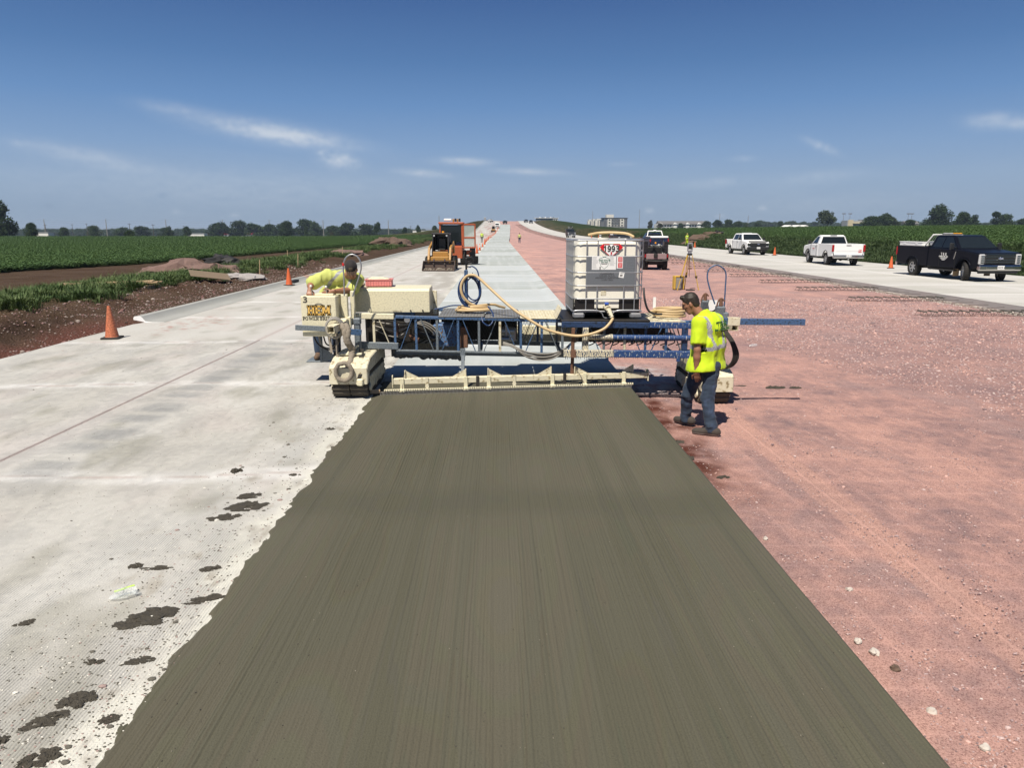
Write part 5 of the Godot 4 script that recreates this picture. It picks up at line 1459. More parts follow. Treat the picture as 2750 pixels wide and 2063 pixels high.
# a head looking along face, tilted by its own up axis; returns the parts it adds
func head(b: MB, c: Vector3, face: Vector3, up: Vector3, skin: Color) -> Basis:
	var z := face.normalized()
	var x := up.cross(z).normalized()
	var y := z.cross(x)
	var B := Basis(x, y, z)
	var f := Field.new(c - Vector3(0.19, 0.19, 0.19), c + Vector3(0.19, 0.19, 0.19), 0.005)
	f.ell(c + B * Vector3(0, 0.025, -0.015), Vector3(0.076, 0.097, 0.096), B, 0.02)
	f.ell(c + B * Vector3(0, -0.045, 0.03), Vector3(0.06, 0.078, 0.062), B, 0.03)
	f.cap(c + B * Vector3(-0.028, -0.1, 0.045), c + B * Vector3(0.028, -0.1, 0.045), 0.026, 0.026, 0.025)
	for s in [-1.0, 1.0]:
		f.cap(c + B * Vector3(s * 0.05, -0.03, 0.0), c + B * Vector3(s * 0.03, -0.1, 0.035), 0.026, 0.022, 0.02)
		f.ell(c + B * Vector3(s * 0.078, -0.012, -0.014), Vector3(0.011, 0.032, 0.019), B * Basis(Vector3.UP, s * 0.35), 0.006)
		f.cap(c + B * Vector3(s * 0.015, 0.03, 0.082), c + B * Vector3(s * 0.05, 0.027, 0.066), 0.01, 0.009, 0.012)
		f.ell(c + B * Vector3(s * 0.031, 0.005, 0.076), Vector3(0.013, 0.008, 0.01), B, 0.006)
		f.cap(c + B * Vector3(s * 0.035, -0.028, 0.066), c + B * Vector3(s * 0.052, -0.02, 0.045), 0.015, 0.013, 0.015)
	f.cap(c + B * Vector3(0, 0.015, 0.088), c + B * Vector3(0, -0.032, 0.108), 0.0085, 0.0125, 0.012)
	f.cap(c + B * Vector3(-0.013, -0.036, 0.095), c + B * Vector3(0.013, -0.036, 0.095), 0.008, 0.008, 0.006)
	f.cap(c + B * Vector3(-0.02, -0.062, 0.083), c + B * Vector3(0.02, -0.062, 0.083), 0.0065, 0.0065, 0.005)
	f.cap(c + B * Vector3(-0.018, -0.075, 0.08), c + B * Vector3(0.018, -0.075, 0.08), 0.007, 0.007, 0.005)
	f.cap(c + B * Vector3(0, -0.06, -0.03), c + B * Vector3(0, -0.15, -0.05), 0.056, 0.06, 0.03)
	var dark := skin * 0.35
	f.build(b, func(p):
		var l: Vector3 = B.inverse() * (p - c)
		if absf(absf(l.x) - 0.031) < 0.013 and absf(l.y - 0.004) < 0.005 and l.z > 0.06: return Color(0.03, 0.02, 0.015)
		if absf(l.x) < 0.024 and absf(l.y + 0.068) < 0.004 and l.z > 0.06: return dark
		return skin)
	return B

func shoe(f: Field, heel: Vector3, toe: Vector3, ankle: Vector3) -> void:
	var lift := Vector3.UP * 0.045
	f.cap(heel + lift, toe + lift * 0.85, 0.043, 0.037, 0.03)
	f.cap(heel + lift, heel.lerp(toe, 0.45) + lift * 1.3, 0.045, 0.045, 0.03)
	f.cap(heel.lerp(toe, 0.12) + lift * 1.2, ankle, 0.05, 0.05, 0.03)
	f.cap(heel.lerp(toe, 0.7) + lift * 0.8, toe + lift * 0.75 + (toe - heel) * 0.08, 0.045, 0.034, 0.02)

func people_materials() -> void:
	var m := mat("skin", 1, 1, 1, 0.5)
	m.vertex_color_use_as_albedo = true
	m = grained("cloth", 1, 1, 1, M.t_fine, 0.2, 0.85)
	m.vertex_color_use_as_albedo = true
	m.rim_enabled = true
	m.rim = 0.15
	m = grained("hair", 1, 1, 1, M.t_soil, 0.06, 0.6)
	m.vertex_color_use_as_albedo = true

const LIME := Color(0.56, 0.75, 0.014)
const LIME_PALE := Color(0.56, 0.61, 0.165)
const SILVER := Color(0.42, 0.43, 0.44)
const DENIM := Color(0.022, 0.036, 0.066)
const SKIN := Color(0.30, 0.145, 0.085)

func build_walker() -> void:
	var root := thing("person", "man in lime safety shirt and dark jeans walking beside the fresh slab, looking down", "person", W(2.55, BASE, 8.7))
	var o := Transform3D(Basis(), -root.position)
	var P := func(x, y, D): return Vector3(x, y, -D)
	var hipL: Vector3 = P.call(2.66, 0.66, 8.66); var hipR: Vector3 = P.call(2.58, 0.66, 8.82)
	var kneeL: Vector3 = P.call(2.60, 0.235, 8.58); var kneeR: Vector3 = P.call(2.43, 0.215, 8.88)
	var ankL: Vector3 = P.call(2.635, -0.12, 8.47); var ankR: Vector3 = P.call(2.45, -0.11, 8.96)
	var pel: Vector3 = P.call(2.62, 0.70, 8.74)
	var waist: Vector3 = P.call(2.62, 0.88, 8.73); var chest: Vector3 = P.call(2.58, 1.1, 8.74)
	var neck: Vector3 = P.call(2.52, 1.27, 8.76)
	var shL: Vector3 = P.call(2.445, 1.165, 8.61); var shR: Vector3 = P.call(2.735, 1.185, 8.85)
	var elL: Vector3 = P.call(2.43, 0.86, 8.54); var wrL: Vector3 = P.call(2.435, 0.585, 8.56)
	var elR: Vector3 = P.call(2.76, 0.9, 8.98); var wrR: Vector3 = P.call(2.64, 0.68, 9.06)
	var hc: Vector3 = P.call(2.385, 1.395, 8.82)
	var face := Vector3(-0.86, -0.46, -0.34)
	var up := Vector3(-0.36, 0.9, -0.1)
	# body: neck, arms, hands and head in one mesh
	var b := MB.new(); b.xf = o
	var f := Field.new(Vector3(2.25, 0.5, -9.25), Vector3(2.95, 1.35, -8.4), 0.012)
	f.cap(neck - Vector3(-0.03, 0.08, 0), hc + Vector3(0.045, -0.06, -0.01), 0.062, 0.056, 0.03)
	for q in [[shL, elL, wrL], [shR, elR, wrR]]:
		f.cap(q[0], q[1], 0.05, 0.042, 0.02); f.cap(q[1], q[1].lerp(q[2], 0.35), 0.041, 0.044, 0.02); f.cap(q[1].lerp(q[2], 0.35), q[2], 0.042, 0.027, 0.02)
	f.cap(shL, shR, 0.06, 0.06, 0.03)
	f.build(b, plainc(SKIN))
	var B := head(b, hc, face, up, SKIN)
	hand(b, wrL, Vector3(0.28, -0.95, -0.12), Vector3(0.3, 0.1, 1.0), Vector3(-0.9, -0.2, -0.3), 0.32, SKIN)
	hand(b, wrR, Vector3(-0.5, -0.8, -0.1), Vector3(0, 0, -1), Vector3(-0.9, 0.3, 0.2), 0.5, SKIN)
	part("body", b, M.skin, root)
	# hair: short, greying, a shell over the skull behind the face
	b = MB.new(); b.xf = o
	f = Field.new(hc - Vector3(0.17, 0.17, 0.17), hc + Vector3(0.17, 0.17, 0.17), 0.006)
	f.ell(hc + B * Vector3(0, 0.036, -0.022), Vector3(0.082, 0.1, 0.1), B, 0.02)
	f.ell(hc + B * Vector3(0, -0.03, -0.06), Vector3(0.066, 0.06, 0.05), B, 0.03)
	f.cap(hc + B * Vector3(-0.03, 0.105, 0.06), hc + B * Vector3(0.03, 0.105, 0.06), 0.026, 0.026, 0.02)
	var fn := FastNoiseLite.new(); fn.frequency = 22.0; fn.seed = 8
	f.folds(fn, 0.006, Vector3(1, 1, 1))
	f.cut(hc + B * Vector3(0, 0.07, 0.068), B * Vector3(0, -0.55, 0.9).normalized())
	f.cut(hc + B * Vector3(0, -0.07, -0.02), B * Vector3(0, -0.8, 0.45).normalized())
	f.build(b, func(p):
		var l: Vector3 = B.inverse() * (p - hc)
		return mixc(Color(0.035, 0.027, 0.018), Color(0.16, 0.14, 0.115), clampf(0.15 - l.y * 5.0 + l.z * 4.0 + 0.5 * fn.get_noise_3d(p.x * 2, p.y * 6, p.z * 2), 0.0, 0.8)))
	part("hair", b, M.hair, root)
	# shirt: loose, folds, reflective bands
	b = MB.new(); b.xf = o
	f = Field.new(Vector3(2.2, 0.48, -9.3), Vector3(3.02, 1.38, -8.35), 0.0125)
	var side := (shR - shL).normalized()
	f.ell(chest + Vector3(0.045, 0.0, 0.0), Vector3(0.165, 0.19, 0.20), Basis(Vector3.UP, -0.55), 0.05)
	f.cap(waist + side * 0.07 + Vector3(0.01, 0.02, 0), waist - side * 0.07 + Vector3(0.01, 0.02, 0), 0.158, 0.158, 0.06)
	f.cap(pel + side * 0.09 - Vector3(0.0, 0.12, 0), pel - side * 0.09 - Vector3(0.02, 0.12, 0), 0.178, 0.178, 0.06)
	for sg in [-1.0, 1.0]: f.cap(waist + side * 0.07 * sg, pel + side * 0.085 * sg - Vector3(0.01, 0.12, 0), 0.155, 0.172, 0.06)
	f.cap(waist - Vector3(0.1, 0.02, 0.02), chest - Vector3(0.06, 0.0, 0.02), 0.1, 0.11, 0.06)
	f.cap(shL + side * 0.03, shR - side * 0.03, 0.088, 0.088, 0.05)
	f.cap(neck - Vector3(-0.02, 0.045, 0), neck - Vector3(-0.035, 0.0, 0), 0.095, 0.075, 0.04)
	f.cap(shL, shL.lerp(elL, 0.78), 0.084, 0.083, 0.045)
	f.cap(shR, shR.lerp(elR, 0.75), 0.082, 0.08, 0.045)
	var cn := FastNoiseLite.new(); cn.frequency = 4.2; cn.seed = 17; cn.fractal_octaves = 3
	f.folds(cn, 0.02, Vector3(1.9, 0.6, 1.9))
	f.cut(P.call(2.6, 0.575, 8.7), Vector3(0.07, -1, 0.05).normalized())

	var sleeve := func(q: Field, a: Vector3, e: Vector3, t: float) -> void:
		# trims a sleeve's end square to the arm, without touching the trunk
		var c := a.lerp(e, t); var n := (e - a).normalized()
		var i := 0
		for z in q.nz:
			for y in q.ny:
				for x in q.nx:
					if q.d[i] < 0.05:
						var p := q.o + Vector3(x, y, z) * q.s
						var along := (p - c).dot(n)
						var away := (p - c - n * along).length()
						if along > -0.02 and along < 0.09 and away < 0.1 and (p - a).dot(side) < 0.055: q.d[i] = maxf(q.d[i], along)
					i += 1
	sleeve.call(f, shL, elL, 0.8)
	f.cut(neck + Vector3(-0.012, 0.032, 0), Vector3(-0.35, 0.9, -0.1).normalized())
	var fore := Vector3(-0.8, 0, -0.5).normalized()
	f.build(b, func(p):
		if (p - shL.lerp(elL, 0.4)).length() < 0.13 and (p - shL).dot(side) < 0.035: return LIME
		var u: float = (p - chest).dot(side)
		var front: float = (p - chest).dot(fore)
		var hatch := 1.0 if fposmod(p.y * 55.0 + u * 40.0, 1.0) < 0.5 else 0.72
		# a band round the waist, and one over each shoulder that runs down the back to it
		if absf(p.y - 0.885 - 0.1 * u) < 0.026: return Color(SILVER.r * hatch, SILVER.g * hatch, SILVER.b * hatch)
		var drop := clampf((1.22 - p.y) / 0.3, 0.0, 1.0)
		if absf(absf(u + 0.005) - (0.128 - 0.055 * drop * drop)) < 0.024 and p.y > 0.87: return Color(SILVER.r * hatch, SILVER.g * hatch, SILVER.b * hatch)
		return LIME)
	var shirt := part("shirt", b, M.cloth, root)
	# printed on the back: two letters and lines of small text
	var back := Basis(Vector3(0.86, 0.1, -0.5).normalized(), Vector3(-0.12, 0.98, -0.1), Vector3(0.5, 0.12, 0.86)).orthonormalized()
	mat("shirt_print", 0.04, 0.12, 0.03, 0.8)
	for q in [["T&R", 0.075, 0.06, 0.85], ["Contracting, Inc.", 0.03, 0.005, 0.75], ["Asphalt & Concrete Paving", 0.017, -0.025, 0.75]]:
		var c: Vector3 = P.call(2.665, 1.075, 8.74) + back.y * q[2] + back.z * 0.3
		for k in 80:   # down to the cloth
			var g := ((c - f.o) / f.s).round()
			if f.d[(int(g.z) * f.ny + int(g.y)) * f.nx + int(g.x)] < 0.004: break
			c -= back.z * 0.005
		lettering(shirt, "lettering", q[0], q[1], M.shirt_print, o * Transform3D(back, c + back.z * 0.004), true, 0.0, 0.012, q[3])
	# jeans
	b = MB.new(); b.xf = o
	f = Field.new(Vector3(2.25, -0.24, -9.25), Vector3(2.95, 0.85, -8.3), 0.0125)
	f.cap(pel + side * 0.06 - Vector3(0, 0.03, 0), pel - side * 0.06 - Vector3(0, 0.03, 0), 0.13, 0.13, 0.04)
	for q in [[hipL, kneeL, ankL], [hipR, kneeR, ankR]]:
		f.cap(q[0] - Vector3(0, 0.04, 0), q[1], 0.106, 0.078, 0.04); f.cap(q[1], q[2] + Vector3(0, 0.02, 0), 0.076, 0.068, 0.03)
		f.cap(q[2] + Vector3(0, 0.03, 0), q[2] - Vector3(0, 0.02, 0), 0.067, 0.074, 0.02)
	var jn := FastNoiseLite.new(); jn.frequency = 5.0; jn.seed = 5; jn.fractal_octaves = 3
	f.folds(jn, 0.018, Vector3(1, 1.9, 1))
	f.build(b, func(p): return mixc(DENIM, DENIM * 2.2, clampf(cn.get_noise_3d(p.x * 2.5, p.y * 1.2, p.z * 2.5) * 1.3, 0.0, 0.8)))
	part("jeans", b, M.cloth, root)
	for q in [[P.call(2.70, BASE + 0.012, 8.435), P.call(2.47, BASE + 0.01, 8.53), ankL - Vector3(0, 0.02, 0)], [P.call(2.51, BASE + 0.03, 8.9), P.call(2.37, BASE + 0.012, 9.1), ankR - Vector3(0, 0.02, 0)]]:
		b = MB.new(); b.xf = o
		var lo: Vector3 = q[0].min(q[1]).min(q[2]) - Vector3(0.12, 0.08, 0.12)
		f = Field.new(lo, q[0].max(q[1]).max(q[2]) + Vector3(0.12, 0.1, 0.12), 0.009)
		shoe(f, q[0], q[1], q[2])
		f.cut(Vector3(0, BASE + 0.014, 0), Vector3.DOWN)
		f.build(b, func(p): return Color(0.36, 0.34, 0.31) if p.y < BASE + 0.034 else Color(0.055, 0.045, 0.038))
		part("shoe", b, M.cloth, root)

func build_operator() -> void:
	var root := thing("person", "man in faded yellow safety shirt and dark cap bent over the bridge controls", "person", W(-2.6, 0.33, 10.85))
	var o := Transform3D(Basis(), -root.position)
	var P := func(x, y, D): return Vector3(x, y, -D)
	var pel: Vector3 = P.call(-2.63, 1.16, 11.0); var chest: Vector3 = P.call(-2.36, 1.5, 10.72); var neck: Vector3 = P.call(-2.2, 1.66, 10.5)
	var shR: Vector3 = P.call(-2.5, 1.625, 10.52); var shL: Vector3 = P.call(-2.06, 1.57, 10.6)
	var elR: Vector3 = P.call(-2.69, 1.52, 10.36); var wrR: Vector3 = P.call(-2.66, 1.47, 10.17)
	var elL: Vector3 = P.call(-2.13, 1.43, 10.42); var wrL: Vector3 = P.call(-2.35, 1.435, 10.16)
	var hc: Vector3 = P.call(-2.105, 1.725, 10.38)
	var face := Vector3(0.12, -0.62, 0.78)
	var up := Vector3(0.05, 0.8, 0.6)
	var b := MB.new(); b.xf = o
	var f := Field.new(Vector3(-2.85, 1.2, -10.85), Vector3(-1.9, 1.85, -10.0), 0.012)
	f.cap(neck - Vector3(0.05, 0.05, 0.1), hc + Vector3(-0.02, -0.05, -0.05), 0.064, 0.056, 0.03)
	for q in [[shL, elL, wrL], [shR, elR, wrR]]:
		f.cap(q[0], q[1], 0.054, 0.045, 0.02); f.cap(q[1], q[1].lerp(q[2], 0.4), 0.043, 0.046, 0.02); f.cap(q[1].lerp(q[2], 0.4), q[2], 0.044, 0.029, 0.02)
	f.cap(shL, shR, 0.06, 0.06, 0.03)
	f.build(b, plainc(SKIN))
	var B := head(b, hc, face, up, SKIN)
	hand(b, wrR, Vector3(0.0, -0.75, 0.65), Vector3(0, 0.6, 0.75), Vector3(1, 0, 0), 0.75, SKIN)
	hand(b, wrL, Vector3(-0.85, -0.25, 0.3), Vector3(-0.2, 0.6, 0.75), Vector3(0.2, 0.8, -0.2), 0.95, SKIN)
	part("body", b, M.skin, root)
	# cap with a bill
	b = MB.new(); b.xf = o
	f = Field.new(hc - Vector3(0.2, 0.2, 0.2), hc + Vector3(0.2, 0.2, 0.2), 0.0065)
	f.ell(hc + B * Vector3(0, 0.045, -0.015), Vector3(0.088, 0.098, 0.106), B, 0.02)
	f.cut(hc + B * Vector3(0, 0.035, 0), B * Vector3(0, -1, 0.08).normalized())
	for i in 5: f.cap(hc + B * Vector3(-0.06 + 0.03 * i, 0.042, 0.075), hc + B * Vector3(-0.055 + 0.0275 * i, 0.032 - 0.004 * absf(i - 2.0), 0.165 - 0.011 * absf(i - 2.0)), 0.008, 0.006, 0.008)
	f.build(b, func(p):
		var l: Vector3 = B.inverse() * (p - hc)
		if l.z > 0.09 and l.y < 0.06: return Color(0.075, 0.06, 0.05)
		if absf(l.x) < 0.028 and l.z > 0.06 and absf(l.y - 0.085) < 0.02: return Color(0.10, 0.075, 0.05)
		return Color(0.022, 0.019, 0.017))
	part("cap", b, M.cloth, root)
	b = MB.new(); b.xf = o
	f = Field.new(Vector3(-2.95, 0.95, -11.3), Vector3(-1.85, 1.85, -10.2), 0.0135)
	f.cap(pel + Vector3(0.02, 0.08, 0.03), chest, 0.165, 0.17, 0.06)
	f.ell(chest + Vector3(0.02, 0.03, 0.02), Vector3(0.23, 0.17, 0.17), Basis(Vector3.BACK, -0.2), 0.06)
	f.cap(shL - Vector3(0.03, 0, 0), shR + Vector3(0.03, 0, 0), 0.092, 0.098, 0.05)
	f.cap(chest - Vector3(0.08, 0.12, -0.12), chest - Vector3(-0.1, 0.1, -0.14), 0.11, 0.1, 0.06)
	f.cap(shR, shR.lerp(elR, 0.8), 0.09, 0.1, 0.05); f.cap(shL, shL.lerp(elL, 0.85), 0.088, 0.092, 0.05)
	f.cap(neck - Vector3(0.06, 0.05, 0.1), neck - Vector3(0.03, 0.02, 0.04), 0.09, 0.075, 0.04)
	var cn := FastNoiseLite.new(); cn.frequency = 4.5; cn.seed = 27; cn.fractal_octaves = 3
	f.folds(cn, 0.024, Vector3(1.9, 0.6, 1.9))
	f.cut(pel + Vector3(0, -0.06, 0), Vector3(-0.3, -1, -0.3).normalized())
	f.cut(neck + Vector3(0.0, 0.03, 0.035), Vector3(0.45, 0.55, 0.7).normalized())
	f.build(b, func(p):
		var mid := chest.lerp(neck, clampf((p.y - 1.4) / 0.3, 0.0, 1.0))
		var u: float = p.x - mid.x
		var hatch := 1.0 if fposmod(p.y * 60.0, 1.0) < 0.5 else 0.7
		if absf(u + 0.12 - (p.y - 1.6) * 0.42) < 0.03 and p.x > -2.62: return SILVER * hatch
		if absf(u - 0.13) < 0.026 and p.y > 1.35 and p.x < -2.0: return SILVER * 0.8
		return LIME_PALE)
	part("shirt", b, M.cloth, root)
	b = MB.new(); b.xf = o
	f = Field.new(Vector3(-3.0, 0.3, -11.3), Vector3(-2.3, 1.3, -10.6), 0.014)
	f.cap(pel + Vector3(-0.07, 0, 0), pel + Vector3(0.07, 0, 0), 0.14, 0.14, 0.04)
	for q in [[-2.74, -2.78], [-2.53, -2.5]]:
		f.cap(P.call(q[0], 1.1, 11.0), P.call(q[1], 0.78, 10.9), 0.1, 0.078, 0.03); f.cap(P.call(q[1], 0.78, 10.9), P.call(q[1], 0.46, 10.93), 0.076, 0.066, 0.03)
	f.build(b, plainc(DENIM * 1.6))
	part("jeans", b, M.cloth, root)
	for x in [-2.78, -2.5]:
		b = MB.new(); b.xf = o
		f = Field.new(P.call(x - 0.12, 0.3, 11.12), P.call(x + 0.12, 0.56, 10.66), 0.011)
		shoe(f, P.call(x, 0.34, 10.98), P.call(x, 0.34, 10.78), P.call(x, 0.47, 10.93))
		f.cut(Vector3(0, 0.34, 0), Vector3.DOWN)
		f.build(b, plainc(Color(0.13, 0.08, 0.05)))
		part("boot", b, M.cloth, root)
	b = MB.new(); b.box(W(-2.62, 0.325, 10.9), Vector3(0.6, 0.02, 0.4), 0.004); b.bar(W(-2.34, 0.33, 10.8), W(-2.1, 0.5, 10.6), 0.04, 0.04)
	var br := get_node("power_bridge")
	b.xf = Transform3D()
	var st := inst("operator_step", b.mesh(), M.grey_blue_paint, br)
	st.position = -br.position

# one walking figure in work clothes, for the distance
func far_person(called_label: String, at: Vector3, turn: float, shirt: Color, trousers: Color, hat: Color) -> Node3D:
	var root := thing("person", called_label, "person", at, turn, "workers far down the road")
	var f := Field.new(Vector3(-0.4, 0, -0.4), Vector3(0.4, 1.9, 0.4), 0.028)
	f.cap(Vector3(0.09, 0.92, 0), Vector3(0.11, 0.5, 0.06), 0.1, 0.075, 0.04); f.cap(Vector3(0.11, 0.5, 0.06), Vector3(0.11, 0.06, -0.02), 0.072, 0.06, 0.03); f.cap(Vector3(0.11, 0.05, -0.04), Vector3(0.12, 0.045, 0.13), 0.05, 0.045, 0.03)
	f.cap(Vector3(-0.09, 0.92, 0), Vector3(-0.1, 0.5, -0.03), 0.1, 0.075, 0.04); f.cap(Vector3(-0.1, 0.5, -0.03), Vector3(-0.11, 0.08, -0.14), 0.072, 0.06, 0.03); f.cap(Vector3(-0.11, 0.06, -0.18), Vector3(-0.11, 0.045, 0.0), 0.05, 0.045, 0.03)
	f.cap(Vector3(-0.07, 0.98, 0), Vector3(0.07, 0.98, 0), 0.14, 0.14, 0.05); f.cap(Vector3(0, 1.05, 0), Vector3(0, 1.3, 0), 0.16, 0.18, 0.06); f.cap(Vector3(-0.15, 1.42, 0), Vector3(0.15, 1.42, 0), 0.085, 0.085, 0.05)
	for s in [-1.0, 1.0]:
		f.cap(Vector3(s * 0.2, 1.42, 0), Vector3(s * 0.26, 1.14, 0.01 * s), 0.065, 0.05, 0.03); f.cap(Vector3(s * 0.26, 1.14, 0.01 * s), Vector3(s * 0.26, 0.88, 0.06), 0.047, 0.035, 0.03); f.cap(Vector3(s * 0.26, 0.86, 0.06), Vector3(s * 0.255, 0.78, 0.08), 0.035, 0.03, 0.02)
	f.cap(Vector3(0, 1.5, 0), Vector3(0, 1.6, 0.02), 0.06, 0.06, 0.03); f.ell(Vector3(0, 1.68, 0.02), Vector3(0.085, 0.12, 0.1), Basis(), 0.03)
	var b := MB.new()
	f.build(b, func(p):
		if p.y > 1.7: return hat
		if p.y > 1.53: return SKIN
		if p.y > 1.0 and (absf(p.x) < 0.23 or p.y > 1.22): return SILVER if absf(p.y - 1.12) < 0.025 or absf(absf(p.x) - 0.12) < 0.022 and p.y > 1.12 else shirt
		if absf(p.x) > 0.2 and p.y > 0.7: return SKIN
		if p.y < 0.1: return Color(0.04, 0.03, 0.03)
		return trousers)
	part("body", b, M.cloth, root)
	return root

func build_people() -> void:
	people_materials()
	build_walker()
	build_operator()
	far_person("worker in pale lime shirt standing in the dusty lane behind the orange cones", W(-2.76, rise(126.0), 126.0), PI, LIME, Color(0.16, 0.16, 0.15), Color(0.5, 0.45, 0.4))
	far_person("worker in lime vest and blue jeans walking away on the red stone base", W(3.9, BASE + rise(131.0), 131.0), PI, LIME_PALE, DENIM * 1.5, Color(0.02, 0.02, 0.02))
	far_person("worker in lime shirt and pale hard hat standing on the grass bank behind the tote", W(27.2, ground_h(27.2, 104.0), 104.0), 0.4, LIME, LIME, Color(0.6, 0.5, 0.15))

# ---------------------------------------------------------------- vehicles; each looks along its own +z
func vehicle_materials() -> void:
	for q in [["white_car", 0.74, 0.74, 0.73], ["black_car", 0.006, 0.007, 0.012], ["navy_car", 0.015, 0.025, 0.06], ["dark_car", 0.02, 0.021, 0.024]]:
		var m := mat(q[0], q[1], q[2], q[3], 0.3)
		m.metallic_specular = 0.45 if q[1] > 0.5 else 0.22
	mat("tinted_glass", 0.012, 0.016, 0.018, 0.05)
	mat("chrome", 0.62, 0.62, 0.63, 0.14, 1.0)
	mat("lamp_clear", 0.6, 0.6, 0.6, 0.15, 0.3)
	mat("tail_lamp", 0.3, 0.01, 0.012, 0.2)
	mat("amber_lamp", 0.75, 0.32, 0.02, 0.25)
	mat("alloy", 0.5, 0.5, 0.5, 0.3, 0.8)
	grained("tyre", 0.03, 0.029, 0.027, M.t_soil, 0.3, 0.85)
	grained("underbody", 0.02, 0.019, 0.018, M.t_soil, 0.4, 0.8)
	grained("machine_yellow", 0.52, 0.29, 0.07, M.t_soil, 0.9, 0.55)
	grained("machine_orange", 0.52, 0.13, 0.05, M.t_soil, 0.9, 0.55)
	grained("bucket_steel", 0.13, 0.095, 0.08, M.t_soil, 0.5, 0.7)
	mat("oval_blue", 0.01, 0.03, 0.16, 0.3)

func wheel(parent: Node, at: Vector3, r: float, w: float, turn := 0.0, spokes := 6, rimm: Material = null) -> void:
	var k := Node3D.new()
	k.name = "wheel"
	parent.add_child(k, true)
	k.position = at
	k.rotation.y = turn
	var lie := Basis(Vector3.BACK, PI * 0.5)
	var b := MB.new()
	b.lathe([Vector2(r * 0.6, -w * 0.5), Vector2(r * 0.9, -w * 0.5), Vector2(r * 0.985, -w * 0.4), Vector2(r, -w * 0.25), Vector2(r, w * 0.25), Vector2(r * 0.985, w * 0.4), Vector2(r * 0.9, w * 0.5), Vector2(r * 0.6, w * 0.5)], Vector3.ZERO, lie, 28)
	for i in 28:
		var a := TAU * i / 28.0
		b.box(Vector3(0, cos(a) * r * 0.995, sin(a) * r * 0.995), Vector3(w * 0.86, 0.02, 0.045), 0.0, Basis(Vector3.RIGHT, a))
	inst("tyre", b.mesh(), M.tyre, k)
	b = MB.new()
	for s in [-1.0, 1.0]:
		b.lathe([Vector2(r * 0.62, s * w * 0.47), Vector2(r * 0.57, s * w * 0.42), Vector2(r * 0.55, s * w * 0.25)], Vector3.ZERO, lie, 24)
		b.cyl(Vector3(s * w * 0.25, 0, 0), Vector3(s * w * 0.4, 0, 0), r * 0.2, r * 0.16, 14)
		for i in spokes:
			var a := TAU * i / spokes
			b.bar(Vector3(s * w * 0.36, cos(a) * r * 0.1, sin(a) * r * 0.1), Vector3(s * w * 0.38, cos(a) * r * 0.57, sin(a) * r * 0.57), 0.03, r * 0.17, 0.008)
	inst("rim", b.mesh(), rimm if rimm else M.alloy, k)
	b = MB.new(); b.cyl(Vector3(-w * 0.2, 0, 0), Vector3(w * 0.2, 0, 0), r * 0.56, -1, 20); inst("brake_drum", b.mesh(), M.underbody, k)

func arch(poly: Array, z: float, r: float, y: float, sill: float) -> void:   # a wheel opening cut into the lower edge, going towards +z
	var a0 := acos(clampf((sill - y) / r, -1.0, 1.0))
	for i in 11:
		var a := -a0 + 2.0 * a0 * i / 10.0
		poly.append(Vector2(z + sin(a) * r, y + cos(a) * r))

func glass(root: Node, called: String, pts: Array, m: Material) -> MeshInstance3D:
	var b := MB.new()
	for i in pts.size() - 2: b.tri(pts[0], pts[i + 1], pts[i + 2])
	return part(called, b, m, root)

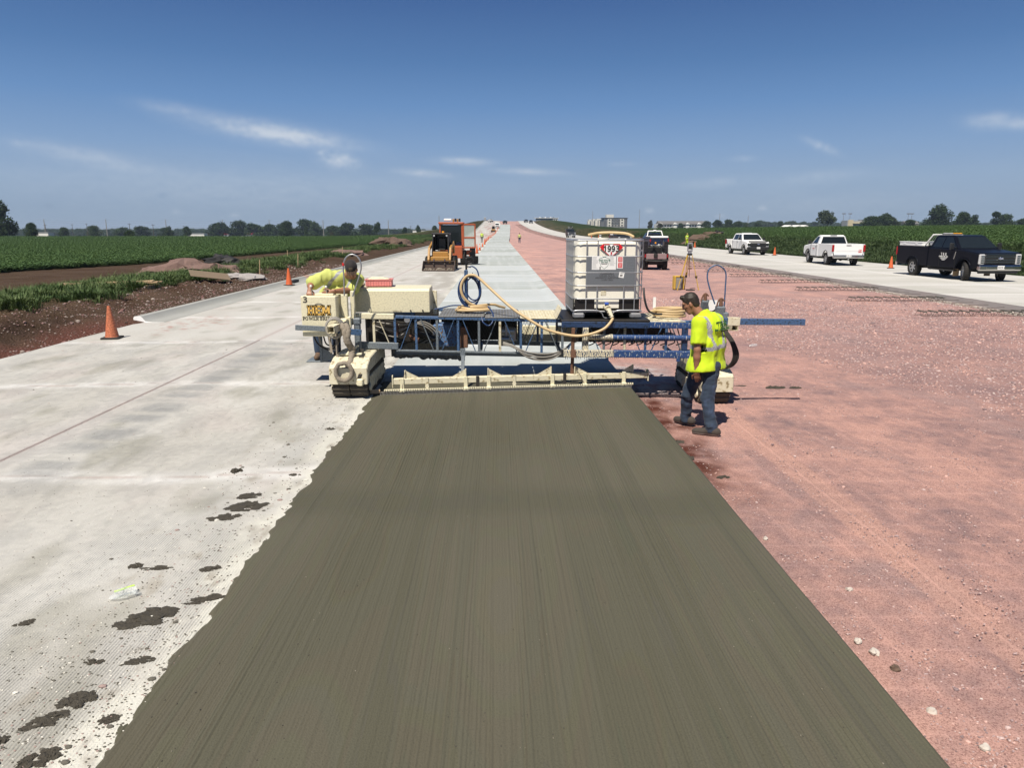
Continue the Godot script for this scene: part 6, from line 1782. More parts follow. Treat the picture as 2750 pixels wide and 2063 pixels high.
# a pickup truck; q: length, wheelbase, cab ("crew", "super", "regular"), paint, tyre radius, front ("black" or "chrome")
func pickup(called: String, label: String, at: Vector3, turn: float, q: Dictionary) -> Node3D:
	var root := thing(called, label, "truck", at, turn, q.get("group", ""))
	var paint: Material = q.paint
	var L: float = q.length; var F := L * 0.5; var R := -L * 0.5
	var r: float = q.tyre
	var zf := F - 0.98; var zr: float = zf - q.base
	var cab_len: float = {"crew": 2.45, "super": 1.95, "regular": 1.35}[q.cab]
	var cowl := zf - 0.42
	var cb := cowl - cab_len - 0.28
	var hd: float = q.get("tall", 0.0)
	var hw := func(_y): return 0.99
	# front body and cab sides below the windows
	var p := []
	p.append(Vector2(cb, 0.50))
	arch(p, zf, r + 0.12, r + 0.02, 0.50)
	p.append_array([Vector2(F - 0.1, 0.62), Vector2(F - 0.06, 0.66), Vector2(F - 0.04, 1.08 + hd), Vector2(F - 0.12, 1.17 + hd), Vector2(cowl + 0.3, 1.27 + hd), Vector2(cowl - 0.1, 1.30 + hd), Vector2(cb, 1.33 + hd)])
	var b := MB.new(); b.prism(p, hw, 0.055); part("body", b, paint, root)
	# bed: two sides, tailgate, floor
	for s in [-1.0, 1.0]:
		p = [Vector2(R + 0.08, 0.62)]
		arch(p, zr, r + 0.12, r + 0.02, 0.56)
		p.append_array([Vector2(cb - 0.03, 0.52), Vector2(cb - 0.03, 1.36 + hd), Vector2(R + 0.06, 1.36 + hd)])
		b = MB.new(); b.xf = Transform3D(Basis(), Vector3(s * 0.955, 0, 0)); b.prism(p, func(_y): return 0.04, 0.018); part("bed_side", b, paint, root)
	b = MB.new(); b.box(Vector3(0, 1.0 + hd * 0.5, R + 0.08), Vector3(1.78, 0.7 + hd, 0.07), 0.02); var tg := part("tailgate", b, paint, root)
	b = MB.new(); b.box(Vector3(0, 1.0, R + 0.042), Vector3(1.5, 0.16, 0.012), 0.004); inst("pressing", b.mesh(), paint, tg)
	b = MB.new(); b.box(Vector3(0, 1.27 + hd, R + 0.042), Vector3(0.3, 0.05, 0.02), 0.006); inst("handle", b.mesh(), M.black_plastic, tg)
	b = MB.new(); b.box(Vector3(0, 0.72, (cb + R) * 0.5), Vector3(1.84, 0.06, cb - R - 0.1)); part("bed_floor", b, M.underbody, root)
	# greenhouse
	var ro: float = q.get("roof", 1.90)
	var y0 := 1.30 + hd
	var chw := func(y): return lerpf(0.945, 0.72, clampf((y - y0) / (1.92 - 1.30), 0.0, 1.0))
	var rake := 0.72
	var roof := [Vector2(cb, y0), Vector2(cowl, y0 - 0.02), Vector2(cowl - rake, ro - 0.05), Vector2(cowl - rake - 0.25, ro), Vector2(cb + 0.28, ro), Vector2(cb + 0.13, ro - 0.05)]
	b = MB.new(); b.prism(roof, chw, 0.05); part("cab_roof", b, paint, root)
	var gx := 0.006
	var sw := func(z0, z1, z2, z3, called_w) -> void:   # side windows on both sides: lower back, lower front, upper front, upper back
		for s in [-1.0, 1.0]:
			var ya := y0 + 0.04; var yb := ro - 0.1
			var pts := [Vector3(s * (chw.call(ya) + gx), ya, z0), Vector3(s * (chw.call(ya) + gx), ya, z1), Vector3(s * (chw.call(yb) + gx), yb, z2), Vector3(s * (chw.call(yb) + gx), yb, z3)]
			glass(root, called_w, pts, M.tinted_glass)
	var door0 := cowl - 0.28
	if q.cab == "crew":
		sw.call(door0 - 1.0, door0, cowl - rake - 0.08, door0 - 1.0, "window"); sw.call(cb + 0.3, door0 - 1.06, door0 - 1.06, cb + 0.38, "window")
	elif q.cab == "super":
		sw.call(door0 - 1.0, door0, cowl - rake - 0.08, door0 - 1.0, "window"); sw.call(cb + 0.22, door0 - 1.06, door0 - 1.06, cb + 0.36, "window")
	else: sw.call(cb + 0.35, door0, cowl - rake - 0.08, cb + 0.42, "window")
	var n1 := Vector3(0, rake, ro - 0.05 - y0 + 0.02).normalized() * 0.012
	var wy0 := y0 + 0.03; var wy1 := ro - 0.09
	var wz := func(y): return lerpf(cowl, cowl - rake, (y - y0 + 0.02) / (ro - 0.05 - y0 + 0.02))
	glass(root, "windscreen", [Vector3(-0.84, wy0, wz.call(wy0)) + n1, Vector3(0.84, wy0, wz.call(wy0)) + n1, Vector3(0.68, wy1, wz.call(wy1)) + n1, Vector3(-0.68, wy1, wz.call(wy1)) + n1], M.tinted_glass)
	glass(root, "rear_window", [Vector3(0.82, y0 + 0.06, cb + 0.01 - 0.012), Vector3(-0.82, y0 + 0.06, cb + 0.01 - 0.012), Vector3(-0.68, ro - 0.11, cb + 0.115 - 0.014), Vector3(0.68, ro - 0.11, cb + 0.115 - 0.014)], M.tinted_glass)
	b = MB.new(); b.box(Vector3(0, ro - 0.03, cb + 0.12), Vector3(0.42, 0.035, 0.03), 0.008); part("brake_light", b, M.tinted_glass, root)
	# seams, handles and mirrors
	for s in [-1.0, 1.0]:
		var doors := [door0 + 0.1, door0 - 1.03] if q.cab != "regular" else [door0 + 0.1, cb + 0.3]
		if q.cab == "crew": doors.append(cb + 0.22)
		for z in doors:
			b = MB.new(); b.box(Vector3(s * 0.992, 0.92 + hd * 0.5, z), Vector3(0.02, 0.74 + hd, 0.012)); part("door_seam", b, M.dark, root)
		for z in doors.slice(1):
			b = MB.new(); b.box(Vector3(s * 1.005, 1.14 + hd, z + 0.16), Vector3(0.03, 0.035, 0.16), 0.01); part("door_handle", b, q.get("handle", M.black_plastic), root)
		b = MB.new(); b.box(Vector3(s * 1.13, 1.42 + hd, door0 - 0.02), Vector3(0.2, 0.2 if q.tyre < 0.42 else 0.3, 0.1), 0.035); b.bar(Vector3(s * 0.93, 1.36 + hd, door0 + 0.02), Vector3(s * 1.06, 1.38 + hd, door0), 0.05, 0.04); part("mirror", b, M.black_plastic, root)
		# fender lips
		for z in [zf, zr]:
			b = MB.new(); var lip := []
			for i in 11:
				var a := -1.45 + 2.9 * i / 10.0
				lip.append(Vector3(s * 0.995, r + 0.02 + cos(a) * (r + 0.115), z + sin(a) * (r + 0.115)))
			b.tube(lip, 0.025, 6); part("wheel_arch", b, M.black_plastic if paint == M.white_car else paint, root)
		b = MB.new(); b.bar(Vector3(s * 0.9, 0.42, zf - 0.6), Vector3(s * 0.9, 0.42, cb + 0.1), 0.16, 0.06, 0.015); part("running_board", b, M.black_plastic, root)
		b = MB.new(); b.box(Vector3(s * 0.955, 1.1 + hd, R + 0.055), Vector3(0.13, 0.42, 0.1), 0.025); part("tail_light", b, M.tail_lamp, root)
		wheel(root, Vector3(s * 0.82, r, zf), r, 0.27, q.get("steer", 0.0)); wheel(root, Vector3(s * 0.82, r, zr), r, 0.27)
	b = MB.new(); b.box(Vector3(0, 0.55, (zf + zr) * 0.5), Vector3(1.3, 0.28, q.base + 1.1), 0.03); b.cyl(Vector3(-0.75, r, zr), Vector3(0.75, r, zr), 0.06, -1, 10); b.lathe([Vector2(0, -0.14), Vector2(0.12, -0.08), Vector2(0.14, 0.0), Vector2(0.12, 0.08), Vector2(0, 0.14)], Vector3(0, r, zr), Basis(), 14); part("chassis", b, M.underbody, root)
	# front: grille, lamps, bumper, plate
	var gz := F - 0.04
	var chrome: bool = q.front == "chrome"
	b = MB.new(); b.box(Vector3(0, 0.93 + hd * 0.6, gz), Vector3(1.42, 0.34 + hd * 0.6, 0.07), 0.03); var gr := part("grille", b, M.black_plastic, root)
	for k in (4 if chrome else 3):
		b = MB.new(); b.box(Vector3(0, 0.82 + hd * 0.3 + 0.1 * k + (0.05 if k > 1 else 0.0), gz + 0.04), Vector3(1.36, 0.03 if chrome else 0.02, 0.02), 0.006); inst("grille_bar", b.mesh(), M.chrome if chrome else M.dark, gr)
	if q.get("oval", false):
		b = MB.new(); b.lathe([Vector2(0, 0.02), Vector2(0.11, 0.02), Vector2(0.12, 0.0)], Vector3(0, 0.97 + hd * 0.6, gz + 0.05), Basis(Vector3.RIGHT, PI * 0.5).scaled(Vector3(1, 0.45, 1)), 24); inst("badge_rim", b.mesh(), M.chrome, gr)
		b = MB.new(); b.lathe([Vector2(0, 0.026), Vector2(0.1, 0.026), Vector2(0.105, 0.02)], Vector3(0, 0.97 + hd * 0.6, gz + 0.05), Basis(Vector3.RIGHT, PI * 0.5).scaled(Vector3(1, 0.42, 1)), 24); inst("badge", b.mesh(), M.oval_blue, gr)
		lettering(gr, "lettering", "Ford", 0.055, M.white_paint, Transform3D(Basis(), Vector3(0, 0.97 + hd * 0.6, gz + 0.08)), true, 0.0, 0.004)
	for s in [-1.0, 1.0]:
		b = MB.new(); b.box(Vector3(s * 0.83, 0.93 + hd * 0.6, gz - 0.02), Vector3(0.26, (0.42 if chrome else 0.2) + hd * 0.3, 0.12), 0.035); part("headlight", b, M.lamp_clear if chrome else M.tinted_glass, root)
		if chrome:
			for k in 4:
				b = MB.new(); b.box(Vector3(s * 0.82, 0.8 + 0.09 * k + hd * 0.5, gz + 0.045), Vector3(0.16, 0.055, 0.02), 0.01); part("headlight_element", b, M.chrome, root)
	b = MB.new(); b.box(Vector3(0, 0.62, F - 0.02), Vector3(1.96, 0.24, 0.2), 0.05); b.box(Vector3(0, 0.62, F + 0.06), Vector3(1.3, 0.12, 0.06), 0.02); part("front_bumper", b, M.chrome if chrome else M.black_plastic, root)
	b = MB.new(); b.box(Vector3(0, 0.44, F - 0.1), Vector3(1.8, 0.14, 0.12), 0.03); part("air_dam", b, M.black_plastic, root)
	b = MB.new(); b.box(Vector3(0, 0.58, R - 0.02), Vector3(1.9, 0.2, 0.16), 0.04); b.box(Vector3(0, 0.42, R + 0.02), Vector3(0.1, 0.1, 0.2), 0.01); part("rear_bumper", b, M.chrome, root)
	for z in [[F + 0.1, 0.0], [R - 0.11, PI]]:
		b = MB.new(); b.box(Vector3(0, 0.64, z[0]), Vector3(0.31, 0.155, 0.012), 0.003); var pl := part("number_plate", b, M.white_paint, root)
		lettering(pl, "lettering", q.get("plate", "44E 718"), 0.075, M.ink, Transform3D(Basis(Vector3.UP, z[1]), Vector3(0, 0.64, z[0] + (0.008 if z[1] == 0.0 else -0.008))), false, 0.0, 0.004, 0.85)
	return root

func build_trucks() -> void:
	vehicle_materials()
	var t := pickup("pickup_truck", "black extended cab pickup with chrome grille and white tool boxes in its bed", W(21.95, 0, 34.4), 0.03, {"length": 6.3, "base": 3.85, "cab": "super", "paint": M.black_car, "tyre": 0.43, "front": "chrome", "steer": -0.42, "tall": 0.1, "roof": 2.02, "oval": true, "plate": "44E98 4", "handle": M.black_car})
	var b: MB
	for s in [-1.0, 1.0]:
		b = MB.new(); b.box(Vector3(s * 0.8, 1.56, -2.0), Vector3(0.36, 0.2, 1.9), 0.03); b.box(Vector3(s * 0.8, 1.66, -2.0), Vector3(0.4, 0.03, 1.94), 0.012)
		for z in [-2.5, -1.5]: b.box(Vector3(s * 0.985, 1.58, z), Vector3(0.02, 0.06, 0.2), 0.006)
		part("tool_box", b, M.white_paint, t)
		b = MB.new(); b.bar(Vector3(s * 0.85, 1.46, -1.05), Vector3(s * 0.72, 2.03, -0.62), 0.06, 0.06, 0.01); part("rack_post", b, M.white_paint, t)
		b = MB.new(); b.box(Vector3(s * 0.75, 0.36, 1.4), Vector3(0.3, 0.4, 0.015), 0.004); part("mud_flap", b, M.wood, t)
		b = MB.new(); b.box(Vector3(s * 1.0, 1.12, 1.52), Vector3(0.02, 0.36, 0.07), 0.008, Basis(Vector3.RIGHT, 0.25)); part("fender_vent", b, M.chrome, t)
		lettering(t, "lettering", "T & R", 0.12, M.white_paint, Transform3D(Basis(Vector3.UP, s * PI * 0.5), Vector3(s * 1.012, 1.14, 0.75)), true, 0.0, 0.006)
		lettering(t, "lettering", "CONTRACTING, INC.", 0.062, M.white_paint, Transform3D(Basis(Vector3.UP, s * PI * 0.5), Vector3(s * 1.012, 1.03, 0.75)), true, 0.0, 0.006, 0.8)
		b = MB.new()
		for k in 3: b.box(Vector3(s * 1.008, 0.965 - 0.045 * k, 0.75), Vector3(0.008, 0.022, [0.5, 0.36, 0.2][k]))
		inst("small_print", b.mesh(), M.white_paint, t)
	b = MB.new(); b.bar(Vector3(-0.72, 2.03, -0.62), Vector3(0.72, 2.03, -0.62), 0.06, 0.06, 0.01); part("rack_bar", b, M.white_paint, t)
	for k in 14:
		b = MB.new(); var x := -0.65 + 0.1 * k; b.bar(Vector3(x, 1.5, -0.98), Vector3(x * 0.95, 2.0, -0.63), 0.012, 0.012); part("rack_mesh", b, M.white_paint, t)
	b = MB.new(); b.box(Vector3(-0.2, 2.05, 0.0), Vector3(0.9, 0.03, 0.2), 0.01); part("light_bar_base", b, M.black_plastic, t)
	for k in 4:
		b = MB.new(); b.box(Vector3(-0.53 + k * 0.22, 2.085, 0.0), Vector3(0.2, 0.05, 0.16), 0.015); part("beacon", b, M.amber_lamp if k == 3 or k == 2 else M.lamp_clear, t)
	t = pickup("pickup_truck", "white single cab pickup with red lettering on its tailgate, seen from behind", W(22.45, 0, 48.2), PI - 0.1, {"length": 5.8, "base": 3.55, "cab": "regular", "paint": M.white_car, "tyre": 0.40, "front": "black", "plate": "6TW 57"})
	lettering(t, "lettering", "CW", 0.09, M.red_letter, Transform3D(Basis(Vector3.UP, PI), Vector3(-0.7, 0.98, -2.87)), false, 1.0, 0.006)
	lettering(t, "lettering", "0000", 0.07, M.red_letter, Transform3D(Basis(Vector3.UP, PI), Vector3(-0.7, 0.87, -2.87)), false, 1.0, 0.006)
	b = MB.new(); b.box(Vector3(1.008, 1.0, 0.72), Vector3(0.008, 0.05, 0.34)); part("red_print", b, M.red_letter, t)
	b = MB.new(); b.box(Vector3(-1.008, 1.0, 0.72), Vector3(0.008, 0.05, 0.34)); part("red_print", b, M.red_letter, t)
	t = pickup("pickup_truck", "white crew cab pickup with black grille parked by the grass beside an orange cone", W(23.1, 0, 67.0), 0.02, {"length": 5.9, "base": 3.68, "cab": "crew", "paint": M.white_car, "tyre": 0.40, "front": "black", "oval": true, "plate": "44E 57"})
	b = MB.new(); b.box(Vector3(0, 1.93, -0.1), Vector3(0.9, 0.05, 0.2), 0.015); part("light_bar", b, M.lamp_clear, t)
	b = MB.new(); b.box(Vector3(0, 1.19, 2.86), Vector3(1.7, 0.1, 0.06), 0.02); part("hood_shield", b, M.black_plastic, t)
	t = pickup("pickup_truck", "navy pickup with a white rack over its bed, seen from behind beyond the utility cart", W(17.2, 0, 80.0), PI, {"length": 6.0, "base": 3.7, "cab": "regular", "paint": M.navy_car, "tyre": 0.40, "front": "chrome"})
	b = MB.new(); b.box(Vector3(0, 1.45, -2.9), Vector3(1.9, 0.14, 0.1), 0.02); b.box(Vector3(0, 1.5, -1.6), Vector3(1.9, 0.1, 2.4), 0.02); part("bed_cover", b, M.white_paint, t)
	for s in [-1.0, 1.0]:
		b = MB.new(); b.bar(Vector3(s * 0.85, 1.5, -0.75), Vector3(s * 0.72, 2.08, -0.5), 0.08, 0.08, 0.01); part("rack_post", b, M.white_paint, t)
	b = MB.new(); b.bar(Vector3(-0.74, 2.08, -0.5), Vector3(0.74, 2.08, -0.5), 0.1, 0.1, 0.01); b.box(Vector3(0, 2.14, -0.5), Vector3(0.3, 0.12, 0.2), 0.03); part("rack_bar", b, M.white_paint, t)
	t = pickup("pickup_truck", "dark pickup with a chrome grille and white boxes behind its cab, facing the tote", W(17.9, 0, 106.0), 0.06, {"length": 6.2, "base": 3.8, "cab": "crew", "paint": M.dark_car, "tyre": 0.42, "front": "chrome", "tall": 0.06, "roof": 1.98})
	b = MB.new(); b.box(Vector3(-0.7, 1.65, -2.0), Vector3(0.6, 0.5, 1.0), 0.03); part("tool_box", b, M.white_paint, t)
	t = pickup("service_truck", "dark service truck loaded with ladders and gear where the pale road bends", W(18.6, rise(186.0), 186.0), 0.0, {"length": 6.6, "base": 4.0, "cab": "crew", "paint": M.dark_car, "tyre": 0.46, "front": "chrome", "tall": 0.15, "roof": 2.1})
	b = MB.new(); b.box(Vector3(0, 1.7, -1.9), Vector3(2.1, 0.9, 2.6), 0.05); part("gear_body", b, M.dark_car, t)
	for k in 7:
		b = MB.new(); b.bar(Vector3(rng.randf_range(-0.9, 0.9), 2.1, -1.0), Vector3(rng.randf_range(-1.1, 1.1), rng.randf_range(2.4, 3.0), rng.randf_range(-2.6, -0.6)), 0.08, 0.08); part("gear", b, M.galvanised if k % 2 else M.underbody, t)
	pickup("pickup_truck", "dark pickup parked on the crest of the pale far road, the higher of two", W(17.2, rise(445.0), 445.0), 0.1, {"length": 6.0, "base": 3.7, "cab": "crew", "paint": M.dark_car, "tyre": 0.42, "front": "chrome"})
	pickup("pickup_truck", "dark pickup on the pale far road just below the crest, the lower of two", W(19.3, rise(425.0), 425.0), 0.0, {"length": 6.0, "base": 3.7, "cab": "crew", "paint": M.black_car, "tyre": 0.42, "front": "chrome"})
	pickup("pickup_truck", "dark pickup with gear in its bed at the end of the sprayed slab", W(4.0, rise(412.0), 412.0), 0.1, {"length": 6.0, "base": 3.7, "cab": "regular", "paint": M.dark_car, "tyre": 0.44, "front": "black", "tall": 0.1})
	pickup("pickup_truck", "white pickup on the crest beyond the small far loader", W(-4.6, rise(455.0), 455.0), 0.3, {"length": 6.0, "base": 3.7, "cab": "crew", "paint": M.white_car, "tyre": 0.42, "front": "black"})
	# van at the top of the hill
	t = thing("van", "tall white van with dark windscreen facing down the hill", "van", W(-0.3, rise(330.0), 330.0), 0.0)
	b = MB.new(); var p := [Vector2(-2.7, 0.4)]
	arch(p, -1.7, 0.42, 0.36, 0.4); arch(p, 1.75, 0.42, 0.36, 0.4)
	p.append_array([Vector2(2.75, 0.45), Vector2(2.78, 0.95), Vector2(2.3, 1.15), Vector2(1.5, 2.05), Vector2(1.2, 2.25), Vector2(-2.6, 2.3), Vector2(-2.75, 2.1)])
	b.prism(p, func(y): return 1.0 - 0.12 * clampf((y - 1.2) / 1.1, 0, 1), 0.05); part("body", b, M.white_car, t)
	glass(t, "windscreen", [Vector3(-0.86, 1.2, 2.29), Vector3(0.86, 1.2, 2.29), Vector3(0.8, 1.98, 1.6), Vector3(-0.8, 1.98, 1.6)], M.tinted_glass)
	b = MB.new(); b.box(Vector3(0, 0.72, 2.79), Vector3(1.6, 0.3, 0.05), 0.02); part("grille", b, M.black_plastic, t)
	for s in [-1.0, 1.0]:
		for z in [-1.7, 1.75]: wheel(t, Vector3(s * 0.85, 0.36, z), 0.36, 0.24)

# compact loader with a bucket
func loader(label: String, at: Vector3, turn: float) -> Node3D:
	var t := thing("skid_loader", label, "loader", at, turn)
	var b := MB.new(); b.prism([Vector2(-1.25, 0.32), Vector2(0.75, 0.32), Vector2(0.95, 0.5), Vector2(0.9, 0.72), Vector2(0.3, 0.8), Vector2(0.1, 1.0), Vector2(-0.75, 1.05), Vector2(-1.3, 0.95)], func(_y): return 0.52, 0.03); part("body", b, M.machine_yellow, t)
	for s in [-1.0, 1.0]:
		for z in [-0.7, 0.45]: wheel(t, Vector3(s * 0.7, 0.39, z), 0.39, 0.3, 0.0, 5, M.machine_yellow)
		b = MB.new(); b.prism2(Vector3(s * 0.6, 0, 0), [Vector2(-1.2, 0.9), Vector2(-1.0, 0.9), Vector2(-0.9, 1.38), Vector2(0.55, 1.12), Vector2(0.98, 0.55), Vector2(1.1, 0.42), Vector2(1.12, 0.62), Vector2(0.7, 1.28), Vector2(-0.9, 1.6), Vector2(-1.25, 1.45)], 0.06, 0.015); part("lift_arm", b, M.machine_yellow, t)
		b = MB.new(); b.bar(Vector3(s * 0.46, 0.95, 0.42), Vector3(s * 0.43, 2.02, 0.2), 0.07, 0.09, 0.015); part("cab_post", b, M.black_plastic, t)
		b = MB.new(); b.bar(Vector3(s * 0.46, 1.0, -0.75), Vector3(s * 0.43, 2.02, -0.7), 0.07, 0.09, 0.015); part("cab_post", b, M.black_plastic, t)
		b = MB.new(); b.cyl(Vector3(s * 0.36, 1.93, 0.25), Vector3(s * 0.36, 1.93, 0.3), 0.05, -1, 12); part("work_light", b, M.lamp_clear, t)
		b = MB.new(); b.cyl(Vector3(s * 0.3, 0.62, 0.95), Vector3(s * 0.32, 0.4, 1.2), 0.045, -1, 10); part("tilt_cylinder", b, M.chrome, t)
	b = MB.new(); b.box(Vector3(0, 2.03, -0.22), Vector3(1.0, 0.1, 1.1), 0.03); part("cab_roof", b, M.black_plastic, t)
	b = MB.new(); b.box(Vector3(0, 1.55, -0.72), Vector3(0.86, 0.9, 0.03)); part("rear_screen", b, M.tinted_glass, t)
	for s in [-1.0, 1.0]:
		b = MB.new(); b.box(Vector3(s * 0.46, 1.5, -0.25), Vector3(0.02, 0.95, 0.85)); part("side_screen", b, M.underbody, t)
	b = MB.new(); b.box(Vector3(0, 1.15, -0.35), Vector3(0.5, 0.14, 0.5), 0.05); b.box(Vector3(0, 1.5, -0.58), Vector3(0.5, 0.65, 0.14), 0.06); part("seat", b, M.black_plastic, t)
	b = MB.new(); b.box(Vector3(0, 0.9, 0.4), Vector3(0.9, 0.28, 0.12), 0.03); b.box(Vector3(0, 0.66, 0.85), Vector3(1.0, 0.22, 0.2), 0.03); part("front_panel", b, M.machine_yellow, t)
	b = MB.new(); b.prism([Vector2(1.05, 0.02), Vector2(1.75, 0.02), Vector2(1.75, 0.05), Vector2(1.1, 0.06), Vector2(1.09, 0.5), Vector2(1.2, 0.52), Vector2(1.2, 0.55), Vector2(1.04, 0.55)], func(_y): return 0.88, 0.004)
	var bk := part("bucket", b, M.bucket_steel, t)
	for s in [-1.0, 1.0]:
		b = MB.new(); b.prism2(Vector3(s * 0.885, 0, 0), [Vector2(1.05, 0.02), Vector2(1.75, 0.02), Vector2(1.74, 0.1), Vector2(1.2, 0.55), Vector2(1.04, 0.55)], 0.012, 0.002); inst("side_plate", b.mesh(), M.bucket_steel, bk)
	b = MB.new()
	for k in 40: lump(b, Vector3(rng.randf_range(-0.8, 0.8), 0.08, rng.randf_range(1.15, 1.65)), Vector3(0.07, 0.07, 0.07) * rng.randf_range(0.5, 1.2), 100 + k, 0.6, 3)
	inst("debris", b.mesh(), M.sleeve_fabric, bk)
	return t

func build_machines() -> void:
	loader("tan skid steer loader with open cab and low bucket of rubble facing the bridge", W(-3.25, 0, 41.6), -0.04)
	loader("small far skid steer loader low on the hill below the white van", W(-1.6, rise(262.0), 262.0), 0.0)
	# orange ride-on machine with its door standing open
	var t := thing("saw_machine", "faded orange cab machine with open glazed door parked behind the tan loader", "machine", W(-3.0, 0, 47.6), 0.0)
	var b := MB.new(); b.prism([Vector2(-2.0, 0.45), Vector2(1.1, 0.45), Vector2(1.15, 1.15), Vector2(0.7, 1.25), Vector2(-0.6, 1.3), Vector2(-2.05, 1.5)], func(_y): return 0.72, 0.04); part("body", b, M.machine_orange, t)
	for s in [-1.0, 1.0]:
		for z in [-0.7, 0.8]:
			b = MB.new(); b.bar(Vector3(s * 0.72, 1.25, z), Vector3(s * 0.7, 2.62, z), 0.1, 0.1, 0.02); part("cab_post", b, M.machine_orange, t)
		for z in [-1.4, 0.6]: wheel(t, Vector3(s * 0.72, 0.45, z), 0.45, 0.3, 0.0, 5, M.machine_orange)
		b = MB.new(); b.box(Vector3(s * 0.7, 1.95, 0.05), Vector3(0.015, 1.1, 1.3)); part("side_window", b, M.tinted_glass, t)
	b = MB.new(); b.box(Vector3(0, 2.66, 0.05), Vector3(1.6, 0.14, 1.75), 0.04); part("cab_roof", b, M.machine_orange, t)
	b = MB.new(); b.box(Vector3(0, 2.0, 0.82), Vector3(1.34, 1.1, 0.015)); part("windscreen", b, M.tinted_glass, t)
	b = MB.new(); b.box(Vector3(0, 1.75, -0.2), Vector3(0.55, 0.9, 0.5), 0.06); part("seat", b, M.black_plastic, t)
	b = MB.new(); b.box(Vector3(-0.25, 2.88, 0.0), Vector3(0.5, 0.14, 0.3), 0.03); part("roof_unit", b, M.white_paint, t)
	b = MB.new(); b.cyl(Vector3(-0.5, 2.0, 0.95), Vector3(-0.5, 2.16, 0.95), 0.08, -1, 12); part("beacon", b, M.amber_lamp, t)
	for k in 4:
		b = MB.new(); b.box(Vector3(0.1 + 0.13 * k, 2.84 + 0.03 * (k % 2), -0.2 - 0.1 * k), Vector3(0.12, 0.2, 0.1), 0.02); part("roof_light", b, M.black_plastic if k % 2 else M.machine_yellow, t)
	# the door: a frame with two panes, swung out to the side
	var d := Node3D.new(); d.name = "door"; t.add_child(d); d.position = Vector3(0.75, 0, 0.85); d.rotation.y = 0.25
	b = MB.new()
	for y in [1.12, 1.75, 2.58]: b.box(Vector3(0.42, y, 0), Vector3(0.8, 0.1, 0.06), 0.015)
	for x in [0.04, 0.8]: b.box(Vector3(x, 1.85, 0), Vector3(0.09, 1.56, 0.06), 0.015)
	inst("door_frame", b.mesh(), M.machine_orange, d)
	var pane := mat("pale_glass", 0.5, 0.56, 0.52, 0.06)
	pane.transparency = BaseMaterial3D.TRANSPARENCY_ALPHA
	pane.albedo_color.a = 0.5
	for y in [[1.43, 0.54], [2.16, 0.74]]:
		b = MB.new(); b.box(Vector3(0.42, y[0], 0), Vector3(0.68, y[1], 0.008)); inst("pane", b.mesh(), M.pale_glass, d)
	b = MB.new(); b.box(Vector3(1.1, 0.78, -0.1), Vector3(0.34, 0.3, 0.5), 0.03); part("side_housing", b, M.machine_orange, t)
	b = MB.new(); b.cyl(Vector3(1.15, 0.58, -0.3), Vector3(1.5, 0.58, -0.3), 0.52, -1, 24); b.box(Vector3(1.3, 0.3, -0.1), Vector3(0.8, 0.5, 0.6), 0.05); part("cutting_wheel", b, M.rubber, t)
	# utility cart seen from behind, with a black rack of crates
	t = thing("utility_cart", "muddy utility cart with black rear rack and knobby tyres on the red base", "cart", W(9.95, BASE, 46.2), PI - 0.08)
	for s in [-1.0, 1.0]:
		for z in [-0.95, 1.1]: wheel(t, Vector3(s * 0.6, 0.36, z), 0.36, 0.3, 0.0, 6, M.underbody)
		b = MB.new(); b.tube(smooth_path([Vector3(s * 0.65, 0.8, -0.25), Vector3(s * 0.62, 1.5, -0.2), Vector3(s * 0.58, 1.85, 0.0), Vector3(s * 0.58, 1.85, 0.7), Vector3(s * 0.62, 1.2, 1.35), Vector3(s * 0.6, 0.95, 1.6)]), 0.03, 8); part("roll_bar", b, M.black_plastic, t)
		b = MB.new(); b.bar(Vector3(s * 0.45, 0.85, -0.25), Vector3(-s * 0.1, 1.55, -0.22), 0.05, 0.04); part("cross_brace", b, M.black_plastic, t)
		b = MB.new(); b.box(Vector3(s * 0.68, 0.88, -1.58), Vector3(0.08, 0.2, 0.05), 0.015); part("tail_light", b, M.tail_lamp, t)
		b = MB.new(); b.prism2(Vector3(s * 0.72, 0, 0), [Vector2(-1.55, 0.62), Vector2(-0.35, 0.62), Vector2(-0.35, 1.05), Vector2(-1.55, 1.05)], 0.03, 0.01); part("bed_side", b, M.dark_car, t)
	b = MB.new(); b.box(Vector3(0, 0.85, -1.55), Vector3(1.25, 0.34, 0.06), 0.015); var tg := part("tailgate", b, M.rusty_blue, t)
	tg.material_override = grained("muddy_gate", 0.3, 0.22, 0.22, M.t_stone, 0.5, 0.7)
	b = MB.new(); b.tube(smooth_path([Vector3(-0.7, 0.6, -1.62), Vector3(0, 0.55, -1.66), Vector3(0.7, 0.6, -1.62)]), 0.04, 8); part("rear_bumper", b, M.black_plastic, t)
	b = MB.new(); b.box(Vector3(0, 0.45, 0.1), Vector3(0.9, 0.25, 2.9), 0.05); b.cyl(Vector3(-0.55, 0.36, -0.95), Vector3(0.55, 0.36, -0.95), 0.05, -1, 8); part("chassis", b, M.underbody, t)
	b = MB.new(); b.prism([Vector2(0.9, 0.5), Vector2(1.75, 0.5), Vector2(1.8, 0.85), Vector2(1.3, 1.08), Vector2(0.9, 1.05)], func(_y): return 0.68, 0.05); part("hood", b, M.dark_car, t)
	b = MB.new(); b.box(Vector3(0, 0.85, 0.2), Vector3(1.1, 0.2, 0.5), 0.05); b.box(Vector3(0, 1.15, -0.05), Vector3(1.1, 0.5, 0.14), 0.05); part("seat", b, M.black_plastic, t)
	b = MB.new(); b.box(Vector3(0, 1.9, 0.35), Vector3(1.25, 0.05, 1.0), 0.02); part("roof", b, M.black_plastic, t)
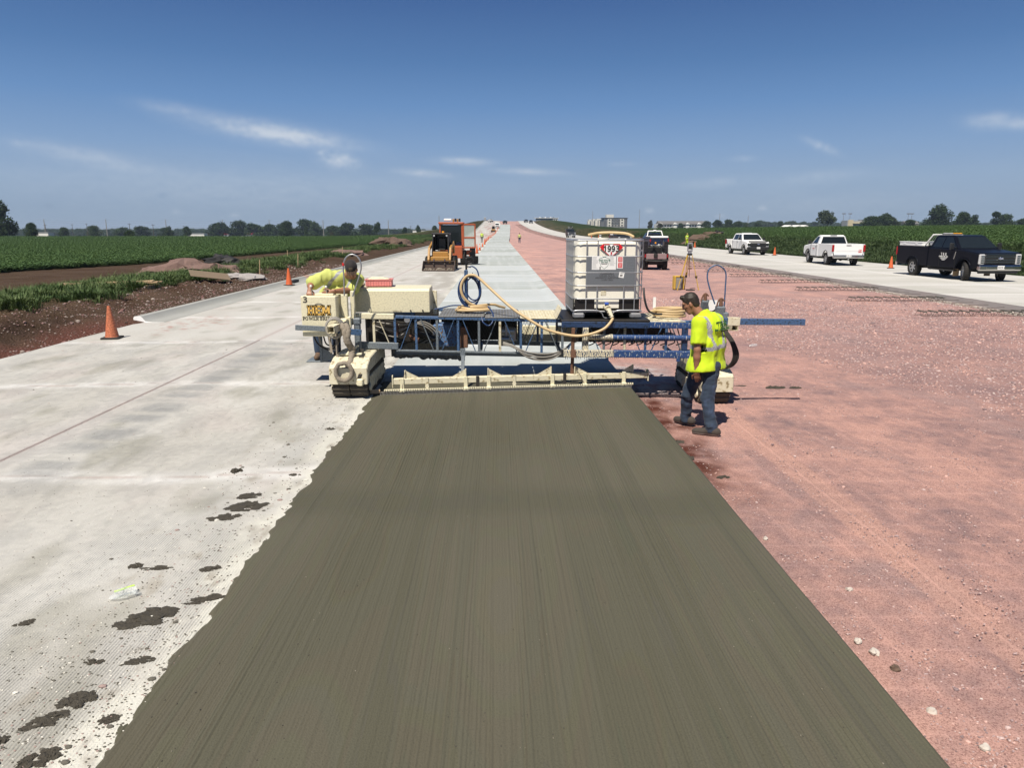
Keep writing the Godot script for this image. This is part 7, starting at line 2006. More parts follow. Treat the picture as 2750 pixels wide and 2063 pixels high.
	for q in [[-0.72, 0.2], [0.72, 0.2]]:
		b = MB.new(); b.box(Vector3(q[0] * 0.87, 1.4, -0.8), Vector3(0.24, 0.7, 0.9), 0.02)
		for k in 4: b.box(Vector3(q[0] * 0.87, 1.12 + k * 0.19, -1.27), Vector3(0.26, 0.03, 0.04))
		part("rack_box", b, M.black_plastic, t)
	for y in [1.48, 1.74]:
		b = MB.new(); b.box(Vector3(0, y, -1.25), Vector3(1.5, 0.03, 0.03)); part("rack_rail", b, M.black_plastic, t)
	for k in 5:
		b = MB.new(); b.box(Vector3(-0.4 + 0.2 * k, 1.61, -1.25), Vector3(0.02, 0.26, 0.02)); part("rack_bar", b, M.black_plastic, t)
	b = MB.new(); b.lathe([Vector2(0, -0.06), Vector2(0.05, -0.04), Vector2(0.06, 0), Vector2(0.05, 0.04), Vector2(0, 0.06)], Vector3(0.05, 1.66, -1.3), Basis(), 12); part("yellow_light", b, M.amber_lamp, t)
	b = MB.new(); b.box(Vector3(0.05, 0.9, -1.62), Vector3(0.24, 0.26, 0.08), 0.03); part("latch_box", b, M.underbody, t)

# ---------------------------------------------------------------- things standing and lying about the site
func build_cones() -> void:
	grained("cone_orange", 0.66, 0.135, 0.04, M.t_fine, 0.6, 0.5)
	grained("cone_faded", 0.64, 0.21, 0.105, M.t_soil, 1.1, 0.65)
	mat("reflective_white", 0.78, 0.78, 0.76, 0.4)
	var make := func(label: String, at: Vector3, high: float, band: bool, group: String) -> Node3D:
		var t := thing("traffic_cone", label, "cone", at, rng.randf_range(0.0, 1.5), group)
		var b := MB.new(); b.box(Vector3(0, 0.02, 0), Vector3(0.36, 0.04, 0.36), 0.012); part("base", b, M.rubber, t)
		b = MB.new(); b.lathe([Vector2(0.14, 0.04), Vector2(0.132, 0.06), Vector2(0.032, high - 0.02), Vector2(0.026, high), Vector2(0.018, high), Vector2(0.018, high - 0.03)], Vector3.ZERO, Basis(), 22); part("cone", b, M.cone_faded if label.contains("faded") else M.cone_orange, t)
		if band:
			for y in [[0.5, 0.62], [0.72, 0.8]]:
				b = MB.new()
				var ra: float = lerpf(0.132, 0.032, (y[0] * high - 0.06) / (high - 0.08)) + 0.002; var rb: float = lerpf(0.132, 0.032, (y[1] * high - 0.06) / (high - 0.08)) + 0.002
				b.lathe([Vector2(ra, y[0] * high), Vector2(rb, y[1] * high)], Vector3.ZERO, Basis(), 22); part("band", b, M.reflective_white, t)
		return t
	make.call("tall faded orange cone at the slab edge just before the kerb begins", W(-8.28, 0, 15.3), 0.70, false, "")
	make.call("orange cone against the kerb beyond the drain opening", W(-8.66, 0.008, 29.9), 0.71, false, "")
	make.call("orange cone on the pale road between the black and white pickups", W(23.35, 0, 42.4), 0.71, false, "")
	make.call("orange cone at the front corner of the white crew cab pickup", W(24.5, 0, 63.6), 0.73, false, "")
	make.call("orange cone at the road edge before the dirt mounds", W(24.7, 0, 90.5), 0.71, false, "")
	for q in [[22.9, 165.0], [23.0, 178.0], [24.0, 150.0]]:
		make.call("small far orange cone on the outer edge of the pale road near the service truck", W(q[0], rise(q[1]), q[1]), 0.9, false, "cones on the outer edge of the far road")
	var first: Node3D = null
	var k := 0
	for D in [51.9, 69.0, 79.5, 94.4, 109.5, 122.0, 132.5, 146.0, 160.0, 175.0, 190.0, 206.0, 222.0, 240.0, 258.0, 276.0, 294.0, 312.0, 330.0]:
		var x := -2.0 if D < 120.0 else mid_left(D) - 0.45
		var label: String = ["orange cone nearest the spray gun, first of the row along the sprayed slab", "tall orange cone, second of the row along the sprayed slab", "banded orange cone, third of the row along the sprayed slab", "short orange cone, fourth of the row along the sprayed slab"][k] if k < 4 else "orange cone in the long row running up the hill beside the sprayed slab"
		if k < 5: first = make.call(label, W(x, rise(D), D), [0.71, 0.9, 0.71, 0.5, 0.8][k], k == 2, "row of cones along the sprayed slab")
		else: copy_of(first, W(x + rng.randf_range(-0.1, 0.1), rise(D), D), 0.3 * k)
		k += 1

func build_baskets() -> void:
	grained("rebar", 0.085, 0.062, 0.052, M.t_soil, 0.3, 0.75)
	mat("dowel_coat", 0.075, 0.09, 0.07, 0.6)
	var dowel := MB.new(); dowel.cyl(Vector3(0, 0.13, -0.23), Vector3(0, 0.13, 0.23), 0.017, -1, 8)
	var dm := dowel.mesh()
	var legs := MB.new()
	for z in [-0.17, 0.17]:
		legs.tube([Vector3(-0.1, 0.012, z), Vector3(-0.025, 0.15, z), Vector3(0.025, 0.15, z), Vector3(0.1, 0.012, z)], 0.0055, 5)
		legs.tube([Vector3(0.1, 0.012, z), Vector3(0.1, 0.012, z * 1.5)], 0.005, 4)
	var lm := legs.mesh()
	var wires := MB.new()
	for z in [-0.17, 0.17]:
		wires.cyl(Vector3(0.0, 0.012, z), Vector3(3.4, 0.012, z), 0.005, -1, 5); wires.cyl(Vector3(0.0, 0.143, z), Vector3(3.4, 0.143, z), 0.004, -1, 5)
	var far := MB.new()
	far.v.append_array(wires.v); far.n.append_array(wires.n); far.c.append_array(wires.c); far.u.append_array(wires.u)
	for i in 11:
		var x := 0.12 + i * 0.316
		far.cyl(Vector3(x, 0.13, -0.23), Vector3(x, 0.13, 0.23), 0.019, -1, 5)
		for z in [-0.17, 0.17]: far.tube([Vector3(x - 0.1, 0.012, z), Vector3(x, 0.15, z), Vector3(x + 0.1, 0.012, z)], 0.007, 4)
	var fm := far.mesh()
	var names := ["nearest the outrigger arm", "second from the outrigger arm", "third from the outrigger arm", "fourth from the outrigger arm", "fifth from the outrigger arm"]
	var near: Node3D = null
	var lone: Node3D = null
	for k in 88:
		var D := 20.8 + 4.4 * k
		var at := W(far_left(D) - 3.5, BASE + rise(D) + 0.004, D)
		if D < 60.0:
			var label: String = "row of rusty dowel bars on wire legs, " + names[k] if k < 5 else "row of rusty dowel bars on wire legs beyond the tripod"
			if near == null:
				near = thing("dowel_basket", label, "rebar basket", at, 0.0, "dowel baskets laid across the red base")
				part("wire_frame", wires, M.rebar, near)
				for i in 11:
					inst("dowel", dm, M.dowel_coat, near, Transform3D(Basis(), Vector3(0.12 + i * 0.316, 0, 0)))
					inst("wire_leg", lm, M.rebar, near, Transform3D(Basis(), Vector3(0.12 + i * 0.316, 0, 0)))
			else: copy_of(near, at + Vector3(rng.randf_range(-0.08, 0.08), 0, 0), rng.randf_range(-0.015, 0.015), label)
		elif lone == null:
			lone = inst(numbered("far_dowel_basket"), fm, M.rebar, self)
			lone.position = at
			tag(lone, "far dowel basket, one stripe of the dark comb along the pale road", "rebar basket", "far dowel baskets along the pale road")
		else: copy_of(lone, at)
	# tie bars out of the slab's cut edge, and two long bars lying along it
	var edge: Node3D = null
	for c in get_children():
		if String(c.name).begins_with("carriageway_slab"): edge = c; break
	var tb := MB.new(); tb.cyl(Vector3(-0.62, 0.0, 0.0), Vector3(0.03, 0.0, 0.0), 0.007, -1, 6)
	var tm := tb.mesh()
	for k in 150:
		var D := 16.0 + 0.76 * k
		inst("tie_bar", tm, M.rebar, edge, Transform3D(Basis(Vector3.UP, rng.randf_range(-0.06, 0.06)) * Basis(Vector3.BACK, rng.randf_range(-0.02, 0.06)), W(far_left(D), -0.11 + rise(D), D)))
	for q in [0.28, 0.5]:
		var b := MB.new(); var pts := []
		for k in 60:
			var D := 14.0 + 2.0 * k
			pts.append(W(far_left(D) - q + 0.03 * N(D * 20.0, q * 100.0), BASE + 0.03 + rise(D), D))
		b.tube(pts, 0.008, 5)
		single("long_rebar", b, M.rebar, "long rusty bar lying along the cut edge of the pale road, %s of two" % ("inner" if q < 0.4 else "outer"), "rebar")

func build_small_things() -> void:
	# survey instrument on its tripod
	grained("tripod_yellow", 0.62, 0.40, 0.06, M.t_fine, 0.4, 0.5)
	var t := thing("survey_tripod", "yellow wooden surveying tripod with grey total station on the red base", "tripod", W(7.98, BASE, 29.95))
	var b: MB
	for q in [Vector3(-0.47, 0.0, 0.1), Vector3(0.42, 0, 0.12), Vector3(-0.02, 0, -0.5)]:
		var top: Vector3 = Vector3(0, 1.46, 0) + q.normalized() * 0.1
		var lo: Vector3 = q
		for s in [-1.0, 1.0]:
			var side: Vector3 = Vector3(-q.z, 0, q.x).normalized() * 0.03 * s
			b = MB.new(); b.bar(top + side, top.lerp(lo, 0.62) + side, 0.022, 0.03, 0.004); part("leg", b, M.tripod_yellow, t)
		b = MB.new(); b.bar(top.lerp(lo, 0.5), lo, 0.03, 0.035, 0.004); b.cyl(lo + Vector3(0, 0.06, 0), lo - Vector3(0, 0.01, 0), 0.02, 0.008, 8); part("leg_extension", b, M.tripod_yellow, t)
		b = MB.new(); b.box(top.lerp(lo, 0.62), Vector3(0.09, 0.1, 0.07), 0.01); part("leg_clamp", b, M.black_plastic, t)
	b = MB.new(); b.cyl(Vector3(0, 1.44, 0), Vector3(0, 1.52, 0), 0.1, 0.11, 16); part("tripod_head", b, M.black_plastic, t)
	b = MB.new(); b.cyl(Vector3(0.02, 0.55, 0.02), Vector3(0.0, 1.44, 0), 0.014, -1, 8); b.box(Vector3(0.02, 0.9, 0.05), Vector3(0.16, 0.05, 0.05), 0.01); part("centre_rod", b, M.rust, t)
	b = MB.new(); b.cyl(Vector3(0, 1.52, 0), Vector3(0, 1.6, 0), 0.075, -1, 14); b.box(Vector3(0, 1.63, 0), Vector3(0.2, 0.06, 0.16), 0.015)
	for s in [-1.0, 1.0]: b.box(Vector3(s * 0.085, 1.77, 0), Vector3(0.04, 0.26, 0.12), 0.015)
	b.box(Vector3(0, 1.92, 0), Vector3(0.21, 0.05, 0.09), 0.02); var inst_ := part("total_station", b, M.galvanised, t)
	b = MB.new(); b.box(Vector3(0, 1.77, 0.01), Vector3(0.11, 0.15, 0.16), 0.02); b.cyl(Vector3(0, 1.77, 0.08), Vector3(0, 1.77, 0.12), 0.035, -1, 14); inst("telescope", b.mesh(), M.black_plastic, inst_)
	t = thing("instrument_case", "yellow and grey instrument case standing under the surveying tripod", "case", W(7.62, BASE, 30.2), 0.15)
	b = MB.new(); b.box(Vector3(0, 0.26, 0), Vector3(0.36, 0.5, 0.26), 0.04); part("shell", b, M.grey_hose, t)
	for x in [-0.19, 0.19]:
		b = MB.new(); b.box(Vector3(x, 0.3, 0.02), Vector3(0.06, 0.56, 0.27), 0.02); part("side_rail", b, M.tripod_yellow, t)
	b = MB.new(); b.box(Vector3(0, 0.56, 0), Vector3(0.42, 0.06, 0.27), 0.02); part("lid", b, M.tripod_yellow, t)
	b = MB.new(); b.box(Vector3(0, 0.02, 0), Vector3(0.34, 0.04, 0.2), 0.01); single("battery_box", b, M.underbody, "flat dark battery box lying beneath the surveying tripod", "box", W(8.02, BASE + 0.004, 29.72), 0.2)
	b = MB.new(); b.bar(W(2.53, 0.96, 11.5), W(2.53, 1.22, 11.5), 0.045, 0.015)
	var br := get_node("power_bridge")
	inst("white_slat", b.mesh(), M.white_paint, br).position = -br.position
	# litter
	var film := mat("clear_film", 0.85, 0.88, 0.86, 0.12)
	film.transparency = BaseMaterial3D.TRANSPARENCY_ALPHA
	film.albedo_color.a = 0.22
	t = thing("plastic_bag", "crumpled clear plastic bag with a green stripe on the grooved slab", "bag", W(-2.39, 0.0, 4.2), 0.4)
	b = MB.new(); lump(b, Vector3(0, 0.022, 0), Vector3(0.07, 0.028, 0.05), 61, 0.9, 9, true); part("film", b, film, t)
	b = MB.new(); b.box(Vector3(0.0, 0.045, -0.03), Vector3(0.12, 0.004, 0.02), 0.0, Basis(Vector3.UP, 0.4)); mat("lime_print", 0.5, 0.7, 0.1, 0.4); part("stripe", b, M.lime_print, t)
	t = thing("water_bottle", "small clear drink bottle lying on the coarse red stone", "bottle", W(5.56, BASE + 0.035, 15.25), 0.5)
	b = MB.new(); b.lathe([Vector2(0, -0.1), Vector2(0.031, -0.095), Vector2(0.033, 0.04), Vector2(0.014, 0.08), Vector2(0.014, 0.095)], Vector3.ZERO, Basis(Vector3.BACK, PI * 0.5), 16); part("bottle", b, film, t)
	b = MB.new(); b.cyl(Vector3(-0.092, 0, 0), Vector3(-0.108, 0, 0), 0.016, -1, 12); part("bottle_cap", b, M.white_paint, t)
	# boards, forms and sheets in the verge
	grained("weathered_wood", 0.25, 0.20, 0.14, M.t_soil, 0.4, 0.9)
	grained("black_fabric", 0.02, 0.02, 0.022, M.t_soil, 0.5, 0.7)
	b = MB.new(); b.box(Vector3(0, 0, 0), Vector3(1.5, 0.02, 1.0), 0.004, Basis(Vector3.BACK, -0.14) * Basis(Vector3.RIGHT, 0.2)); single("plywood_sheet", b, M.weathered_wood, "grey plywood sheet lying against the verge behind the kerb", "board", W(-11.7, ground_h(-11.7, 29.4) + 0.16, 29.4), 0.5)
	t = thing("timber_forms", "yellowed wooden edge forms lying stacked in the weeds", "timber", W(-14.0, ground_h(-14.0, 26.2) + 0.12, 26.2), -0.12)
	for k in 4:
		b = MB.new(); b.box(Vector3(rng.randf_range(-0.3, 0.3), 0.12 + 0.05 * (k % 2), -0.3 + 0.2 * k), Vector3(3.6, 0.045, 0.09), 0.006, Basis(Vector3.UP, rng.randf_range(-0.05, 0.05)) * Basis(Vector3.BACK, 0.04)); part("plank", b, M.wood, t)
	for k in 5:
		b = MB.new(); b.box(Vector3(-1.4 + 0.75 * k, 0.03, 0), Vector3(0.12, 0.16, 0.9), 0.006); part("bearer", b, M.wood, t)
	b = MB.new(); lump(b, Vector3(0, 0.2, 0), Vector3(1.1, 0.5, 0.7), 71, 0.7, 9, true); single("fabric_heap", b, M.black_fabric, "crumpled heap of black sheeting on the grass bank", "sheeting", W(-16.6, ground_h(-16.6, 44.0), 44.0), 0.3)
	b = MB.new(); lump(b, Vector3(0, 0.25, 0), Vector3(0.9, 0.6, 0.6), 72, 0.9, 8, true); b.cyl(Vector3(-0.2, 0.5, 0), Vector3(-0.3, 1.2, 0), 0.15, 0.1, 8); single("fabric_heap", b, M.black_fabric, "upright twist of black sheeting by the far dirt heap", "sheeting", W(-14.9, ground_h(-14.9, 98.0), 98.0), 0.3)
	grained("spoil", 0.19, 0.125, 0.105, M.t_stone, 0.9, 0.95)
	grained("spoil_brown", 0.155, 0.11, 0.085, M.t_soil, 1.2, 0.95)
	grained("grey_gravel", 0.36, 0.345, 0.33, M.t_stone, 0.8, 0.95)
	for q in [[-15.9, 36.9, 2.3, 0.85, 1.4, "spoil", "long heap of pinkish gravel on the verge beside the black sheeting"], [-13.6, 34.2, 1.5, 0.5, 1.0, "spoil", "low pinkish gravel heap just above the plywood sheet"], [-11.3, 31.6, 1.2, 0.22, 0.9, "grey_gravel", "small grey gravel heap behind the kerb by the cone"], [-13.9, 93.0, 2.6, 1.0, 2.4, "spoil_brown", "brown dirt heap beside the far twist of black sheeting"], [-12.6, 60.0, 1.6, 0.45, 1.6, "spoil", "low pink heap in the grass beyond the operator"],
			[28.6, 107.0, 1.6, 0.7, 1.6, "spoil_brown", "brown dirt mound behind the tripod, first of three on the bank"], [31.4, 112.0, 2.0, 1.0, 2.0, "spoil_brown", "tallest brown dirt mound on the far bank"], [35.2, 118.0, 2.0, 0.75, 1.8, "spoil_brown", "brown dirt mound topped with black sheeting on the far bank"], [27.0, 140.0, 2.6, 0.9, 2.0, "spoil_brown", "low reddish mound behind the worker on the grass bank"]]:
		b = MB.new(); lump(b, Vector3.ZERO, Vector3(q[2], q[3], q[4]), int(q[1]), 0.45, 12, true)
		single("dirt_heap", b, M[q[5]], q[6], "heap", W(q[0], ground_h(q[0], q[1]) - 0.05, q[1]))
	b = MB.new(); lump(b, Vector3.ZERO, Vector3(0.8, 0.4, 0.6), 77, 0.9, 7); single("fabric_heap", b, M.black_fabric, "scrap of black sheeting on the last dirt mound", "sheeting", W(36.0, ground_h(36.0, 118.0) + 0.55, 118.0))
	for q in [[-11.6, 42.0], [-12.0, 56.0], [-11.2, 34.0], [-14.5, 50.0]]:
		b = MB.new(); b.bar(Vector3(0, -0.1, 0), Vector3(0.05, 0.75, 0), 0.035, 0.02); var st := single("survey_stake", b, M.wood, "thin pale survey stake standing in the weeds of the verge", "stake", W(q[0], ground_h(q[0], q[1]), q[1]), 0.0, "survey stakes in the verge")
	b = MB.new(); b.box(Vector3(0, 0.0, 0), Vector3(0.3, 0.12, 0.9), 0.01); single("drain_opening", b, M.dark, "dark drain opening in the kerb face beside the cone", "drain", W(-8.93, 0.065, 31.4))
	# trench box style barrel by the road
	t = thing("traffic_barrel", "black and white striped drum at the far road edge", "barrel", W(24.3, rise(172.0), 172.0))
	for k in 5:
		b = MB.new(); b.cyl(Vector3(0, k * 0.2, 0), Vector3(0, k * 0.2 + 0.2, 0), 0.28 - 0.01 * k, -1, 14); part("stripe", b, M.reflective_white if k % 2 else M.black_plastic, t)

func clump(b: MB, at: Vector3, rx: float, rz: float, high: float, seed_: int, turn := 0.0) -> void:
	var r := RandomNumberGenerator.new()
	r.seed = seed_
	var k := int(10 + rx * 130.0)
	for i in k:
		var a := r.randf() * TAU; var d := sqrt(r.randf())
		var p := Vector3(cos(a) * d * rx, 0, sin(a) * d * rz).rotated(Vector3.UP, turn)
		var s := r.randf_range(0.5, 1.0) * (1.2 - d * 0.6)
		lump(b, at + p, Vector3(rx * 0.46 * s, high * s, rz * 0.58 * s), seed_ * 31 + i, 0.75, 6, true)

func build_spills() -> void:
	grained("wet_lump", 0.088, 0.081, 0.063, M.t_soil, 0.12, 0.75, M.t_soil_h, 0.6)
	var k := 0
	for q in [[-2.12, 3.95, 0.17, 0.09, 0.018, 0.55, "largest spill of wet concrete, spread in front of the plastic bag"], [-2.2, 5.95, 0.1, 0.07, 0.014, 0.2, "wet concrete spill above the double lump beside the fresh slab"], [-2.14, 5.72, 0.16, 0.1, 0.014, 0.3, "broad wet concrete spill, middle of the three near the wet edge"], [-2.24, 5.48, 0.12, 0.06, 0.016, 0.3, "wet concrete spill, lowest of the three near the wet edge"],
			[-2.54, 6.6, 0.05, 0.05, 0.04, 0.0, "upright wet lump standing on the saw joint"], [-2.53, 4.63, 0.05, 0.035, 0.016, 0.0, "small round wet lump behind the plastic bag"], [-2.36, 4.6, 0.12, 0.03, 0.014, 0.15, "thin wet smear with a tail behind the plastic bag"], [-1.86, 4.16, 0.12, 0.04, 0.014, 0.5, "narrow wet spill joined to the ragged edge of the fresh slab"],
			[-2.82, 3.9, 0.06, 0.03, 0.014, 0.5, "single wet lump alone on the grooved slab"], [-2.11, 3.17, 0.09, 0.06, 0.02, 0.7, "upper blob of the long wet spill by the frame edge"], [-2.17, 3.02, 0.1, 0.04, 0.016, 0.7, "lower tail of the long wet spill by the frame edge"], [-2.04, 2.77, 0.08, 0.05, 0.02, 0.7, "wet spill at the corner where the slab leaves the picture"], [-2.3, 2.88, 0.05, 0.04, 0.016, 0.5, "wet lump at the edge of the picture below the long spill"],
			[-2.2, 3.5, 0.05, 0.03, 0.012, 0.0, "small flat wet lump between the bag and the long spill"], [-1.96, 3.5, 0.09, 0.03, 0.012, 0.4, "streak of wet lumps near the ragged edge"], [-1.87, 3.03, 0.06, 0.03, 0.014, 0.4, "wet lump close to the ragged edge near the frame corner"], [-1.99, 4.58, 0.07, 0.04, 0.014, 0.3, "ragged wet lump beside the fresh slab behind the narrow spill"], [-1.95, 6.5, 0.05, 0.03, 0.012, 0.0, "flat wet lump at the joint beside the fresh slab"], [-1.98, 8.1, 0.06, 0.04, 0.012, 0.0, "wet lump beside the fresh slab near the track"]]:
		var b := MB.new()
		clump(b, Vector3.ZERO, q[2], q[3], q[4], 300 + k, q[5])
		single("concrete_spill", b, M.wet_lump, q[6], "spill", W(q[0], -0.001, q[1])); k += 1
	k = 0
	for q in [[4.46, 11.15, 0.16, 0.06, 0.035, "crumbly grey clods on the red base beyond the machine's cover"], [4.8, 11.15, 0.1, 0.04, 0.025, "smaller crumbly clods beside the larger ones on the red base"], [3.95, 11.3, 0.1, 0.03, 0.02, "scatter of grey clods next to the right crawler cover"], [2.16, 8.2, 0.09, 0.06, 0.02, "grey mud lumps by the walking man's front shoe"], [2.1, 7.6, 0.1, 0.07, 0.025, "grey mud lumps at the damp edge of the fresh slab"], [2.32, 6.95, 0.07, 0.04, 0.02, "grey mud blot on the pink dust near the fresh slab"]]:
		var b := MB.new()
		clump(b, Vector3.ZERO, q[2], q[3], q[4], 400 + k, 0.1)
		single("mud_clod", b, M.wet_lump, q[5].replace("the right crawler", "the crawler"), "clod", W(q[0], BASE + 0.002, q[1])); k += 1
	# stones one can pick out on the dust
	grained("pale_stone", 0.55, 0.5, 0.44, M.t_fine, 0.2, 0.8)
	k = 0
	for q in [[2.49, 4.59, 0.022], [2.23, 3.95, 0.022], [2.27, 3.83, 0.026], [2.31, 3.66, 0.026], [2.3, 3.29, 0.022], [2.4, 3.01, 0.024], [2.21, 5.46, 0.02], [2.62, 2.85, 0.02]]:
		var b := MB.new(); lump(b, Vector3.ZERO, Vector3(q[2] * 1.2, q[2] * 0.8, q[2]), 500 + k, 0.5, 5)
		single("stone", b, M.pale_stone if k != 3 else M.spoil_brown, "loose stone on the pink dust beside the fresh slab", "stone", W(q[0], BASE + q[2] * 0.4, q[1]), 0.7 * k, "loose stones by the fresh slab"); k += 1
	# grains nobody could count
	var grain := MB.new(); lump(grain, Vector3.ZERO, Vector3.ONE, 9, 0.5, 3)
	var gm := grain.mesh()
	var m := mat("grain", 1, 1, 1, 0.9); m.vertex_color_use_as_albedo = true
	var where := []; var tint := []
	for i in 42000:
		var D := 2.2 + pow(rng.randf(), 1.7) * 24.0
		var x := rng.randf_range(2.0, minf(15.0, D * 0.95 + 2.6))
		var coarse := smoothstep(0.0, 2.0, x - curve([[3.0, 4.2], [6.0, 4.7], [8.0, 6.1], [11.0, 5.7], [14.0, 5.0], [20.0, 4.4], [40, 4.0]], D))
		var drift := N(x * 34.0, D * 30.0) + 0.6 * N(x * 110.0, D * 90.0)
		if coarse < 0.5 and drift < 0.1 and rng.randf() < 0.9: continue
		var s := rng.randf_range(0.0025, 0.0065) * (1.0 + coarse * 1.1) * (1.0 + D * 0.03)
		if rng.randf() < 0.02: s *= 2.2
		where.append(Transform3D(Basis(Vector3.UP, rng.randf() * TAU).scaled(Vector3(s * 1.3, s * 0.75, s)), W(x, BASE + 0.004, D)))
		tint.append([Color(0.40, 0.29, 0.28), Color(0.33, 0.24, 0.235), Color(0.5, 0.38, 0.355), Color(0.56, 0.36, 0.31), Color(0.22, 0.16, 0.16)][rng.randi() % 5] if rng.randf() > 0.004 else Color(0.6, 0.52, 0.48))
	many("gravel", gm, m, where, tint, "loose pink and grey stone grains strewn over the red base", "gravel")
	where = []; tint = []
	for i in 14000:
		var D := 2.2 + pow(rng.randf(), 1.5) * 14.0
		var x := rng.randf_range(-0.8 * D - 0.5, -1.76)
		if x < -8.4: continue
		var near := 1.0 - smoothstep(0.0, 1.4, -1.76 - x)
		if rng.randf() > 0.22 + near * 0.7: continue
		var s := rng.randf_range(0.0012, 0.003) * (1.0 + near * 0.8) * (3.0 if rng.randf() < 0.02 else 1.0) * (1.0 + D * 0.04)
		where.append(Transform3D(Basis(Vector3.UP, rng.randf() * TAU).scaled(Vector3(s * 1.4, s * 0.7, s)), W(x, 0.001, D)))
		tint.append(Color(0.10, 0.092, 0.075) if rng.randf() < 0.6 else (Color(0.6, 0.58, 0.52) if rng.randf() < 0.6 else Color(0.3, 0.22, 0.2)))
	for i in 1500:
		# tiny clots, most coloured dark to stand in for shaded pits, in drifts
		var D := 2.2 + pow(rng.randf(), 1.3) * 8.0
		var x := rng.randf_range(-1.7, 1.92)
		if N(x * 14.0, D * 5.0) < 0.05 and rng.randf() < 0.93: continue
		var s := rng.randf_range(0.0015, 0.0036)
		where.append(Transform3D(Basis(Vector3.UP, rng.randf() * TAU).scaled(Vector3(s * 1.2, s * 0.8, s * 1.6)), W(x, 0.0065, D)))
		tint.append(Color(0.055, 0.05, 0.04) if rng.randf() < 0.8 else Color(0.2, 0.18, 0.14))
	many("crumbs", gm, m, where, tint, "crumbs of concrete and grit over the slabs, some coloured as shaded pits", "crumbs")
	where = []; tint = []
	for i in 12000:
		var D := 14.0 + pow(rng.randf(), 1.5) * 90.0
		var s := rng.randf_range(0.008, 0.02)
		where.append(Transform3D(Basis(Vector3.UP, rng.randf() * TAU).scaled(Vector3(s * 1.3, s * 0.8, s)), W(far_left(D) - 0.04 - absf(rng.randfn(0.0, 0.28)), BASE + 0.006 + rise(D), D)))
		tint.append(mixc(Color(0.66, 0.63, 0.55), Color(0.48, 0.42, 0.38), rng.randf()))
	many("edge_gravel", gm, m, where, tint, "pale crushed stone spilled along the cut edge of the pale road", "gravel")
	where = []; tint = []
	for i in 7000:
		var D := rng.randf_range(9.0, 45.0)
		var l := rng.randf_range(9.1, 13.0) if D < 18.0 else rng.randf_range(9.3, 12.5)
		var s := rng.randf_range(0.008, 0.022) * (2.5 if rng.randf() < 0.06 else 1.0)
		where.append(Transform3D(Basis(Vector3.UP, rng.randf() * TAU).scaled(Vector3(s * 1.3, s * 0.8, s)), W(-l, ground_h(-l, D) + s * 0.2, D)))
		tint.append([Color(0.10, 0.07, 0.055), Color(0.24, 0.15, 0.14), Color(0.3, 0.25, 0.22), Color(0.17, 0.09, 0.08)][rng.randi() % 4])
	many("verge_rubble", gm, m, where, tint, "loose clods and stones on the cut bank beside the slab", "rubble")

# ---------------------------------------------------------------- plants
func leaf_quad(b: MB, c: Vector3, d: Vector3, up: Vector3, l: float, w: float) -> void:   # a leaf folded along its middle
	var s := d.cross(up).normalized() * w
	var m := c + d * l * 0.5 + up * w * 0.25
	b.tri(c, m + s, c + d * l); b.tri(c, c + d * l, m - s)

func crop_mesh(seed_: int) -> ArrayMesh:
	var r := RandomNumberGenerator.new(); r.seed = seed_
	var b := MB.new()
	for i in 26:
		var a := r.randf() * TAU
		var out := Vector3(cos(a), r.randf_range(-0.25, 0.5), sin(a)).normalized()
		var c := Vector3(cos(a), 0, sin(a)) * r.randf_range(0.0, 0.2) + Vector3.UP * r.randf_range(0.1, 0.34)
		leaf_quad(b, c, out, Vector3.UP, r.randf_range(0.075, 0.125), r.randf_range(0.03, 0.05))
	return b.mesh()

func weed_mesh(seed_: int, blades: int, high: float, spread: float) -> ArrayMesh:
	var r := RandomNumberGenerator.new(); r.seed = seed_
	var b := MB.new()
	for i in blades:
		var a := r.randf() * TAU
		var base := Vector3(cos(a), 0, sin(a)) * r.randf() * spread * 0.5
		var lean := Vector3(cos(a), 0, sin(a)) * r.randf_range(0.2, 1.1)
		var h := high * r.randf_range(0.5, 1.0)
		var mid := base + Vector3.UP * h * 0.6 + lean * h * 0.3
		var tip := base + Vector3.UP * h + lean * h
		var s := Vector3(-sin(a), 0, cos(a)) * r.randf_range(0.004, 0.011)
		b.tri(base - s, base + s, mid + s); b.tri(base - s, mid + s, mid - s); b.tri(mid - s, mid + s, tip)
		if i % 3 == 0: leaf_quad(b, mid, (lean + Vector3.UP * 0.3).normalized(), Vector3.UP, 0.08, 0.025)
	return b.mesh()

func field_edge(D: float) -> float: return curve([[20, -38.0], [47, -32.0], [60, -28.0], [97, -24.5], [140, -21.0], [200, -19.5], [280, -20.0]], D)

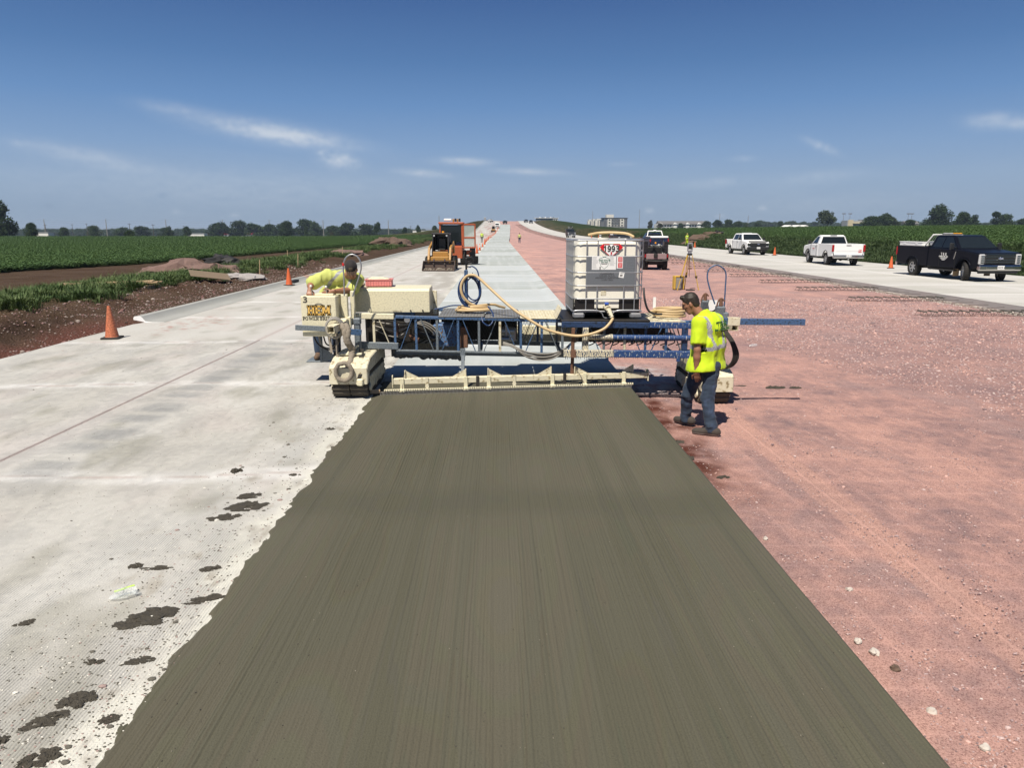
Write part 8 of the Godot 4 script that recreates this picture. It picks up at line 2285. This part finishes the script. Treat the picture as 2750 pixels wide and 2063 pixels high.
func build_plants() -> void:
	var m := mat("leaf", 1, 1, 1, 0.6)
	m.vertex_color_use_as_albedo = true
	m.backlight_enabled = true
	m.backlight = Color(0.35, 0.4, 0.2)
	m.metallic_specular = 0.35
	var crops := [crop_mesh(1), crop_mesh(2), crop_mesh(3)]
	var sets := [[], [], []]; var cols := [[], [], []]
	for i in 105000:
		var D := 36.0 + pow(rng.randf(), 1.25) * 190.0
		var x := rng.randf_range(-0.80 * D - 14.0, field_edge(D))
		if x > field_edge(D) + 0.6 * N(D * 40.0, 0.0): continue
		var k := rng.randi() % 3
		var s := rng.randf_range(0.75, 1.25) * (1.0 + D * 0.004)
		sets[k].append(Transform3D(Basis(Vector3.UP, rng.randf() * TAU).scaled(Vector3(s, s * rng.randf_range(0.8, 1.1), s)), W(x, ground_h(x, D) - 0.05, D)))
		cols[k].append(mixc(Color(0.0515, 0.0975, 0.0296), Color(0.0858, 0.1404, 0.0429), rng.randf() * 0.8 + 0.5 * N(x * 3.0, D * 3.0)))
	for k in 3: many("crop", crops[k], m, sets[k], cols[k], "low leafy green crop covering the field beyond the dirt track", "crop")
	sets = [[], [], []]; cols = [[], [], []]
	for i in 75000:
		var D := 36.0 + pow(rng.randf(), 1.2) * 190.0
		var r := 8.0 + rng.randf() * maxf(6.0, 0.80 * D + 10.0 - 34.0)
		var x := far_right(D) + r
		if D > 175.0 and r < 22.0: continue
		var k := rng.randi() % 3
		var s := rng.randf_range(0.75, 1.25) * (1.0 + D * 0.004)
		sets[k].append(Transform3D(Basis(Vector3.UP, rng.randf() * TAU).scaled(Vector3(s, s * rng.randf_range(0.8, 1.1), s)), W(x, ground_h(x, D) - 0.05, D)))
		cols[k].append(mixc(Color(0.0546, 0.1014, 0.0312), Color(0.0897, 0.1443, 0.0437), rng.randf() * 0.8 + 0.5 * N(x * 3.0, D * 3.0)))
	for k in 3: many("far_crop", crops[k], m, sets[k], cols[k], "leafy green crop on the rise behind the parked pickups", "crop")
	var weeds := [weed_mesh(5, 60, 0.34, 0.5), weed_mesh(6, 40, 0.48, 0.4), weed_mesh(7, 70, 0.2, 0.6)]
	sets = [[], [], []]; cols = [[], [], []]
	for i in 26000:
		var D := 12.0 + pow(rng.randf(), 1.6) * 150.0
		var l := rng.randf_range(11.4, 19.5)
		var dens := 0.15 + 1.6 * N(l * 9.0, D * 5.0) + 0.5 * N(l * 40.0, D * 30.0)
		dens += (1.0 - smoothstep(0.5, 3.2, absf(l - 14.8))) * 0.75
		if l < 12.4: dens -= 0.45
		if absf(l - 15.5) < 2.6 and absf(D - 36.5) < 2.0: continue
		if rng.randf() > dens: continue
		var k := 0 if rng.randf() < 0.55 else (1 if rng.randf() < 0.4 else 2)
		var s := rng.randf_range(0.55, 1.2)
		sets[k].append(Transform3D(Basis(Vector3.UP, rng.randf() * TAU).scaled(Vector3(s, s, s)), W(-l, ground_h(-l, D) - 0.02, D)))
		cols[k].append(mixc(Color(0.0546, 0.0975, 0.0296), Color(0.1092, 0.1482, 0.0546), rng.randf() + 0.4 * N(l * 20.0, D * 20.0)))
	for i in 30000:
		var D := 26.0 + pow(rng.randf(), 1.2) * 230.0
		var r := rng.randf_range(0.9, 11.0)
		if r < 2.0 and rng.randf() < 0.55: continue
		var x := far_right(D) + r
		var k := 0 if rng.randf() < 0.5 else (1 if rng.randf() < 0.5 else 2)
		var s := rng.randf_range(0.6, 1.3) * (1.0 + D * 0.002)
		sets[k].append(Transform3D(Basis(Vector3.UP, rng.randf() * TAU).scaled(Vector3(s, s, s)), W(x, ground_h(x, D) - 0.02, D)))
		cols[k].append(mixc(Color(0.0429, 0.0741, 0.0265), Color(0.078, 0.1131, 0.0429), rng.randf() + 0.4 * N(x * 20.0, D * 20.0)) if D < 170.0 or rng.randf() < 0.35 else Color(0.156, 0.1287, 0.0663))
	for i in 9000:
		var D := 150.0 + rng.randf() * 330.0
		var l := rng.randf_range(9.4, 30.0)
		var s := rng.randf_range(0.7, 1.5)
		sets[2].append(Transform3D(Basis(Vector3.UP, rng.randf() * TAU).scaled(Vector3(s, s, s)), W(-l, ground_h(-l, D) - 0.02, D)))
		cols[2].append(mixc(Color(0.1404, 0.1092, 0.0585), Color(0.0546, 0.0741, 0.0312), rng.randf()))
	for k in 3: many("verge_weeds", weeds[k], m, sets[k], cols[k], "rank weeds and grass on the banks beside the road", "weeds")

func tree_crown(seed_: int, shape: int) -> ArrayMesh:   # a crown of a tree 10 m high: leaf sprays on lobes of uneven size
	var r := RandomNumberGenerator.new(); r.seed = seed_
	var b := MB.new()
	b.colored = true
	var lobes := []
	var k: int = [16, 11, 20, 13][shape]
	for i in k:
		var h: float = [r.randf_range(1.6, 8.4), r.randf_range(1.2, 9.0), r.randf_range(0.8, 7.6), r.randf_range(3.5, 8.6)][shape]
		var t := h / 10.0
		var wide: float = [3.6 * sin(PI * clampf(t * 0.92 + 0.12, 0.0, 1.0)), 2.3 * (1.1 - t), 4.4 * sin(PI * clampf(t + 0.18, 0.0, 1.0)), 3.4 * sin(PI * clampf(t * 0.8 + 0.1, 0, 1))][shape]
		var a := r.randf() * TAU
		lobes.append([Vector3(cos(a) * wide * r.randf_range(0.2, 0.9), h, sin(a) * wide * r.randf_range(0.2, 0.9)), r.randf_range(1.3, 2.3) * (0.75 if shape == 1 else 1.0)])
	for q in lobes:
		var tone := r.randf_range(0.8, 1.2)
		for i in int(130 * q[1] * q[1] / 1.8) + 40:
			var d := Vector3(r.randfn(), r.randfn() * 0.8, r.randfn()).normalized()
			var c: Vector3 = q[0] + d * q[1] * pow(r.randf(), 0.35) * r.randf_range(0.75, 1.12)
			var f := (d + Vector3(r.randfn(), r.randfn(), r.randfn()) * 0.7).normalized()
			var up := f.cross(Vector3(r.randfn(), r.randfn(), r.randfn())).normalized()
			var v := tone * r.randf_range(0.75, 1.25)
			b.col = Color(v, v, v * r.randf_range(0.8, 1.1))
			leaf_quad(b, c, f, up, r.randf_range(0.4, 0.7), r.randf_range(0.16, 0.3))
	return b.mesh()

func tree_trunk(seed_: int) -> ArrayMesh:
	var r := RandomNumberGenerator.new(); r.seed = seed_
	var b := MB.new()
	b.tube([Vector3(0, -0.6, 0), Vector3(0.05, 1.5, 0), Vector3(-0.05, 3.2, 0.1), Vector3(0.1, 5.2, 0)], 0.2, 7)
	b.cyl(Vector3(0, -0.6, 0), Vector3(0.03, 0.9, 0), 0.34, 0.2, 9, false)
	for i in 7:
		var a := r.randf() * TAU
		var s := Vector3(0, r.randf_range(2.2, 5.0), 0)
		b.cyl(s, s + Vector3(cos(a) * r.randf_range(1.2, 2.6), r.randf_range(1.2, 3.0), sin(a) * r.randf_range(1.2, 2.6)), 0.11, 0.03, 6)
	return b.mesh()

func build_trees() -> void:
	grained("bark", 0.11, 0.085, 0.065, M.t_soil, 0.8, 0.9)
	var tones := [Color(0.046, 0.076, 0.03), Color(0.036, 0.062, 0.025), Color(0.062, 0.085, 0.036), Color(0.072, 0.076, 0.04)]
	var mats := []
	for k in 4:
		var m := mat("foliage_%d" % k, tones[k].r, tones[k].g, tones[k].b, 0.65)
		m.vertex_color_use_as_albedo = true
		m.backlight_enabled = true
		m.backlight = Color(0.3, 0.35, 0.18)
		m.metallic_specular = 0.25
		mats.append(m)
	var crowns := []
	for k in 8: crowns.append(tree_crown(40 + k, k % 4))
	var trunks := [tree_trunk(1), tree_trunk(2)]
	var n := 0
	# x, D, height, width factor, crown shape, tone, label, group
	for q in [[-176.0, 262.0, 12.5, 0.95, 0, 1, "tallest tree at the edge of the crop field", ""], [-168.0, 266.0, 5.5, 1.0, 2, 1, "dark bush at the foot of the tallest tree", ""],
			[-285.0, 450.0, 8.0, 1.0, 2, 1, "", "a"], [-268.0, 455.0, 6.5, 1.2, 2, 0, "", "a"], [-252.0, 460.0, 6.5, 1.1, 0, 0, "", "a"], [-330.0, 600.0, 10.0, 1.59, 0, 2, "", "a"], [-308.0, 605.0, 9.0, 1.89, 2, 0, "", "a"], [-290.0, 600.0, 9.5, 1.89, 0, 1, "", "a"], [-276.0, 610.0, 9.0, 1.74, 2, 1, "", "a"],
			[-132.0, 263.0, 2.5, 1.6, 2, 0, "round bush standing alone at the field edge between two poles", ""], [-215.0, 480.0, 7.0, 0.9, 0, 0, "", "b"], [-203.0, 480.0, 7.5, 0.9, 2, 1, "", "b"],
			[-228.0, 600.0, 13.5, 1.59, 2, 1, "", "c"], [-214.0, 605.0, 14.5, 1.45, 0, 1, "", "c"], [-200.0, 600.0, 12.5, 1.59, 2, 0, "", "c"], [-188.0, 605.0, 11.5, 1.59, 0, 1, "", "c"], [-174.0, 600.0, 13.5, 1.59, 2, 1, "", "c"], [-158.0, 602.0, 15.5, 1.45, 0, 1, "", "c"], [-148.0, 590.0, 14.0, 1.0, 2, 0, "", "c"], [-136.0, 600.0, 10.0, 1.74, 0, 0, "", "c"], [-124.0, 605.0, 13.0, 1.74, 2, 1, "", "c"], [-108.0, 605.0, 11.5, 1.74, 0, 0, "", "c"], [-92.0 - 110.0, 640.0, 11.0, 1.74, 2, 2, "", "c"],
			[-130.0, 450.0, 10.3, 0.95, 0, 1, "broad round tree alone beyond the red roofed store", ""], [-118.0, 450.0, 7.6, 0.85, 1, 0, "pointed tree alone beside the broad round tree", ""], [-100.0, 440.0, 3.2, 1.1, 2, 3, "brownish bush under the third bare pole", ""], [-74.5, 450.0, 8.2, 0.75, 3, 1, "slender tree with bare trunk next to the water towers", ""], [-58.5, 460.0, 4.8, 1.1, 0, 1, "small round tree by the far white shed", ""], [-50.0, 460.0, 4.8, 0.95, 0, 0, "small oval tree beside the orange machine", ""], [-45.0, 520.0, 4.2, 1.2, 2, 0, "low bush just above the open orange door", ""],
			[243.0, 400.0, 13.0, 1.47, 0, 1, "tallest broad tree behind the black pickup", ""], [256.5, 398.0, 10.0, 1.0, 2, 1, "dense dark round tree beside the tallest one", ""], [262.0, 408.0, 8.0, 1.5, 2, 1, "", "d"], [288.0, 410.0, 8.5, 1.5, 0, 0, "", "d"], [308.0, 404.0, 7.0, 1.6, 2, 0, "", "d"], [250.0, 408.0, 8.0, 1.4, 2, 0, "", "d"], [268.0, 405.0, 8.5, 1.54, 1, 0, "", "d"], [276.0, 400.0, 9.0, 1.26, 1, 1, "", "d"], [283.0, 405.0, 8.0, 1.4, 1, 0, "", "d"], [293.0, 400.0, 6.0, 1.96, 2, 1, "", "d"], [301.0, 402.0, 6.0, 1.82, 0, 1, "", "d"], [234.0, 410.0, 5.5, 1.68, 2, 1, "", "d"],
			[205.0, 450.0, 11.0, 1.4, 3, 2, "airy wide tree standing alone above the white single cab pickup", ""], [222.0, 430.0, 8.0, 1.68, 2, 0, "", "e"], [230.0, 432.0, 8.8, 1.68, 0, 0, "", "e"], [237.0, 436.0, 7.6, 1.4, 2, 2, "", "e"], [247.0, 470.0, 6.0, 1.54, 0, 2, "", "e"],
			[172.0, 600.0, 6.5, 1.5, 2, 0, "", "f"], [182.0, 600.0, 7.5, 1.4, 2, 1, "", "f"], [191.0, 600.0, 7.5, 1.4, 0, 0, "", "f"], [200.0, 605.0, 6.5, 1.4, 2, 0, "", "f"], [212.0, 620.0, 4.5, 1.6, 2, 0, "", "f"], [222.0, 620.0, 5.0, 1.5, 2, 1, "", "f"], [234.0, 600.0, 6.0, 1.5, 0, 0, "", "f"], [134.0, 640.0, 7.0, 1.0, 0, 3, "olive tree at the end of the white apartment row", ""], [143.0, 640.0, 5.0, 1.2, 2, 3, "olive bush in front of the white apartment row", ""], [161.0, 640.0, 5.0, 1.4, 2, 0, "green bush in front of the white apartment row", ""]]:
		var glabel: String = {"": "", "a": "dark tree in the loose belt between the tallest tree and the first pole", "b": "dark tree beside the round bush at the field edge", "c": "dark tree in the long grove behind the second pole", "d": "tree in the row behind the black pickup's cab", "e": "tree in the clump beside the stadium wall", "f": "tree in the low belt beyond the crew cab pickup"}[q[7]]
		var gname: String = {"": "", "a": "loose belt of trees", "b": "trees by the round bush", "c": "long grove", "d": "row behind the black pickup", "e": "clump by the stadium", "f": "low belt of trees"}[q[7]]
		var gy := ground_h(q[0], q[1])
		var t := thing("tree", q[6] if q[6] else glabel, "tree", W(q[0], gy, q[1]), n * 1.3, gname)
		var s: float = q[2] / 10.0
		inst("trunk", trunks[n % 2], M.bark, t, Transform3D(Basis().scaled(Vector3(s, s, s)), Vector3.ZERO))
		inst("crown", crowns[int(q[4]) + 4 * (n % 2)], mats[q[5]], t, Transform3D(Basis().scaled(Vector3(s * q[3], s, s * q[3])), Vector3.ZERO))
		n += 1
	# the far wood on the horizon reads as one mass
	var where := []; var tint := []
	for i in 1100:
		var left := i % 3 != 0
		var D := rng.randf_range(1000.0, 1600.0)
		var x := (-rng.randf_range(0.10, 0.78) if left else rng.randf_range(0.30, 0.80)) * D
		var s := rng.randf_range(0.8, 1.35)
		where.append(Transform3D(Basis(Vector3.UP, rng.randf() * TAU).scaled(Vector3(s * 1.7, s, s * 1.7)), W(x, ground_h(x, D) - 0.5, D)))
		tint.append(mixc(Color(0.9, 1.0, 0.95), Color(1.2, 1.1, 1.0), rng.randf()))
	many("far_wood", crowns[2], mats[0], where, tint, "dark wooded line along the horizon", "wood")

# ---------------------------------------------------------------- buildings, poles, towers
func panel_house(t: Node3D, at: Vector3, size: Vector3, wall: Material, turn := 0.0) -> void:
	var b := MB.new(); b.box(at + Vector3(0, size.y * 0.5, 0), size, 0.05, Basis(Vector3.UP, turn)); part("wall", b, wall, t)

func windows(t: Node3D, x0: float, x1: float, cols: int, y0: float, dy: float, rows: int, z: float, w: float, h: float, framed: Material) -> void:
	for i in cols:
		for j in rows:
			var c := Vector3(x0 + (x1 - x0) * (i + 0.5) / cols, y0 + dy * j, z)
			var b := MB.new(); b.box(c, Vector3(w + 0.3, h + 0.3, 0.1)); var f := part("window", b, framed, t)
			b = MB.new(); b.box(c + Vector3(0, 0, 0.06), Vector3(w, h, 0.04)); inst("pane", b.mesh(), M.tinted_glass, f)

func build_buildings() -> void:
	mat("brick_grey", 0.22, 0.215, 0.21, 0.85); mat("slate", 0.085, 0.09, 0.1, 0.8); mat("stucco", 0.62, 0.6, 0.53, 0.85); mat("white_wall", 0.72, 0.71, 0.68, 0.8); mat("roof_dark", 0.075, 0.078, 0.085, 0.85); mat("roof_brown", 0.13, 0.125, 0.12, 0.85); mat("red_band", 0.42, 0.03, 0.045, 0.6); mat("grey_wall", 0.3, 0.31, 0.32, 0.8); mat("beige_wall", 0.5, 0.43, 0.29, 0.85)
	var b: MB
	# grey and cream apartment block, its long side running away behind
	var t := thing("apartment_block", "grey and cream five storey flat roofed apartment block beyond the tote", "building", W(131.0, 0.0, 900.0))
	panel_house(t, Vector3(14.5, 0, -12.0), Vector3(29.0, 15.3, 24.0), M.brick_grey)
	b = MB.new(); b.box(Vector3(14.5, 15.6, -12.0), Vector3(31.0, 0.6, 26.0)); part("roof", b, M.slate, t)
	panel_house(t, Vector3(9.0, 15.8, -14.0), Vector3(9.0, 4.0, 10.0), M.stucco)
	for x in [7.0, 22.5]: panel_house(t, Vector3(x, 5.0, 0.2), Vector3(4.6, 9.5, 0.6), M.stucco)
	for x in [1.8, 27.5]: panel_house(t, Vector3(x, 0.0, 0.1), Vector3(3.2, 15.0, 0.5), M.slate)
	panel_house(t, Vector3(14.5, 8.2, 0.1), Vector3(9.5, 5.5, 0.4), M.slate)
	windows(t, 5.0, 24.5, 5, 3.0, 3.4, 4, 0.5, 1.9, 1.7, M.stucco)
	for k in 6:
		panel_house(t, Vector3(4.0, 0, -34.0 - k * 20.0), Vector3(10.0 + (k % 2) * 3.0, 13.6 + (k % 2) * 1.6, 18.0), M.stucco if k % 2 else M.slate)
		panel_house(t, Vector3(-1.6 - (k % 2) * 1.5, 1.5, -30.0 - k * 20.0), Vector3(1.6, 11.5, 4.0), M.stucco)
		panel_house(t, Vector3(-1.5 - (k % 2) * 1.5, 1.5, -38.0 - k * 20.0), Vector3(1.2, 11.0, 2.5), M.slate)
	t = thing("long_building", "long low building with dark hipped roof and white columns beside the apartment block", "building", W(111.0, 0.0, 1000.0))
	panel_house(t, Vector3(0, -1, 0), Vector3(32.0, 6.6, 14.0), M.grey_wall)
	b = MB.new(); b.prism2(Vector3.ZERO, [Vector2(-9, 5.4), Vector2(9, 5.4), Vector2(2, 8.6), Vector2(-2, 8.6)], 18.0, 0.1); part("roof", b, M.roof_dark, t)
	for k in 6: panel_house(t, Vector3(-14.0 + k * 5.6, -1, 7.4), Vector3(1.3, 6.2, 0.8), M.white_wall)
	windows(t, -15.0, 15.0, 11, 1.2, 2.7, 2, 7.1, 1.2, 1.3, M.grey_wall)
	t = thing("hilltop_building", "white flat roofed building on the crest beside the pale road", "building", W(43.5, ground_h(43.5, 650.0) - 0.4, 650.0))
	panel_house(t, Vector3(0, 0, 0), Vector3(19.0, 3.6, 10.0), M.grey_wall)
	b = MB.new(); b.box(Vector3(-0.5, 3.75, 0), Vector3(21.5, 0.35, 12.0)); part("roof", b, M.white_wall, t)
	panel_house(t, Vector3(7.4, 0, 5.1), Vector3(4.4, 3.4, 0.6), M.white_wall)
	windows(t, 5.4, 9.4, 2, 1.9, 2.0, 1, 5.5, 1.1, 1.3, M.white_wall)
	for k in 6: panel_house(t, Vector3(-6.0 + 2.4 * k, 3.9, 0), Vector3(0.9, 0.7, 1.5), M.slate if k % 2 else M.white_wall)
	t = thing("apartment_row", "white three storey apartment row with brown hipped roof behind the field", "building", W(177.0, 1.2, 700.0))
	panel_house(t, Vector3(0, 0, 0), Vector3(50.0, 5.6, 14.0), M.white_wall)
	b = MB.new(); b.prism2(Vector3.ZERO, [Vector2(-8.5, 5.5), Vector2(8.5, 5.5), Vector2(1, 8.6), Vector2(-1, 8.6)], 23.5, 0.1); part("roof", b, M.roof_brown, t)
	for x in [-22.0, -8.0, 4.0, 15.0, 23.0]:
		panel_house(t, Vector3(x, 0, 7.5), Vector3(3.2, 5.4, 1.4), M.white_wall)
		b = MB.new(); b.xf = Transform3D(Basis(Vector3.UP, PI * 0.5), Vector3(x, 0, 7.0)); b.prism2(Vector3.ZERO, [Vector2(-2.2, 5.4), Vector2(2.2, 5.4), Vector2(0, 7.0)], 2.0, 0.02); part("gable", b, M.white_wall, t)
	for k in 12:
		b = MB.new(); b.box(Vector3(-23.0 + 4.0 * k, 2.7, 7.6), Vector3(2.6, 0.16, 1.4)); part("balcony", b, M.white_wall, t)
	windows(t, -24.0, 24.0, 18, 1.4, 2.6, 2, 7.05, 1.1, 1.3, M.slate)
	# stadium wall with floodlight poles
	t = thing("stadium_stand", "beige and grey stadium wall between the airy tree and the tree clump", "building", W(302.0, 2.0, 600.0))
	panel_house(t, Vector3(-4.0, 0, 0), Vector3(21.0, 7.2, 10.0), M.grey_wall); panel_house(t, Vector3(-12.0, 0, 5.2), Vector3(4.2, 7.6, 1.0), M.beige_wall); panel_house(t, Vector3(-1.5, 4.6, 5.4), Vector3(18.0, 1.2, 1.4), M.beige_wall); panel_house(t, Vector3(2.0, 7.0, 0), Vector3(9.0, 0.8, 4.0), M.slate)
	for x in [291.0, 296.5, 346.0, 349.0]:
		t = thing("floodlight", "tall slim floodlight pole rising over the stadium wall", "floodlight", W(x, 2.0, 610.0), 0.0, "floodlight poles at the stadium")
		b = MB.new(); b.cyl(Vector3.ZERO, Vector3(0, 13.0, 0), 0.3, 0.16, 8); part("pole", b, M.galvanised, t)
		b = MB.new(); b.box(Vector3(0, 12.8, 0), Vector3(3.0, 0.9, 0.4), 0.05); part("lamp_rack", b, M.galvanised, t)
	for x in [224.0, 231.0, 236.0]:
		b = MB.new(); b.xf = Transform3D(Basis(Vector3.UP, PI * 0.5), Vector3.ZERO); b.prism2(Vector3.ZERO, [Vector2(-4, 0), Vector2(4, 0), Vector2(3.6, 1.5), Vector2(0, 3.0), Vector2(-3.6, 1.5)], 4.0, 0.05)
		single("tent", b, M.white_wall, "white peaked tent roof showing above the crop field", "tent", W(x, ground_h(x, 560.0) - 0.8, 560.0), 0.3, "white tents")
	t = thing("house", "pale distant house roof in the gap of the tree clump", "house", W(285.0, 2.5, 500.0)); panel_house(t, Vector3(0, 0, 0), Vector3(9.0, 3.2, 7.0), M.beige_wall)
	b = MB.new(); b.prism2(Vector3.ZERO, [Vector2(-4.0, 3.2), Vector2(4.0, 3.2), Vector2(0, 5.2)], 4.8, 0.02); part("roof", b, M.roof_brown, t)
	# store with a red band, left across the field
	t = thing("store", "long low store with a bright red roof band across the field", "building", W(-288.0, ground_h(-288.0, 800.0), 800.0), 0.05)
	panel_house(t, Vector3(0, 0, 0), Vector3(50.0, 4.0, 20.0), M.grey_wall)
	for q in [[-14.0, 21.0], [15.0, 20.0]]:
		b = MB.new(); b.box(Vector3(q[0], 4.4, 0.1), Vector3(q[1], 1.7, 20.6)); part("red_band", b, M.red_band, t)
	b = MB.new(); b.box(Vector3(0.6, 4.2, 1.2), Vector3(8.0, 1.9, 20.0)); part("entrance", b, M.white_wall, t)
	windows(t, -23.0, 23.0, 12, 1.8, 2.0, 1, 10.1, 1.8, 1.6, M.slate)
	t = thing("warehouse", "dull grey low shed adjoining the red banded store", "building", W(-255.0, ground_h(-255.0, 820.0), 820.0)); panel_house(t, Vector3(0, 0, 0), Vector3(16.0, 4.6, 12.0), M.grey_wall)
	for q in [[-222.0, 540.0, 14.0, 2.6, "white low shed under the long grove"], [-62.0, 620.0, 20.0, 3.2, "far white shed beside the orange machine"], [-150.0, 700.0, 9.0, 2.6, "white trailer beneath the pointed tree"], [-132.0, 700.0, 6.0, 2.4, "white trailer beneath the third bare pole"], [-285.0, 460.0, 12.0, 2.8, "pale open canopy by the first bare pole"]]:
		t = thing("shed", q[4], "shed", W(q[0], ground_h(q[0], q[1]), q[1])); panel_house(t, Vector3(0, 0, 0), Vector3(q[2], q[3], 6.0), M.white_wall)
		b = MB.new(); b.box(Vector3(0, q[3] + 0.1, 0), Vector3(q[2] + 0.6, 0.2, 6.6)); part("roof", b, M.grey_wall, t)
	t = thing("house", "small house with a square cupola on the brown hill crest", "house", W(-11.5, ground_h(-11.5, 640.0), 640.0)); panel_house(t, Vector3(0, 0, 0), Vector3(5.0, 1.4, 6.0), M.roof_brown); panel_house(t, Vector3(0.3, 1.3, 0), Vector3(1.8, 2.2, 1.8), M.grey_wall)
	b = MB.new(); b.box(Vector3(0.3, 3.5, 0), Vector3(2.1, 0.3, 2.1)); part("cupola_roof", b, M.white_wall, t)
	# water towers
	for q in [[-372.0, 2000.0, 8.0, 23.0, "larger white mushroom shaped water tower with fluted stem"], [-462.0, 2600.0, 5.6, 20.0, "smaller white water tower behind the larger one"]]:
		t = thing("water_tower", q[4], "water tower", W(q[0], -9.2, q[1])); var h: float = q[3]
		b = MB.new(); b.lathe([Vector2(q[2] * 0.55, 0), Vector2(q[2] * 0.42, h * 0.3), Vector2(q[2] * 0.4, h - q[2] * 0.8)], Vector3.ZERO, Basis(), 20); part("stem", b, M.beige_wall if q[2] > 6.0 else M.white_wall, t)
		b = MB.new(); b.lathe([Vector2(q[2] * 0.4, h - q[2] * 0.85), Vector2(q[2] * 0.85, h - q[2] * 0.55), Vector2(q[2], h - q[2] * 0.3), Vector2(q[2] * 0.9, h - q[2] * 0.12), Vector2(q[2] * 0.5, h - 0.1), Vector2(0, h)], Vector3.ZERO, Basis(), 24); part("tank", b, M.white_wall, t)
	# bare transmission poles with their wires
	var tops := []
	var px := [-420.0, -372.0, -325.0, -278.5, -233.5, -196.0, -151.5, -96.0, -52.0]
	for k in px.size():
		var D := 600.0 + 6.0 * k
		var gy := ground_h(px[k], D)
		t = thing("utility_pole", "tall bare transmission pole standing across the crop field", "pole", W(px[k], gy, D), 0.0, "line of transmission poles")
		b = MB.new(); b.cyl(Vector3.ZERO, Vector3(0, 14.6, 0), 0.42, 0.22, 8); part("pole", b, M.grey_hose, t)
		for j in 4:
			b = MB.new(); b.cyl(Vector3(0, 9.6 + j * 1.5, 0), Vector3(0.6 if j % 2 else -0.6, 9.7 + j * 1.5, 0), 0.1, 0.07, 6); part("insulator", b, M.grey_hose, t)
		tops.append(W(px[k], gy, D))
	for j in 4:
		b = MB.new()
		var pts := []
		for k in px.size() - 1:
			for i in 8:
				var f := i / 8.0
				pts.append((tops[k] as Vector3).lerp(tops[k + 1], f) + Vector3(0, 9.7 + j * 1.5 - 5.0 * f * (1.0 - f), 0))
		b.tube(pts, 0.03, 4)
		single("power_line", b, M.grey_hose, "thin power line sagging between the bare poles, %s of four" % ["lowest", "second", "third", "topmost"][j], "power line")
	for q in [[-288.0, 470.0, 8.0], [-262.0, 470.0, 8.5], [-190.0, 380.0, 6.8], [-178.0, 380.0, 6.4], [-222.0, 520.0, 8.0], [-300.0, 520.0, 9.0], [-62.0, 520.0, 6.0], [-250.0, 760.0, 12.0]]:
		b = MB.new(); b.cyl(Vector3(0, -0.5, 0), Vector3(0, q[2], 0), 0.18, 0.1, 6); b.box(Vector3(0, q[2] - 0.5, 0), Vector3(1.8, 0.14, 0.14))
		single("wooden_pole", b, M.bark, "short wooden pole with a crossarm among the far trees", "pole", W(q[0], ground_h(q[0], q[1]), q[1]), 0.2, "short wooden poles")
	for q in [[175.0, 900.0, 26.0], [104.0, 800.0, 22.0], [232.0, 760.0, 18.0], [262.0, 760.0, 16.0]]:
		b = MB.new(); b.cyl(Vector3(0, 0, 0), Vector3(0, q[2], 0), 0.4, 0.2, 6)
		single("mast", b, M.grey_hose, "thin mast on the skyline among the far buildings", "mast", W(q[0], 0.0, q[1]), 0.0, "thin masts on the skyline")

func _ready() -> void:
	rng.seed = 4711
	nz.seed = 3
	nz.frequency = 0.05
	nz.fractal_octaves = 3
	build_view()
	build_materials()
	build_setting()
	paint_materials()
	build_bridge()
	build_tote()
	build_people()
	build_trucks()
	build_machines()
	build_cones()
	build_baskets()
	build_small_things()
	build_trees()
	build_buildings()
	build_plants()
	build_spills()
